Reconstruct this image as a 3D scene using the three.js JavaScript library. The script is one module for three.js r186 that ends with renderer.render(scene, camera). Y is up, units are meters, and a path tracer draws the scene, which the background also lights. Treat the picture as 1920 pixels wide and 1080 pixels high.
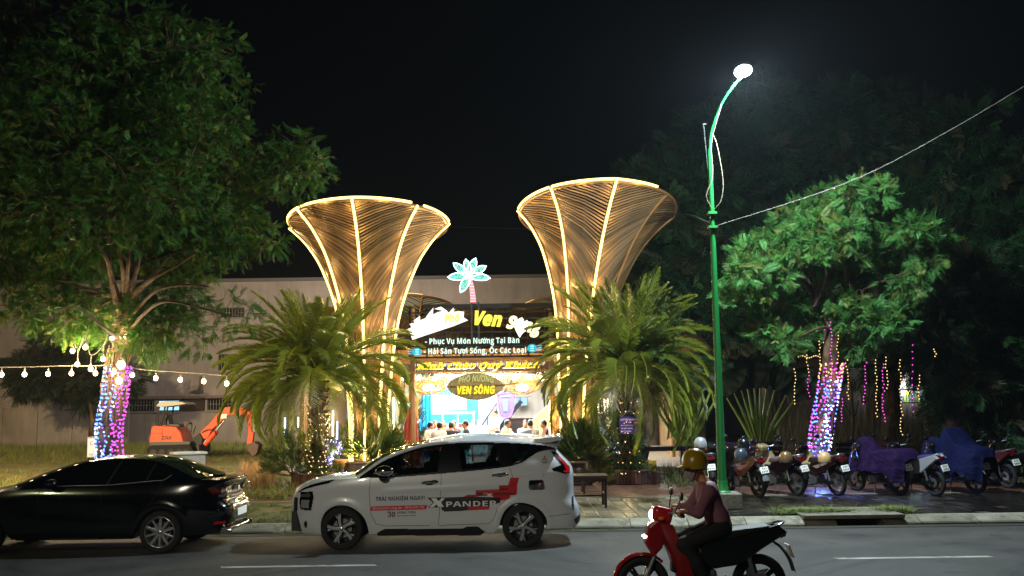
import * as THREE from 'three';
import { mergeGeometries, mergeVertices } from 'three/addons/utils/BufferGeometryUtils.js';
import { RoundedBoxGeometry } from 'three/addons/geometries/RoundedBoxGeometry.js';
import { MarchingCubes } from 'three/addons/objects/MarchingCubes.js';
import { ImprovedNoise } from 'three/addons/math/ImprovedNoise.js';
import { FontLoader } from 'three/addons/loaders/FontLoader.js';
import { RectAreaLightUniformsLib } from 'three/addons/lights/RectAreaLightUniformsLib.js';

// ---------------------------------------------------------------- camera, sky, exposure
const scene = new THREE.Scene();
const F = 1867, EYE = 2.15;                                   // lens length in pixels of the 1920-pixel photograph, eye height
const camera = new THREE.PerspectiveCamera(2 * Math.atan(540 / F) * 180 / Math.PI, 16 / 9, 0.1, 400);
camera.position.set(0, EYE, 0);
camera.rotation.set(Math.atan(220 / F), 0, -0.0141, 'YXZ');
camera.updateMatrixWorld(true);
const renderer = new THREE.WebGLRenderer({ antialias: true });
renderer.toneMapping = THREE.LinearToneMapping;
renderer.toneMappingExposure = 1;
renderer.shadowMap.enabled = true;
renderer.shadowMap.type = THREE.PCFSoftShadowMap;
RectAreaLightUniformsLib.init();
{
  const W = 64, H = 32, d = new Float32Array(W * H * 4);      // an overcast town sky at night
  for (let r = 0; r < H; r++) for (let c = 0; c < W; c++) {
    const up = Math.max(0, Math.sin(((r + 0.5) / H - 0.5) * Math.PI)), k = 1 - 0.45 * Math.min(1, up * 1.4), i = (r * W + c) * 4;
    d[i] = 0.0006 * k; d[i + 1] = 0.0007 * k; d[i + 2] = 0.0011 * k; d[i + 3] = 1;
  }
  const t = new THREE.DataTexture(d, W, H, THREE.RGBAFormat, THREE.FloatType);
  t.mapping = THREE.EquirectangularReflectionMapping; t.magFilter = THREE.LinearFilter; t.needsUpdate = true;
  scene.background = t; scene.environment = t;
}

// ---------------------------------------------------------------- helpers
let seed = 7;
function rnd() { seed = (seed + 0x6d2b79f5) | 0; let t = Math.imul(seed ^ (seed >>> 15), 1 | seed); t = (t + Math.imul(t ^ (t >>> 7), 61 | t)) ^ t; return ((t ^ (t >>> 14)) >>> 0) / 4294967296; }
const R = (a, b) => a + (b - a) * rnd(), clamp = THREE.MathUtils.clamp, lerp = THREE.MathUtils.lerp, sst = THREE.MathUtils.smoothstep;
const V = (x, y, z) => new THREE.Vector3(x, y, z), V2 = (x, y) => new THREE.Vector2(x, y);
const noise = new ImprovedNoise();
const fbm = (x, y, z = 0, o = 4) => { let s = 0, a = 0.5; for (let i = 0; i < o; i++, a *= 0.5, x *= 2.03, y *= 2.03) s += a * noise.noise(x, y, z + i * 7.3); return s; };
function dirOf(px, py) { return V((px - 960) / F, (540 - py) / F, -1).applyEuler(camera.rotation); }
function at(px, py, d) { const v = dirOf(px, py); return v.multiplyScalar(d / -v.z).add(camera.position); }       // the point of that pixel at depth d
function onGround(px, py, y = 0.15) { const v = dirOf(px, py); return v.multiplyScalar((y - EYE) / v.y).add(camera.position); }
const names = {};
function numbered(n) { names[n] = (names[n] ?? -1) + 1; return names[n] ? n + '_' + String(names[n]).padStart(3, '0') : n; }
function tag(o, label, category, group, kind) {
  if (label) o.userData.label = label;
  if (category) o.userData.category = category;
  if (group) o.userData.group = group;
  if (kind) o.userData.kind = kind;
  return o;
}
function thing(name, label, category, p = V(0, 0, 0), turn = 0, group) {
  const o = new THREE.Group(); o.name = numbered(name); o.position.copy(p); o.rotation.y = turn; scene.add(o);
  return tag(o, label, category, group);
}
function part(name, geo, m, parent, kind) {
  const o = new THREE.Mesh(Array.isArray(geo) ? merge(geo) : geo, m); o.name = name; o.castShadow = o.receiveShadow = true;
  parent.add(o); if (kind) o.userData.kind = kind;
  return o;
}
function top(name, geo, m, label, category, group, kind) { const o = part(numbered(name), geo, m, scene, kind); return tag(o, label, category, group, kind); }
function struct(name, geo, m, label) { const o = part(numbered(name), geo, m, scene, 'structure'); if (label) o.userData.label = label; return o; }
function copyOf(o, p, turn, label) {
  const c = o.clone(); c.name = numbered(o.name.replace(/_\d{3}$/, '')); scene.add(c);
  if (p) c.position.copy(p); if (turn !== undefined) c.rotation.y = turn; if (label) c.userData.label = label;
  return c;
}
function plain(g) {
  let n = g.index ? g.toNonIndexed() : g;
  for (const k of Object.keys(n.attributes)) if (!['position', 'normal', 'uv', 'color'].includes(k)) n.deleteAttribute(k);
  if (!n.attributes.normal) n.computeVertexNormals();
  if (!n.attributes.uv) n.setAttribute('uv', new THREE.BufferAttribute(new Float32Array(n.attributes.position.count * 2), 2));
  n.morphAttributes = {};
  return n;
}
const merge = (list) => { const l = list.map(plain); if (l.some((g) => !g.attributes.color)) l.forEach((g) => g.deleteAttribute('color')); return l.length === 1 ? l[0] : mergeGeometries(l); };
function box(w, h, d, x = 0, y = 0, z = 0, r = 0) {
  const g = r ? new RoundedBoxGeometry(w, h, d, 2, r) : new THREE.BoxGeometry(w, h, d);
  return plain(g).translate(x, y, z);
}
function rod(a, b, r1, r2 = r1, n = 8, open = false) {
  const d = b.clone().sub(a), g = new THREE.CylinderGeometry(r2, r1, d.length(), n, 1, open);
  return plain(g).applyMatrix4(new THREE.Matrix4().compose(a.clone().add(b).multiplyScalar(0.5), new THREE.Quaternion().setFromUnitVectors(V(0, 1, 0), d.normalize()), V(1, 1, 1)));
}
function tube(pts, r, n = 24, k = 6) { return plain(new THREE.TubeGeometry(new THREE.CatmullRomCurve3(pts), n, r, k, false)); }
function taper(pts, r, n = 20, k = 8) {                     // a tube whose radius is r(t), with an uneven skin
  const c = new THREE.CatmullRomCurve3(pts), g = new THREE.TubeGeometry(c, n, 1, k, false), p = g.attributes.position, q = V(0, 0, 0);
  for (let i = 0; i < p.count; i++) { const t = Math.floor(i / (k + 1)) / n, o = c.getPointAt(t); q.fromBufferAttribute(p, i).sub(o).multiplyScalar(r(t)).add(o); p.setXYZ(i, q.x, q.y, q.z); }
  g.computeVertexNormals(); return plain(g);
}
function ball(r, x, y, z, sx = 1, sy = 1, sz = 1, n = 14) { return plain(new THREE.SphereGeometry(r, n, Math.max(6, n * 0.7 | 0))).scale(sx, sy, sz).translate(x, y, z); }
function lathe(pts, n = 28) { return plain(new THREE.LatheGeometry(pts.map(([x, y]) => V2(x, y)), n)); }
function grid(nu, nv, fn, flip = false) {                    // a sheet through fn(u, v), 0..1 each
  const P = [], U = [], I = [];
  for (let j = 0; j <= nv; j++) for (let i = 0; i <= nu; i++) { const p = fn(i / nu, j / nv); P.push(p.x, p.y, p.z); U.push(i / nu, j / nv); }
  for (let j = 0; j < nv; j++) for (let i = 0; i < nu; i++) { const a = j * (nu + 1) + i, b = a + 1, c = a + nu + 1, d = c + 1; flip ? I.push(a, c, b, b, c, d) : I.push(a, b, c, b, d, c); }
  const g = new THREE.BufferGeometry();
  g.setAttribute('position', new THREE.Float32BufferAttribute(P, 3)); g.setAttribute('uv', new THREE.Float32BufferAttribute(U, 2)); g.setIndex(I); g.computeVertexNormals();
  return g;
}
function poly(pts, depth, bevel = 0, curve = 6) {            // an extruded outline
  const s = pts instanceof THREE.Shape ? pts : new THREE.Shape(pts.map(([x, y]) => V2(x, y)));
  return plain(new THREE.ExtrudeGeometry(s, { depth, bevelEnabled: bevel > 0, bevelSize: bevel, bevelThickness: bevel, bevelSegments: 2, curveSegments: curve }));
}
function placed(g, x, y, z, rx = 0, ry = 0, rz = 0, s = 1) { return g.applyMatrix4(new THREE.Matrix4().compose(V(x, y, z), new THREE.Quaternion().setFromEuler(new THREE.Euler(rx, ry, rz, 'YXZ')), V(s, s, s))); }
function planarUV(g, k = 1) { const p = g.attributes.position, u = g.attributes.uv; for (let i = 0; i < p.count; i++) u.setXY(i, p.getX(i) * k, p.getZ(i) * k); return g; }
function wallUV(g, k = 1) { const p = g.attributes.position, n = g.attributes.normal, u = g.attributes.uv; for (let i = 0; i < p.count; i++) { const ax = Math.abs(n.getX(i)), ay = Math.abs(n.getY(i)); if (ay > 0.7) u.setXY(i, p.getX(i) * k, p.getZ(i) * k); else if (ax > 0.7) u.setXY(i, p.getZ(i) * k, p.getY(i) * k); else u.setXY(i, p.getX(i) * k, p.getY(i) * k); } return g; }
function instanced(name, geo, m, mats, parent, colors, kind = 'stuff') {
  const o = new THREE.InstancedMesh(geo, m, mats.length); o.name = parent === scene ? numbered(name) : name; o.castShadow = o.receiveShadow = true;
  mats.forEach((x, i) => o.setMatrixAt(i, x)); if (colors) colors.forEach((c, i) => o.setColorAt(i, c));
  parent.add(o); o.userData.kind = kind; return o;
}
function frame(p, yAxis, spin = 0, s = 1) {                  // a matrix that stands +y along yAxis
  const q = new THREE.Quaternion().setFromUnitVectors(V(0, 1, 0), yAxis.clone().normalize()).multiply(new THREE.Quaternion().setFromAxisAngle(V(0, 1, 0), spin));
  return new THREE.Matrix4().compose(p, q, V(s, s, s));
}

// ---------------------------------------------------------------- textures and materials
function tex(w, h, fn, srgb = true, rx = 1, ry = 1) {        // fn(u, v) -> [r, g, b] 0..1, sRGB
  const d = new Uint8Array(w * h * 4);
  for (let y = 0; y < h; y++) for (let x = 0; x < w; x++) { const c = fn(x / w, y / h, x, y), i = (y * w + x) * 4; for (let k = 0; k < 3; k++) d[i + k] = clamp(c[k] ?? c[0], 0, 1) * 255; d[i + 3] = 255; }
  const t = new THREE.DataTexture(d, w, h); t.wrapS = t.wrapT = THREE.RepeatWrapping; t.magFilter = THREE.LinearFilter; t.repeat.set(rx, ry);
  if (srgb) t.colorSpace = THREE.SRGBColorSpace; t.needsUpdate = true; return t;
}
// noise that repeats without a seam
const tfbm = (u, v, f, z, o = 4) => { const a = u * 2 * Math.PI, b = v * 2 * Math.PI, k = f / 6.283; let s = 0, m = 0.5, q = k; for (let i = 0; i < o; i++, m *= 0.5, q *= 2) s += m * noise.noise(Math.cos(a) * q + z + i * 3.1, Math.sin(a) * q + Math.cos(b) * q, Math.sin(b) * q - z); return s; };
const M = (color, rough = 0.7, o = {}) => new THREE.MeshStandardMaterial({ color, roughness: rough, side: THREE.DoubleSide, ...o });
const MP = (color, rough = 0.5, o = {}) => new THREE.MeshPhysicalMaterial({ color, roughness: rough, side: THREE.DoubleSide, ...o });
const lin = (r, g, b) => new THREE.Color().setRGB(r, g, b);
const glow = (r, g, b, k = 1) => new THREE.MeshStandardMaterial({ color: 0x111111, roughness: 0.6, emissive: lin(r, g, b), emissiveIntensity: k });
const grainBump = tex(256, 256, () => { const g = rnd(); return [g, g, g]; }, false);
const cracks = []; for (let k = 0; k < 9; k++) { let x = rnd(), y = rnd(), a = R(0, 6.28); const l = []; for (let i = 0; i < 60; i++) { l.push([x, y]); a += R(-0.5, 0.5); x += Math.cos(a) * 0.006; y += Math.sin(a) * 0.006; } cracks.push(l); }
const AN = 2048, crackAt = new Uint8Array(AN * AN); for (const l of cracks) for (let i = 0; i + 1 < l.length; i++) for (let k = 0; k < 30; k++) { const x = Math.floor((lerp(l[i][0], l[i + 1][0], k / 30) % 1 + 1) % 1 * AN), y = Math.floor((lerp(l[i][1], l[i + 1][1], k / 30) % 1 + 1) % 1 * AN); crackAt[y * AN + x] = 1; crackAt[((y + 1) % AN) * AN + x] = 1; }
const coarse = (() => { const n = 256, a = new Float32Array(n * n * 2); for (let y = 0; y < n; y++) for (let x = 0; x < n; x++) { a[(y * n + x) * 2] = tfbm(x / n, y / n, 9, 1, 5); a[(y * n + x) * 2 + 1] = tfbm(x / n, y / n, 16, 7, 4); } return (u, v, c) => { const X = u * n, Y = v * n, i = Math.floor(X), j = Math.floor(Y), f = X - i, g = Y - j, q = (p, r) => a[((r % n) * n + (p % n)) * 2 + c]; return lerp(lerp(q(i, j), q(i + 1, j), f), lerp(q(i, j + 1), q(i + 1, j + 1), f), g); }; })();
const asphaltTex = tex(AN, AN, (u, v, x, y) => { const n = 0.5 + coarse(u, v, 0), st = sst(coarse(u, v, 1), 0.16, 0.3), g = rnd() - 0.5, s = rnd() < 0.025 ? R(0.05, 0.2) : 0; let t = 0.135 + n * 0.13 + g * 0.115 + s - st * 0.055; if (crackAt[y * AN + x]) t *= 0.5; return [t, t * 0.975, t * 0.925]; });
asphaltTex.repeat.set(0.13, 0.13);
const asphaltBump = tex(512, 512, (u, v) => { const g = 0.5 + (rnd() - 0.5) * 0.8 + tfbm(u, v, 24, 4, 3); return [g, g, g]; }, false); asphaltBump.repeat.set(0.6, 0.6);
const concreteTex = tex(512, 512, (u, v) => { const n = tfbm(u, v, 5, 3, 5), s = sst(tfbm(u, v, 9, 9, 4), 0.12, 0.3), g = rnd() - 0.5; const t = 0.62 + n * 0.22 + g * 0.06 - s * 0.16; return [t, t * 0.985, t * 0.93]; });
const plasterTex = tex(512, 512, (u, v) => { const n = tfbm(u, v, 4, 6, 5), st = tfbm(u * 1, v * 0.15, 20, 2, 3), g = rnd() - 0.5; const t = 0.74 + n * 0.13 + st * 0.10 + g * 0.03; return [t, t * 0.975, t * 0.945]; });
const woodTex = tex(256, 512, (u, v) => { const n = tfbm(u, v * 0.08, 30, 2, 4), m = tfbm(u, v, 3, 5, 3); const t = 0.5 + n * 0.5 + m * 0.25; return [0.36 * t + 0.16, 0.2 * t + 0.08, 0.12 * t + 0.05]; });
const barkTex = tex(256, 512, (u, v) => { const n = tfbm(u, v * 0.5, 14, 8, 5), m = tfbm(u, v, 5, 1, 3); const t = 0.42 + n * 0.5 + m * 0.3; return [t * 0.95, t * 0.84, t * 0.7]; });
const soilTex = tex(512, 512, (u, v) => { const n = tfbm(u, v, 7, 8, 5), m = sst(tfbm(u, v, 4, 3, 3), -0.1, 0.2), g = rnd() - 0.5; const t = 0.36 + n * 0.25 + g * 0.1; return [lerp(t * 1.05, t * 0.72, m), lerp(t * 0.82, t * 0.86, m), t * 0.42]; });
const thatchTex = tex(256, 256, (u, v) => { const n = tfbm(u, v * 0.06, 40, 3, 3), g = rnd() - 0.5, t = 0.55 + n * 0.7 + g * 0.1; return [t, t * 0.82, t * 0.55]; });
const fabricBump = tex(256, 256, (u, v) => { const t = 0.5 + tfbm(u, v, 5, 2, 5) * 1.2 + 0.25 * Math.abs(tfbm(u, v, 9, 6, 3)); return [t, t, t]; }, false);
const mat = {
  asphalt: M(0xffffff, 0.78, { map: asphaltTex, bumpMap: asphaltBump, bumpScale: 0.006 }),
  concrete: M(0xb8b4a8, 0.85, { map: concreteTex, bumpMap: grainBump, bumpScale: 0.002 }),
  kerb: M(0xc9c6b6, 0.8, { map: concreteTex, bumpMap: grainBump, bumpScale: 0.002 }),
  line: M(0xffffff, 0.65, { map: concreteTex }),
  plaster: M(0xb9aaa2, 0.9, { map: plasterTex }),
  wood: M(0x8a5a44, 0.5, { map: woodTex }), darkwood: M(0x7a3f30, 0.45, { map: woodTex }),
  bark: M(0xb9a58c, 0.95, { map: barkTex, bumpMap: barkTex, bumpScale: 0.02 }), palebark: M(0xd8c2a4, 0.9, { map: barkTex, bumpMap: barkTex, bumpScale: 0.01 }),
  soil: M(0xffffff, 1, { map: soilTex, bumpMap: soilTex, bumpScale: 0.04 }),
  bamboo: M(0x8a6236, 0.5), bamboodark: M(0x5c4326, 0.6), thatch: M(0xa88a55, 0.95, { map: thatchTex }),
  steel: M(0x15161a, 0.45, { metalness: 0.5 }), grey: M(0x6d7072, 0.5), chrome: M(0xd8d8d8, 0.08, { metalness: 1 }), alu: M(0xb6b8ba, 0.28, { metalness: 0.9 }),
  black: M(0x08090a, 0.45), gloss: MP(0x050506, 0.15, { clearcoat: 1, clearcoatRoughness: 0.05 }), rubber: M(0x0d0d0e, 0.85), white: M(0xd9d9d6, 0.5), wire: M(0x8f8a7c, 0.6), blackwire: M(0x222222, 0.7),
  red: MP(0x8a0c12, 0.25, { clearcoat: 1 }), plate: M(0xe4e4e0, 0.5), warm: glow(1, 0.74, 0.34, 9), bulb: glow(1, 0.78, 0.44, 14), cool: glow(0.72, 0.88, 1, 14),
};
const canvasTex = (w, h, draw) => { const c = document.createElement('canvas'); c.width = w; c.height = h; const x = c.getContext('2d'); draw(x, w, h); const t = new THREE.CanvasTexture(c); t.colorSpace = THREE.SRGBColorSpace; return t; };

// lettering: base letters of the font with the Vietnamese marks set on them as shapes
const sansBold = await new FontLoader().loadAsync('fonts/droid/droid_sans_bold.typeface.json');
const serifBold = await new FontLoader().loadAsync('fonts/droid/droid_serif_bold.typeface.json');
function lettering(text, size, depth, { font = sansBold, skew = 0, bold = 0, squeeze = 1, arc = 0, jitter = 0 } = {}) {
  const shapes = [], k = size / font.data.resolution; let x = 0; const out = [];
  for (const ch of text) {
    const parts = [...ch.normalize('NFD')], b = parts[0], gl = font.data.glyphs[b] || font.data.glyphs['?'], w = gl.ha * k, upper = /[A-Z]/.test(b), hgt = (upper ? 1.02 : 0.78) * size, cx = x + w / 2, q = 1.25 * size;
    const mine = [];
    if (b !== ' ') for (const s of font.generateShapes(b, size)) { const mv = (c) => { for (const q of c.curves) for (const n of ['v0', 'v1', 'v2', 'v3']) if (q[n] && !q[n].done) { q[n].x += x; q[n].done = 1; } }; const pts = s.extractPoints(4); const n = new THREE.Shape(pts.shape.map((p) => V2(p.x + x, p.y))); n.holes = pts.holes.map((h) => new THREE.Path(h.map((p) => V2(p.x + x, p.y)))); mine.push(n); }
    const bar = (pp) => mine.push(new THREE.Shape(pp.map(([a, c]) => V2(cx + a * q, hgt + c * q))));
    const hat = parts.includes('\u0302') ? 0.13 : 0;
    if (hat) bar([[-0.17, 0.05], [0, 0.17], [0.17, 0.05], [0.17, 0.0], [0.1, 0.0], [0, 0.09], [-0.1, 0.0], [-0.17, 0.0]]);
    for (const m of parts.slice(1)) {
      if (m === '\u0301') bar([[-0.04 + hat, 0.03 + hat], [0.05 + hat, 0.03 + hat], [0.17 + hat, 0.18 + hat], [0.06 + hat, 0.18 + hat]]);
      if (m === '\u0300') bar([[-0.17, 0.18 + hat], [-0.06, 0.18 + hat], [0.04, 0.03 + hat], [-0.05, 0.03 + hat]]);
      if (m === '\u0309') bar([[-0.09, 0.2], [0.02, 0.24], [0.11, 0.19], [0.09, 0.1], [0.04, 0.07], [0.04, 0.02], [-0.04, 0.02], [-0.04, 0.1], [0.03, 0.14], [0.01, 0.18], [-0.07, 0.15]]);
      if (m === '\u0303') bar([[-0.17, 0.06], [-0.1, 0.16], [0.06, 0.1], [0.12, 0.16], [0.17, 0.15], [0.1, 0.03], [-0.06, 0.1], [-0.11, 0.04]]);
      if (m === '\u0323') { const r = 0.085 * size, s = new THREE.Shape(); s.absarc(cx, -0.19 * size, r, 0, 6.28); mine.push(s); }
      if (m === '\u031b') mine.push(new THREE.Shape([V2(x + w * 0.8, hgt - 0.1 * size), V2(x + w * 0.98, hgt - 0.02 * size), V2(x + w * 0.98, hgt + 0.14 * size), V2(x + w * 1.14, hgt + 0.12 * size), V2(x + w * 1.14, hgt - 0.06 * size), V2(x + w * 0.86, hgt - 0.2 * size)]));
    }
    if (depth === null) { out.push(...mine); x += w * squeeze; continue; }
    for (const s of mine) out.push([plain(new THREE.ExtrudeGeometry(s, { depth, bevelEnabled: bold > 0, bevelSize: bold, bevelThickness: bold * 0.5, bevelSegments: 1, curveSegments: 3 })), cx, jitter ? (rnd() - 0.5) * jitter * 0 : 0]);
    x += w * squeeze;
  }
  if (depth === null) return { shapes: out, width: x };
  const W = x, m = new THREE.Matrix4();
  for (const [g, cx] of out) {
    g.translate(-W / 2, 0, 0);
    if (skew) { m.set(1, skew, 0, 0, 0, 1, 0, 0, 0, 0, 1, 0, 0, 0, 0, 1); g.applyMatrix4(m); }
    if (arc) { const u = (cx - W / 2) / (W / 2); g.translate(0, arc * (1 - u * u), 0); }
    g.computeVertexNormals();
  }
  const g = merge(out.map((o) => o[0])); g.userData.width = W; return g;
}
function fitted(text, w, h, depth, o = {}) {                 // lettering scaled to a width and a letter height
  const g = lettering(text, 1, depth, o); g.computeBoundingBox(); const b = g.boundingBox;
  g.scale(w / (b.max.x - b.min.x), h, 1); g.computeBoundingBox(); const c = g.boundingBox; g.translate(-(c.min.x + c.max.x) / 2, 0, 0); return g;
}

// the same lettering as flat print on a canvas: fills a width w and a capital height h, baseline at (x, y)
function print(c, text, x, y, w, h, color, font) {
  const { shapes, width } = lettering(text, 1, null, font ? { font } : {}); c.fillStyle = color;
  for (const s of shapes) { c.beginPath(); const path = (pts) => { pts.forEach((p, i) => (i ? c.lineTo(x + p.x / width * w, y - p.y * h) : c.moveTo(x + p.x / width * w, y - p.y * h))); c.closePath(); }; path(s.getPoints(4)); s.holes.forEach((q) => path(q.getPoints(4))); c.fill('evenodd'); }
}

// ================================================================ street lamps (the light of the street)
function makeLamp(name, label, p, turn, intensity, color, aim, spread) {
  const t = thing(name, label, 'street lamp', p, turn);
  const green = M(0x0b6e30, 0.42), post = [V(0, 0.3, 0), V(0, 3.5, 0), V(0, 7.0, 0)];
  part('post', taper(post, (u) => lerp(0.086, 0.042, u), 12, 14), green, t);
  part('base_plinth', [box(0.62, 0.3, 0.62, 0, 0.15, 0, 0.03)], mat.concrete, t);
  part('base_flange', [lathe([[0.16, 0.3], [0.16, 0.325], [0.1, 0.34], [0.1, 0.5], [0.09, 0.52]])], green, t);
  part('lamp_arm', tube([V(0, 6.9, 0), V(0.03, 7.3, 0.05), V(0.2, 7.8, 0.28), V(0.38, 8.08, 0.5), V(0.52, 8.24, 0.64)], 0.024, 24, 8), green, t);
  const h = part('lamp_head', [lathe([[0, -0.12], [0.1, -0.11], [0.17, -0.06], [0.185, -0.02], [0.18, 0.015], [0.16, 0.015], [0.155, -0.02], [0, -0.03]], 28).rotateX(Math.PI / 2)], mat.grey, t);
  h.position.set(0.55, 8.34, 0.74); h.rotation.set(1.12, 0.1, -0.6, 'YXZ');
  const l = new THREE.Mesh(lathe([[0, 0.03], [0.1, 0.022], [0.15, 0.0], [0, -0.015]], 28).rotateX(Math.PI / 2), glow(color[0], color[1], color[2], aim ? 8 : 30)); l.name = 'lamp_lens'; h.add(l);
  let s; if (aim) { s = new THREE.SpotLight(lin(...color), intensity, 0, spread, 0.6); s.target.name = 'lamp_aim'; s.target.position.copy(aim); scene.add(s.target); } else s = new THREE.PointLight(lin(...color), intensity);
  s.position.set(0, 0, 0.1); s.castShadow = true; s.shadow.radius = 8; h.add(s);
  return t;
}
const lampAt = onGround(1356, 953); lampAt.y = 0.15;
const lamp = makeLamp('street_lamp', 'green street lamp post with curved arm and bright white lamp by the kerb', lampAt, 0, 500, [0.78, 0.94, 1]);
part('cable', [tube([V(0.02, 5.75, 0.06), V(0.15, 5.9, 0.1), V(0.22, 6.2, 0.1), V(0.19, 6.7, 0.08), V(0.1, 7.2, 0.06), V(0.04, 7.3, 0.05)], 0.007), tube([V(-0.02, 5.8, 0.07), V(-0.12, 6.0, 0.1), V(0.02, 6.4, 0.09), V(0.03, 7.1, 0.08), V(0.2, 7.8, 0.32)], 0.007)], M(0x6a6450, 0.7), lamp);
for (const y of [5.7, 5.42]) part('bracket', box(0.17, 0.05, 0.17, 0, y, 0), M(0x0b6e30, 0.5), lamp);
part('antenna_rod', [rod(V(-0.04, 6.4, 0), V(-0.1, 7.5, 0), 0.007), box(0.08, 0.02, 0.04, -0.08, 7.5, 0)], M(0x141c18, 0.9), lamp);
makeLamp('street_lamp', 'green street lamp outside the frame on the left', V(-21, 0.15, -17.9), 0.2, 4800, [1, 0.76, 0.4], V(-16, 0, -37), 0.8);
makeLamp('street_lamp', 'green street lamp on the near side of the road', V(-6.5, 0.15, 3), Math.PI, 330, [1, 0.92, 0.72], V(-1.4, 0.4, -15), 0.36);
top('overhead_wire', tube([lampAt.clone().add(V(0, 5.42, 0)), at(1600, 338, 17.6), at(1775, 248, 16.4), at(1990, 120, 15)], 0.008, 40), M(0x5a5648, 0.7), 'long overhead wire rising from the green lamp post to the right', 'wire');
top('overhead_wire', tube([lampAt.clone().add(V(0, 5.5, 0)), at(1265, 402, 27), at(1080, 430, 40), at(560, 415, 58)], 0.01, 40), mat.blackwire, 'thin wire from the green lamp post behind the bamboo tower', 'wire');
top('overhead_wire', tube([lampAt.clone().add(V(-0.05, 5.3, 0)), at(1312, 500, 19.4), at(1297, 580, 20.2)], 0.006, 16), mat.blackwire, 'thin loose wire hanging down left of the green lamp post', 'wire');

makeLamp('street_lamp', 'added fill lamp on a green post out of view, further left', V(-15, 0.15, 2), Math.PI, 230, [0.95, 1, 0.5], V(-9, 3.6, -22), 0.34);  // fill lamp added out of view to lift the left tree
// ================================================================ ground, road, kerb, pavements
const KZ = -17.57, G = 0.15;
{
  const g = plain(new THREE.PlaneGeometry(300, 60, 1, 1).rotateX(-Math.PI / 2).translate(0, 0, KZ + 30)); planarUV(g); struct('road', g, mat.asphalt);
  const lot = grid(120, 60, (u, v) => { const x = -150 + 300 * u, z = KZ - 0.35 - 150 * v * v; const far = sst(-z, 26, 34) * (x < -4.5 || x > 8 ? 1 : 0); return V(x, 0.125 + far * (0.12 + 0.16 * fbm(x * 0.25, z * 0.25)), z); });
  const lg = plain(lot); planarUV(lg, 0.35); struct('ground', lg, mat.soil);
  struct('gutter', box(120, 0.03, 0.3, 0, -0.008, KZ + 0.15), M(0x4c4a40, 0.85, { map: concreteTex }));
  const dash = (x0, x1, z, w) => { const g = grid(40, 2, (u, v) => V(lerp(x0, x1, u) + (v - 0.5) * 0.05, 0.004, z + (v - 0.5) * w + 0.008 * fbm(u * 9, v * 3, z))); const q = plain(g); planarUV(q, 0.7); struct('lane_marking', q, mat.line); };
  const za = onGround(560, 1062, 0).z, L = onGround(415, 1063.6, 0).x, Rr = onGround(705, 1060, 0).x, per = onGround(1565, 1047, 0).x - L;
  for (let k = -2; k < 4; k++) dash(L + k * per, Rr + k * per, za, 0.13);
}
// kerb stones: a low upright foot, then a slope; a gap where the drain opens
const inletA = onGround(1566, 985, 0).x, inletB = onGround(1648, 982, 0).x;
{
  const kerb = new THREE.Group(); kerb.name = 'kerb'; scene.add(kerb); tag(kerb, null, null, null, 'structure');
  const prof = [[0, -0.1], [0, 0.03], [0.012, 0.055], [0.06, 0.085], [0.24, 0.145], [0.3, 0.152], [0.36, 0.15], [0.36, -0.1]];
  const stone = (len) => { const g = poly(prof.map(([a, b]) => [a, b]), len, 0); g.rotateY(Math.PI / 2); return wallUV(g, 0.6); };   // x of the outline runs away from the road
  const tones = [0xc9c6b6, 0xbdb9a6, 0xd0cdbf].map((c) => { const m = mat.kerb.clone(); m.color.set(c); return m; });
  const edges = []; let x = -24; while (x < 24) { edges.push(x); x += 1.0; }
  for (const e of edges) {
    let a = e + 0.006, b = e + 0.994; if (b > inletA && a < inletB) { if (a < inletA) b = inletA; else if (b > inletB) a = inletB; else continue; }
    if (b - a < 0.1) continue;
    const o = part('kerb_stone', stone(b - a), tones[Math.floor(rnd() * 3)], kerb); o.position.set(a, R(-0.004, 0.004), KZ + R(-0.006, 0.006));
  }
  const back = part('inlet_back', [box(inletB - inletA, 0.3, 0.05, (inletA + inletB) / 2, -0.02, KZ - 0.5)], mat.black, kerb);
  const sx = (onGround(1480, 945).x + inletB) / 2 + 0.15, sl = top('drain_cover', [box(1.75, 0.07, 1.25, 0, 0, 0, 0.012)], mat.concrete, 'concrete drain cover slab over the kerb opening', 'drain cover');
  sl.position.set((inletA + inletB) / 2 - 0.1, G + 0.005, KZ - 0.62);
  part('lifting_handle', [rod(V(-0.12, 0.04, 0), V(0.12, 0.04, 0), 0.012), box(0.3, 0.006, 0.07, 0, 0.0375, 0)], mat.black, sl);
  // number painted by hand on the kerb
  const num = lettering('34', 0.2, 0.002, { font: sansBold }); num.rotateX(-1.05); const np = onGround(1829, 978, 0.1);
  const nm = top('painted_number', num, M(0x1c1c18, 0.8), 'dark number 34 painted on the kerb slope', 'number'); nm.position.set(np.x, 0.098, KZ - 0.105);
  nm.rotation.x = -0.26;
}
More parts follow.
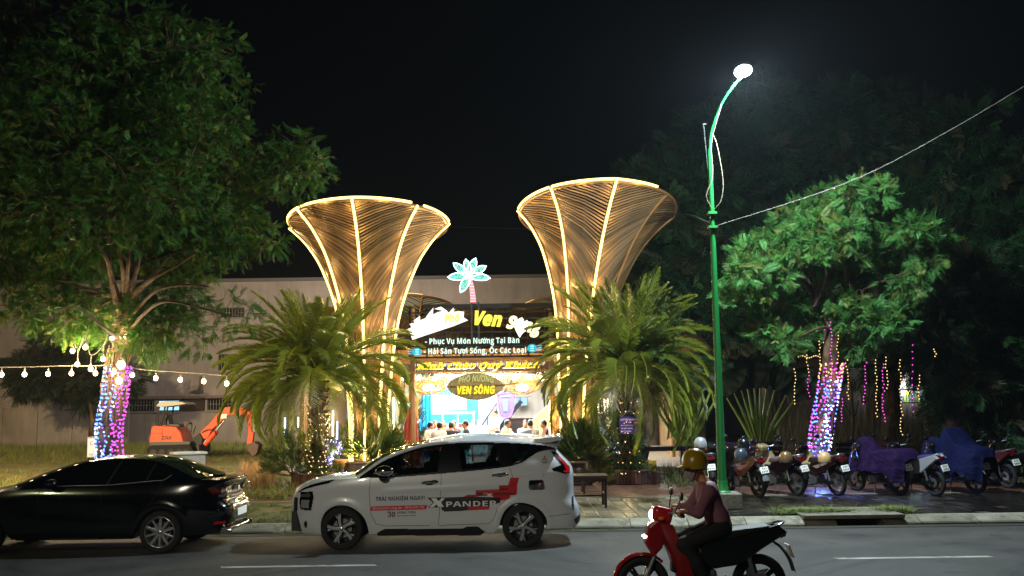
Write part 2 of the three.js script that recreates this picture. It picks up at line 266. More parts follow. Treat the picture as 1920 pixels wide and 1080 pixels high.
{
  const pave = new THREE.Group(); pave.name = 'pavement'; scene.add(pave); tag(pave, null, null, null, 'structure');
  const bed = planarUV(box(17, 0.05, 3.9, 8.35, G - 0.04, KZ - 0.33 - 1.95)); part('paver_bed', bed, M(0x35302a, 0.95, { map: concreteTex }), pave);
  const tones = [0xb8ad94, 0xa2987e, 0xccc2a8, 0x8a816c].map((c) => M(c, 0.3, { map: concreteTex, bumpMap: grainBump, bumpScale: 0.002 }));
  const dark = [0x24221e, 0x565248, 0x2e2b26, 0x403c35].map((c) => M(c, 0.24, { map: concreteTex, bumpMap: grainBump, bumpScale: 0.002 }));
  const tw = 0.24, td = 0.42, geo = [0, 1, 2].map((k) => wallUV(box(tw - 0.012, 0.05, td - 0.012, 0, 0, 0, 0.008), 0.9 + k * 0.3)), rest = [];
  let n = 0;
  for (let j = 0; j < 9; j++) for (let i = 0; i < 72; i++) {
    const x = -0.05 + i * tw, z = KZ - 0.34 - td * (j + 0.5) - (i % 2) * td * 0.0, drop = rnd() < 0.03 ? 0.012 : 0, y = G - 0.023 + R(-0.003, 0.003) - drop;
    if (x > inletA - 0.85 && x < inletB + 0.7 && z > KZ - 1.3) continue;
    if (x > 4.2 && rnd() < 0.04) continue;
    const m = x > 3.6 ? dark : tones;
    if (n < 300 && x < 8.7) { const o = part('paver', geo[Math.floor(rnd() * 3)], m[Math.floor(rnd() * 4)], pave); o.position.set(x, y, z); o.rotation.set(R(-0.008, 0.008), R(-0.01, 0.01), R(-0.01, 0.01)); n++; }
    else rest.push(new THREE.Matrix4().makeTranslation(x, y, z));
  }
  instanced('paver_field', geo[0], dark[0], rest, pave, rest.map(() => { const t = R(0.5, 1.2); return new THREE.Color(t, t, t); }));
  // red brick forecourt
  const z0 = KZ - 0.33 - 3.9, fore = new THREE.Group(); fore.name = 'forecourt'; scene.add(fore); tag(fore, null, null, null, 'structure');
  part('brick_bed', planarUV(box(22, 0.05, 9.8, 1, G - 0.035, z0 - 4.9 - 0.03)), M(0x3a2c24, 0.95, { map: concreteTex }), fore);
  const bg = wallUV(box(0.232, 0.05, 0.108, 0, 0, 0, 0.006), 1), ms = [], cs = [];
  for (let j = 0; j < 80; j++) for (let i = 0; i < 86; i++) {
    const x = -8.6 + i * 0.24 + (j % 2) * 0.12, z = z0 - 0.06 - j * 0.116; if (x < -6.2 - 1.4 * fbm(z * 0.6, 2) && rnd() < 0.8) continue; if (z < -26.5 && (x < -6 || x > 5)) continue;
    ms.push(new THREE.Matrix4().compose(V(x, G - 0.02 + R(-0.004, 0.004), z), new THREE.Quaternion().setFromEuler(new THREE.Euler(R(-0.02, 0.02), R(-0.02, 0.02), 0)), V(1, 1, 1)));
    const t = R(0.6, 1.25), q = rnd(); cs.push(new THREE.Color(0.30 * t, (q < 0.3 ? 0.17 : 0.125) * t, 0.085 * t));
  }
  instanced('brick_paving', bg, M(0xffffff, 0.42, { map: concreteTex, bumpMap: grainBump, bumpScale: 0.002 }), ms, fore, cs);
  part('brick_edging', [box(18, 0.06, 0.09, 3.0, G - 0.018, z0 + 0.0, 0.01)], mat.concrete, fore);
}
// grass: blades on the verge, the vacant lot and round the slab
function blades(name, spots, h, c0, c1, label, nb = 6) {
  const g = []; for (let k = 0; k < nb; k++) { const a = k / nb * 6.28 + R(-0.4, 0.4), l = R(0.7, 1.1), w = 0.018, b = R(0.15, 0.5), dx = Math.cos(a), dz = Math.sin(a); const q = grid(1, 3, (u, v) => V(dx * (0.03 + b * v * v * l) + (u - 0.5) * w * (1 - v) * -dz, l * v * (1 - 0.2 * b * v), dz * (0.03 + b * v * v * l) + (u - 0.5) * w * (1 - v) * dx)); g.push(plain(q)); }
  const geo = merge(g), ms = [], cs = [];
  for (const [x, y, z, k] of spots) { ms.push(new THREE.Matrix4().compose(V(x, y, z), new THREE.Quaternion().setFromAxisAngle(V(0, 1, 0), R(0, 6.28)), V(R(0.7, 1.4), h * k * R(0.6, 1.3), R(0.7, 1.4)))); const t = rnd(), f = R(0.7, 1.3); cs.push(new THREE.Color(lerp(c0[0], c1[0], t) * f, lerp(c0[1], c1[1], t) * f, lerp(c0[2], c1[2], t) * f)); }
  const o = instanced(name, geo, M(0xffffff, 0.8), ms, scene, cs); tag(o, label, 'grass'); return o;
}
{
  let s = []; for (let i = 0; i < 16000; i++) { const z = -22.4 - 33 * Math.pow(rnd(), 1.3), x = R(-34, -3.6 - (z < -27 ? -1 : 1.2)); if (x > -5 && z > -30) continue; s.push([x, 0.14, z, 0.6 + 0.9 * sst(-z, 34, 52) + 0.4 * fbm(x * 0.3, z * 0.3)]); }
  blades('grass_lot', s, 0.3, [0.07, 0.11, 0.015], [0.2, 0.18, 0.035], 'rough grass covering the vacant lot behind the dark saloon');
  s = []; for (let i = 0; i < 2600; i++) { const x = R(-12, -3.2), z = R(KZ - 0.36, KZ - 4.2); if (fbm(x * 0.9, z * 0.9, 3) < -0.08) continue; s.push([x, 0.13, z, R(0.5, 1)]); }
  blades('grass_verge', s, 0.09, [0.06, 0.1, 0.015], [0.12, 0.12, 0.03], 'short patchy grass on the verge between the two cars');
  s = []; for (let i = 0; i < 420; i++) { const a = rnd() < 0.68, x = a ? onGround(1530, 955).x + R(-0.75, 0.35) + R(-0.3, 0.3) : onGround(1632, 950).x + R(-0.2, 0.35), z = KZ - (a ? R(0.42, 0.95) : R(0.45, 1.0)); s.push([x, 0.15, z, R(0.5, 1.3)]); }
  blades('grass_tufts', s, 0.1, [0.08, 0.12, 0.02], [0.14, 0.16, 0.03], 'grass tufts growing round the drain cover slab');
  s = []; for (let i = 0; i < 500; i++) { const x = R(-9, 4), z = KZ + R(0.005, 0.05); if (fbm(x * 1.7, 4) < -0.02) continue; s.push([x, 0.005, z, R(0.3, 1)]); }
  blades('grass_gutter', s, 0.05, [0.06, 0.08, 0.015], [0.12, 0.11, 0.03], 'thin weeds growing along the foot of the kerb');
  s = []; for (let i = 0; i < 500; i++) { const p = onGround(R(455, 512), R(880, 918)); s.push([p.x, 0.13, p.z, R(0.5, 1.6)]); }
  blades('dry_grass', s, 0.34, [0.2, 0.11, 0.04], [0.34, 0.2, 0.08], 'dry brown weeds left of the round brick planter');
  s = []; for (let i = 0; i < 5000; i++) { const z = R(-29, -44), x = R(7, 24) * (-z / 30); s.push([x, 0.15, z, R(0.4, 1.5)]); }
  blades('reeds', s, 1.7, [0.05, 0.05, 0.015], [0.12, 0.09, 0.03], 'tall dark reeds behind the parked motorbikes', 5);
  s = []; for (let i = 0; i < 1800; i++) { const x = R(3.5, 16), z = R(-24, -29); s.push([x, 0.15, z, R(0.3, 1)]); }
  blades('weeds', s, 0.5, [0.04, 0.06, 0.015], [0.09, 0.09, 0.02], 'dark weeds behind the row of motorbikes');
}

// ================================================================ far buildings
{
  const bz = -58, b = thing('long_building', 'long pale building with small barred windows behind the vacant lot', 'building', V(-18, 0, bz));
  const W = M(0xb4aca6, 0.92, { map: plasterTex }), X = (px) => at(px, 600, 58).x + 18, Y = (py) => at(700, py, 58).y + 0.0;
  const H = Y(525), win = [], holes = [];
  const wins = [[0, 50, 661, 690, 0], [75, 96, 661, 690, 0], [8, 41, 756, 764, 0], [67, 88, 756, 764, 0], [413, 458, 573, 592, 1], [411, 452, 660, 691, 1], [241, 294, 743, 765, 1], [299, 342, 744, 766, 2], [392, 440, 742, 765, 1]];
  const out = new THREE.Shape([V2(-50, 0), V2(37, 0), V2(37, H), V2(-50, H)]);
  const rects = wins.map(([a, c, d, e, k]) => [X(a), X(c), Y(e), Y(d), k]);
  for (const [a, c, d, e] of rects) out.holes.push(new THREE.Path([V2(a, d), V2(a, e), V2(c, e), V2(c, d)]));
  part('wall', wallUV(placed(poly(out, 0.3), 0, 0, -0.3), 0.12), W, b);
  part('roof', [box(87.4, 0.18, 14, -6.5, H + 0.09, -6.8)], M(0x54504d, 0.9), b);
  for (const [a, c, d, e, k] of rects) {
    const w = c - a, h = e - d, cx = (a + c) / 2, cy = (d + e) / 2, f = part('window', [box(w, 0.07, 0.1, cx, e - 0.035, -0.06), box(w, 0.07, 0.1, cx, d + 0.035, -0.06), box(0.07, h - 0.14, 0.1, a + 0.035, cy, -0.06), box(0.07, h - 0.14, 0.1, c - 0.035, cy, -0.06)], M(0x1d1a1a, 0.6), b);
    const pane = part('window_pane', box(w - 0.1, h - 0.1, 0.01, cx, cy, -0.16), k === 2 ? glow(0.35, 0.75, 1, 1.5) : M(0x10100f, 0.15), f);
    if (k === 1) { const bars = []; for (let x = a + 0.18; x < c - 0.1; x += 0.17) bars.push(rod(V(x, d + 0.05, -0.03), V(x, e - 0.05, -0.03), 0.016)); bars.push(rod(V(a, d + h * 0.5, -0.03), V(c, d + h * 0.5, -0.03), 0.014)); part('window_bars', bars, M(0x77706a, 0.6), f); }
    part('sill', [box(w + 0.2, 0.08, 0.22, cx, d - 0.04, 0.11)], W, b);
  }
  part('ledge', [box(X(430) - X(236), 0.16, 0.5, (X(236) + X(430)) / 2, Y(740), 0.25)], M(0x6b5a4c, 0.9), b);
  part('shutter', [box(X(388) - X(345), Y(741) - Y(766), 0.12, (X(345) + X(388)) / 2, (Y(741) + Y(766)) / 2, 0.06)], M(0x5b4030, 0.9, { map: concreteTex }), b);
  for (const px of [918, 700, 540, 300, 120]) part('wall_seam', box(0.05, H - 0.2, 0.02, X(px), H / 2, 0.01), M(0x8b7d76, 0.9), b);
  part('vent_pipe', [box(0.5, 0.16, 0.3, X(376), Y(730), 0.15), rod(V(X(382), Y(730), 0.2), V(X(384), Y(700), 0.2), 0.05)], M(0x4a423c, 0.8), b);
  // boundary wall of panels in front of it
  const f = thing('boundary_wall', 'low pale boundary wall of plain panels at the far left', 'wall', V(at(-60, 800, 56).x, 0, -56));
  let x = 0; const end = at(242, 800, 56).x - f.position.x, hgt = at(60, 764, 56).y; let k = 0;
  while (x < end) { const w = Math.min(1.95, end - x); part('wall_panel', wallUV(box(w - 0.03, hgt + (k === 2 ? 0.06 : 0), 0.14, x + w / 2, hgt / 2, k % 2 ? 0.01 : 0), 0.2), k % 3 === 1 ? M(0xb0a69c, 0.92, { map: plasterTex }) : W, f); x += w; k++; }
  part('coping', [box(end, 0.07, 0.24, end / 2, hgt + 0.1, 0)], W, f);
  // the lit house at the right
  const hz = -46, h = thing('lit_house', 'pale house with one barred lit window behind the trees at right', 'house', V(at(1690, 740, 46).x, 0, hz));
  const XX = (px) => at(px, 740, 46).x - h.position.x, YY = (py) => at(1700, py, 46).y, hw = new THREE.Shape([V2(-5.2, 0), V2(16, 0), V2(16, 4.4), V2(-5.2, 4.4)]);
  const r2 = [[XX(1664), XX(1746), YY(756), YY(729), 2], [XX(1614), XX(1658), YY(756), YY(729), 0]];
  for (const [a, c, d, e] of r2) hw.holes.push(new THREE.Path([V2(a, d), V2(a, e), V2(c, e), V2(c, d)]));
  part('wall', wallUV(placed(poly(hw, 0.2), 0, 0, -0.2), 0.2), M(0xb9aaa5, 0.9, { map: plasterTex }), h);
  part('roof', [box(22, 0.2, 9, 5.4, 4.5, -4.2)], M(0x4a4644, 0.9), h);
  for (const [a, c, d, e, k] of r2) {
    const cx = (a + c) / 2, cy = (d + e) / 2, w = c - a, hh = e - d, f = part('window', [box(w, 0.05, 0.1, cx, e - 0.025, -0.06), box(w, 0.05, 0.1, cx, d + 0.025, -0.06), box(0.05, hh - 0.1, 0.1, a + 0.025, cy, -0.06), box(0.05, hh - 0.1, 0.1, c - 0.025, cy, -0.06)], mat.black, h), bars = [];
    for (let x = a + 0.12; x < c; x += 0.125) bars.push(rod(V(x, d, -0.03), V(x, e, -0.03), 0.012, 0.012, 5)); bars.push(rod(V(a, cy, -0.03), V(c, cy, -0.03), 0.012)); part('window_bars', bars, M(0x3a4a52, 0.5), f);
    if (k) { for (let i = 0; i < 16; i++) part('shelf_goods', box(R(0.08, 0.2), R(0.1, 0.34), 0.1, a + 0.1 + i * w / 16.5, d + R(0.12, 0.2) + (i % 2) * 0.28, -0.6), M([0x9aa83a, 0xc0a030, 0x4a5a60, 0x98a0a0][i % 4], 0.6), f); part('window_backing', box(w + 0.6, hh + 0.6, 0.03, cx, cy, -1.1), glow(0.55, 0.85, 0.9, 0.55), f);
      const l = new THREE.PointLight(lin(0.75, 0.95, 1), 8); l.position.set(cx, e - 0.05, -0.5); l.castShadow = true; f.add(l); }
    else part('window_pane', box(w, hh, 0.01, cx, cy, -0.12), M(0x14181c, 0.2), f);
  }
  part('porch_lamp', [ball(0.09, XX(1690), YY(722), 0.35)], glow(0.85, 0.95, 1, 6), h);
  const pl = new THREE.PointLight(lin(0.8, 0.93, 1), 7); pl.position.set(XX(1690), YY(722), 0.35); pl.castShadow = true; h.add(pl);
  part('eave', [box(6, 0.1, 1.1, XX(1700), YY(688), 0.5)], M(0xa8a29e, 0.9), h);
}

// ================================================================ bamboo towers shaped like goblets
function tower(label, px, d, prof, opt) {
  const base = at(px, 800, d), t = thing('bamboo_tower', label, 'bamboo tower', V(base.x, G, base.z), 0, null); t.rotation.x = opt.tilt || 0; if (opt.tilt) t.position.z -= 1.2;
  const H = prof[prof.length - 1][0], rAt = (h) => { for (let i = 1; i < prof.length; i++) if (h <= prof[i][0]) { const [a, b] = prof[i - 1], [c, e] = prof[i]; const u = (h - a) / (c - a), p0 = prof[Math.max(0, i - 2)], p3 = prof[Math.min(prof.length - 1, i + 1)], m0 = (e - p0[1]) / (c - p0[0]) * (c - a), m1 = (p3[1] - b) / (p3[0] - a) * (c - a); const u2 = u * u, u3 = u2 * u; return (2 * u3 - 3 * u2 + 1) * b + (u3 - 2 * u2 + u) * m0 + (-2 * u3 + 3 * u2) * e + (u3 - u2) * m1; } return prof[prof.length - 1][1]; };
  const lean = opt.lean || 0, P = (th, h, off = 0) => { const r = rAt(h) + off; return V(Math.sin(th) * r + lean * (h / H) * (h / H), h + (opt.arch || 0) * Math.cos(th) * Math.pow(h / H, 4), Math.cos(th) * r); };
  const th = (k) => (opt.start + k * 45) * Math.PI / 180, n = 8, h0 = opt.h0 || 0;
  // a lashed frame: ribs, rings, a slender core of poles
  for (let k = 0; k < n; k++) { const pts = []; for (let i = 0; i <= 14; i++) pts.push(P(th(k), lerp(h0, H, Math.pow(i / 14, 0.8)), 0.02)); part('rib', tube(pts, 0.042, 30, 7), mat.bamboo, t); }
  const rim = (k, f0, f1, off, up) => { const pts = []; for (let i = 0; i <= 8; i++) { const u = lerp(f0, f1, i / 8), a = P(th(k), H, off), b = P(th(k + 1), H, off), q = a.lerp(b, u), out = V(q.x - lean, 0, q.z).normalize(); pts.push(q.addScaledVector(out, 0.15 * 4 * u * (1 - u) * (rAt(H) / 2.1)).add(V(0, up + 0.02 * 4 * u * (1 - u), 0))); } return pts; };
  for (let k = 0; k < n; k++) part('rim_pole', tube(rim(k, 0, 1, 0, 0), 0.045, 12, 7), mat.bamboo, t);
  // slats: each panel between two ribs is filled with split canes that fall towards the middle rib
  for (let k = 0; k < n; k++) {
    const canes = [], mid = (opt.start + (k + 0.5) * 45), dirn = Math.sin((mid - (opt.mid || 0)) * Math.PI / 180) >= 0 ? 1 : -1, gap = opt.gap || 0.05;
    for (let h = h0 + 0.1; h < H + 2.0; h += gap * R(0.94, 1.06)) {
      const fall = lerp(0.5, 1.8, sst(H - h, -0.3, 2.2)) * (opt.steep || 1);
      let ua = 0, ub = 1, ha = h, hb = h; if (dirn > 0) ha = h - fall; else hb = h - fall;
      if (Math.min(ha, hb) > H) continue; if (Math.max(ha, hb) < h0) continue;
      if (ha > H) { ua = (ha - H) / (ha - hb); ha = H; } if (hb > H) { ub = 1 - (hb - H) / (hb - ha); hb = H; }
      if (ha < h0) { ua = (h0 - ha) / (hb - ha); ha = h0; } if (hb < h0) { ub = 1 - (h0 - hb) / (ha - hb); hb = h0; }
      if (ub - ua < 0.06) continue;
      const side = (u, hh) => { const a = P(th(k), hh), b = P(th(k + 1), hh), q = a.lerp(b, u), out = V(q.x - lean * (hh / H) ** 2, 0, q.z).normalize(); return q.addScaledVector(out, 0.13 * 4 * u * (1 - u) * (rAt(hh) / 2.1)); };
      const pts = [0, 0.5, 1].map((s) => { const u = lerp(ua, ub, s); return side(u, lerp(ha, hb, s)).add(V(0, 0, R(-0.006, 0.006))); }), r = R(0.025, 0.03);
      canes.push(rod(pts[0], pts[1], r, r, 5, true), rod(pts[1], pts[2], r, r, 5, true));
    }
    const g = merge(canes), c = new Float32Array(g.attributes.position.count * 3); for (let i = 0; i < c.length; i += 180) { const f = R(0.3, 1.25), w = R(0.9, 1.05); for (let j = i; j < Math.min(i + 180, c.length); j += 3) { c[j] = f; c[j + 1] = f * 0.98; c[j + 2] = f * w; } }
    g.setAttribute('color', new THREE.BufferAttribute(c, 3));
    part('cane_panel', g, opt.dark ? M(0x6f8068, 0.7, { vertexColors: true }) : M(0x7c5e38, 0.6, { vertexColors: true }), t, 'stuff');
  }
  part('core_pole', Array.from({ length: 7 }, (_, i) => { const a = i / 7 * 6.28, r = prof[0][1] * 0.55; return rod(V(Math.cos(a) * r, 0, Math.sin(a) * r), V(Math.cos(a + 0.6) * r, H * 0.8, Math.sin(a + 0.6) * r), 0.04, 0.03, 7); }), mat.bamboodark, t);
  part('ring', [0.25, 0.45, 0.65].map((f) => { const r = rAt(H * f) - 0.03; return plain(new THREE.TorusGeometry(r, 0.025, 6, 24)).rotateX(Math.PI / 2).translate(lean * f * f, H * f, 0); }), mat.bamboodark, t);
  for (const k of opt.lit || []) {
    const pts = [], hs = opt.litFrom ?? h0; for (let i = 0; i <= 20; i++) pts.push(P(th(k), lerp(hs, H, i / 20), 0.085));
    part('led_strip', tube(pts, opt.r || 0.034, 44, 6), glow(1, 0.76, 0.22, opt.k || 3.6), t);
    for (const f of [0.1, 0.25, 0.38, 0.5, 0.6, 0.7, 0.8, 0.9, 0.97]) { const q = P(th(k), lerp(hs, H, f), 0.22), l = new THREE.PointLight(lin(1, 0.7, 0.28), opt.w || 1.1); l.position.copy(q); l.castShadow = true; l.shadow.radius = 1.5; t.add(l); }
  }
  for (const [k, a, b] of opt.rim || []) {
    const pts = rim(k, a, b, 0.05, 0.055); part('led_rim_strip', tube(pts, opt.r || 0.034, 14, 6), glow(1, 0.76, 0.22, opt.k || 3.6), t);
    const l = new THREE.PointLight(lin(1, 0.7, 0.28), (opt.w || 1.1) * 0.9 * (b - a)); const q = rim(k, 0.5 * (a + b), 0.5 * (a + b) + 0.001, 0.22, -0.02)[0]; l.position.copy(q); l.castShadow = true; t.add(l);
  }
  return t;
}
const TD = 27;
const prof = (k) => [[0, 0.42], [1.6, 0.42], [2.6, 0.5], [3.8, 0.62], [4.75, 0.8], [5.6, 1.08], [6.25, 1.38], [6.72, 1.72], [7.0, 1.97], [7.14, 2.15]].map(([h, r]) => [h * k, r]);
tower('left bamboo goblet tower with five lit ribs behind the left palm', 691, TD, prof(0.975), { start: -93, mid: -3, lit: [0, 1, 2, 3, 4], rim: [[0, 0.0, 1], [1, 0.08, 1], [2, 0, 0.9], [3, 0.15, 1]], lean: 0, arch: 0.28 });
tower('right bamboo goblet tower with three lit ribs behind the right palm', 1084, TD, prof(1.01), { start: -82, mid: 22, lit: [0, 1, 2], rim: [[0, 0, 0.95], [1, 0, 1], [2, 0.0, 0.72]], lean: 0.66, arch: 0.42 });
const prof2 = [[0, 0.4], [2.4, 0.5], [3.6, 0.85], [4.5, 1.25], [5.2, 1.65], [5.7, 1.95]];
tower('smaller green cane goblet with thin rim lights behind the left tower', 752, 35, prof2, { start: -70, dark: true, gap: 0.07, rim: [[1, 0, 1]], lit: [3], litFrom: 4.4, r: 0.012, w: 0.35, k: 1.6, tilt: -0.28 });
tower('smaller green cane goblet with thin rim lights behind the right tower', 1076, 36, prof2, { start: -110, dark: true, gap: 0.07, rim: [[1, 0, 0.5]], lit: [], r: 0.01, w: 0.5, k: 1.2, tilt: -0.28 });

// ================================================================ the gate and its signs
const GD = 29.2, gx = (px) => at(px, 620, GD).x, gy = (py, px = 895) => at(px, py, GD).y;
{
  const t = thing('gate_lattice', 'black steel lattice carrying the illuminated restaurant signs', 'gate', V(0, 0, -GD));
  const x0 = gx(764), x1 = gx(1040), bars = (ys, r, z) => ys.map((y) => box(x1 - x0, r, r, (x0 + x1) / 2, gy(y), z, 0));
  part('top_beam', [box(x1 - x0 - 0.5, 0.14, 0.14, (x0 + x1) / 2 + 0.2, gy(574), -0.06, 0.01)], mat.steel, t);
  for (const y of [585, 597, 610, 622, 634, 648, 662]) part('cross_bar', bars([y], 0.045, -0.05), mat.steel, t);
  part('bottom_beam', bars([671], 0.1, -0.06), mat.steel, t);
  for (const px of [768, 800, 832, 864, 890, 922, 956, 990, 1022]) part('upright', box(0.055, gy(572) - gy(671), 0.055, gx(px), (gy(572) + gy(671)) / 2, -0.14), mat.steel, t);
  for (const px of [772, 1034]) part('gate_post', rod(V(gx(px), G, -0.3), V(gx(px), gy(575), -0.3), 0.08, 0.07, 10), mat.bamboo, t);
  for (const s of [886, 899]) part('mast', box(0.05, gy(566) - gy(640), 0.05, gx(s) - 0.02, (gy(566) + gy(640)) / 2, 0.02), M(0x3a3c40, 0.5, { metalness: 0.6 }), t);
  // thatch fascia
  const strips = []; for (let x = gx(752); x < gx(1036); x += 0.034) strips.push(rod(V(x, gy(674), 0.06), V(x + R(-0.02, 0.02), gy(699) + R(-0.05, 0.02), 0.06 + R(-0.02, 0.02)), 0.013, 0.012, 5, true));
  part('cane_fascia', strips, M(0x5e4426, 0.7), t, 'stuff');
  const lb = part('led_bar', box(2.7, 0.05, 0.06, -0.95, gy(703), 0.02), glow(1, 0.93, 0.8, 5), t), bl = new THREE.RectAreaLight(lin(1, 0.82, 0.45), 520, 2.7, 0.12); bl.position.set(-0.95, gy(703) - 0.06, 0.1); bl.rotation.set(0, Math.PI, 0); bl.rotateX(0.5); t.add(bl);
  part('fascia_rail', [box(gx(1036) - gx(752), 0.06, 0.08, (gx(752) + gx(1036)) / 2, gy(673), 0.08), box(gx(1036) - gx(752), 0.05, 0.06, (gx(752) + gx(1036)) / 2, gy(697), 0.1)], mat.bamboo, t);
}
const signText = (name, text, cx, cy, w, h, m, label, o = {}, z = 0.1) => { const g = fitted(text, w, h, o.depth || 0.05, o), s = top(name, g, m, label, 'sign lettering'); s.position.set(gx(cx), gy(cy), -GD + z); s.rotation.z = o.tilt || 0; return s; };
const pxm = F / GD, px = (n) => n / pxm;
signText('sign_letters', '- Phục Vụ Món Nướng Tại Bàn', 885.5, 644.5, px(176), px(10.5), glow(0.72, 1, 0.82, 1.3), 'upper row of glowing white letters on the gate', { bold: 0.002 });
signText('sign_letters', '- Hải Sản Tươi Sống, Ốc Các Loại', 890.5, 663, px(191), px(10.5), glow(0.72, 1, 0.82, 1.3), 'lower row of glowing white letters on the gate', { bold: 0.002 });
signText('sign_letters', 'Kính Chào Quý Khách', 896, 691.5, px(232), px(11.5), glow(1, 0.72, 0.01, 1.35), 'yellow slanted greeting on the cane fascia', { skew: 0.45, bold: 0.045, font: serifBold }, 0.16);
{
  // great brush letters and the crown-like glowing shrimp shape that carries the first word
  const t = signText('sign_letters', 'Ven', 915, 611, px(52), px(25), glow(1, 0.83, 0.07, 1.5), 'large yellow brush letters Ven in the middle of the gate top', { skew: 0.25, bold: 0.05 }, 0.14); t.rotation.z = -0.09;
  const s = signText('sign_letters', 'Sông', 981, 622, px(66), px(23), glow(1, 0.9, 0.42, 2.0), 'large pale brush letters Sông half hidden by the right palm', { skew: 0.2, bold: 0.05 }, 0.14); s.rotation.z = -0.2;
  const o = [[763, 618], [774, 613], [770, 607], [780, 605], [778, 600], [788, 593], [788, 601], [799, 597], [803, 591], [813, 578], [812, 591], [822, 586], [834, 583], [817, 579], [828, 576], [838, 583], [842, 588], [851, 578], [849, 586], [862, 585], [870, 586], [869, 596], [877, 601], [868, 604], [850, 611], [815, 622], [796, 628], [775, 635], [770, 622]].map(([a, b]) => [gx(a), gy(b)]);
  const b = top('glowing_sign_board', poly(o, 0.07, 0.012), glow(1, 0.96, 0.85, 1.5), 'white glowing crown shaped sign board at left on the gate top', 'sign'); b.position.z = -GD + 0.12;
  const w = signText('sign_letters', 'Phố', 850, 604, px(30), px(14), glow(1, 0.83, 0.1, 1.5), 'small yellow word on the white crown shaped sign board', { skew: 0.25, bold: 0.04 }, 0.215); w.rotation.z = 0.06;
  const f = top('shrimp_sign', poly([[966, 598], [972, 603], [978, 601], [983, 607], [988, 604], [990, 612], [984, 622], [978, 628], [974, 634], [968, 622], [965, 610]].map(([a, c]) => [gx(a), gy(c)]), 0.06, 0.012), glow(1, 0.98, 0.92, 2.6), 'white glowing leaf ornament over the word Sông on the gate', 'sign'); f.position.z = -GD + 0.24;
  for (const [cx, cy, fl, lb] of [[777, 659, 1, 'teal fish ornament left of the two rows of letters'], [1003, 655, -1, 'teal fish ornament right of the two rows of letters']]) {
    const q = thing('fish_sign', lb, 'sign', V(gx(cx), gy(cy), -GD + 0.12)), k = px(1) * fl, e = new THREE.Shape(); e.absellipse(6 * k, 0, px(9), px(8), 0, 6.28);
    part('sign_body', poly(e, 0.04), glow(0.02, 0.62, 0.78, 0.9), q); part('fin', [0, 1, 2].map((i) => placed(poly([[0, 0], [-14 * k, px(3)], [-13 * k, px(0)]], 0.03), 2 * k, px(4 - 4 * i), 0.0)), glow(0.2, 0.7, 0.9, 0.9), q); part('stripe', [0, 1, 2].map((i) => box(px(6), px(1.2), 0.02, 6 * k, px(4 - 4 * i), 0.05)), glow(0.6, 1, 1, 1.6), q);
  }
  // the neon palm above
  const pm = thing('neon_palm_sign', 'neon palm tree with turquoise leaves and pink trunk above the gate', 'neon sign', V(gx(880), gy(517), -GD + 0.02));
  const k = px(1), petal = (a, l, wd) => { const c = Math.cos(a), s = Math.sin(a), out = [], inn = []; for (let i = 0; i <= 16; i++) { const u = i / 16, w = wd * Math.pow(Math.sin(Math.PI * Math.min(1, u * 0.94 + 0.06)), 0.5); out.push([u * l, w]); inn.push([u * l, -w]); } return out.concat(inn.reverse()).map(([x, y]) => [k * (x * c - y * s), k * (x * s + y * c)]); };
  const rim = (o, r) => tube(o.map(([x, y]) => V(x, y, 0.05)).concat([V(o[0][0], o[0][1], 0.05)]), r, 60, 5);
  for (const [a, l, w] of [[100, 30, 6.5], [68, 34, 7], [140, 36, 6.5], [28, 36, 6.8], [184, 38, 7], [-8, 39, 6.5], [244, 34, 7]]) {
    const o = petal(a * Math.PI / 180, l, w), f = part('leaf_panel', poly(o, 0.03), glow(0.16, 0.66, 0.5, 0.8), pm);
    part('neon_tube', rim(o, 0.016), glow(0.62, 0.95, 1, 4), f); part('neon_dots', Array.from({ length: 26 }, () => { const u = R(0.15, 0.9), v = R(-0.6, 0.6), q = a * Math.PI / 180; return ball(0.012, k * (u * l * Math.cos(q) - v * w * Math.sin(q) * Math.sin(3.1 * u)), k * (u * l * Math.sin(q) + v * w * Math.cos(q) * Math.sin(3.1 * u)), 0.035, 1, 1, 1, 6); }), glow(0.15, 0.95, 0.55, 3), f);
  }
  const tr = [V(1 * k, -2 * k, 0), V(5 * k, -20 * k, 0), V(7 * k, -36 * k, 0), V(8 * k, -52 * k, 0)];
  const trunk = part('neon_trunk', taper(tr, (u) => k * lerp(3.4, 5.0, u), 20, 10), glow(0.85, 0.06, 0.12, 0.8), pm);
  const cv = new THREE.CatmullRomCurve3(tr); part('neon_ring', Array.from({ length: 17 }, (_, i) => { const u = 0.04 + i * 0.057, q = cv.getPointAt(u), r = k * lerp(3.6, 5.2, u); return plain(new THREE.TorusGeometry(r, 0.008, 4, 14)).rotateX(Math.PI / 2).translate(q.x, q.y, q.z); }), glow(1, 0.62, 0.66, 2.4), trunk);
  const pl = new THREE.PointLight(lin(0.6, 0.95, 0.9), 2); pl.position.set(0, 0, 0.6); pl.castShadow = true; pm.add(pl);
  // woven leaf sign
  const lf = thing('woven_leaf_sign', 'dark woven leaf shaped sign hanging below the fascia, with yellow letters', 'sign', V(gx(893), gy(725), -GD + 0.32)), ol = [];
  for (let i = 0; i <= 24; i++) { const u = i / 24; ol.push([lerp(-55, 52, u), 25 * Math.pow(Math.sin(Math.PI * u), 0.62)]); } for (let i = 23; i > 0; i--) { const u = i / 24; ol.push([lerp(-55, 52, u), -25 * Math.pow(Math.sin(Math.PI * u), 0.62)]); }
  part('leaf_board', poly(ol.map(([a, b]) => [a * k, b * k]), 0.04), M(0x3c2e20, 0.85), lf);
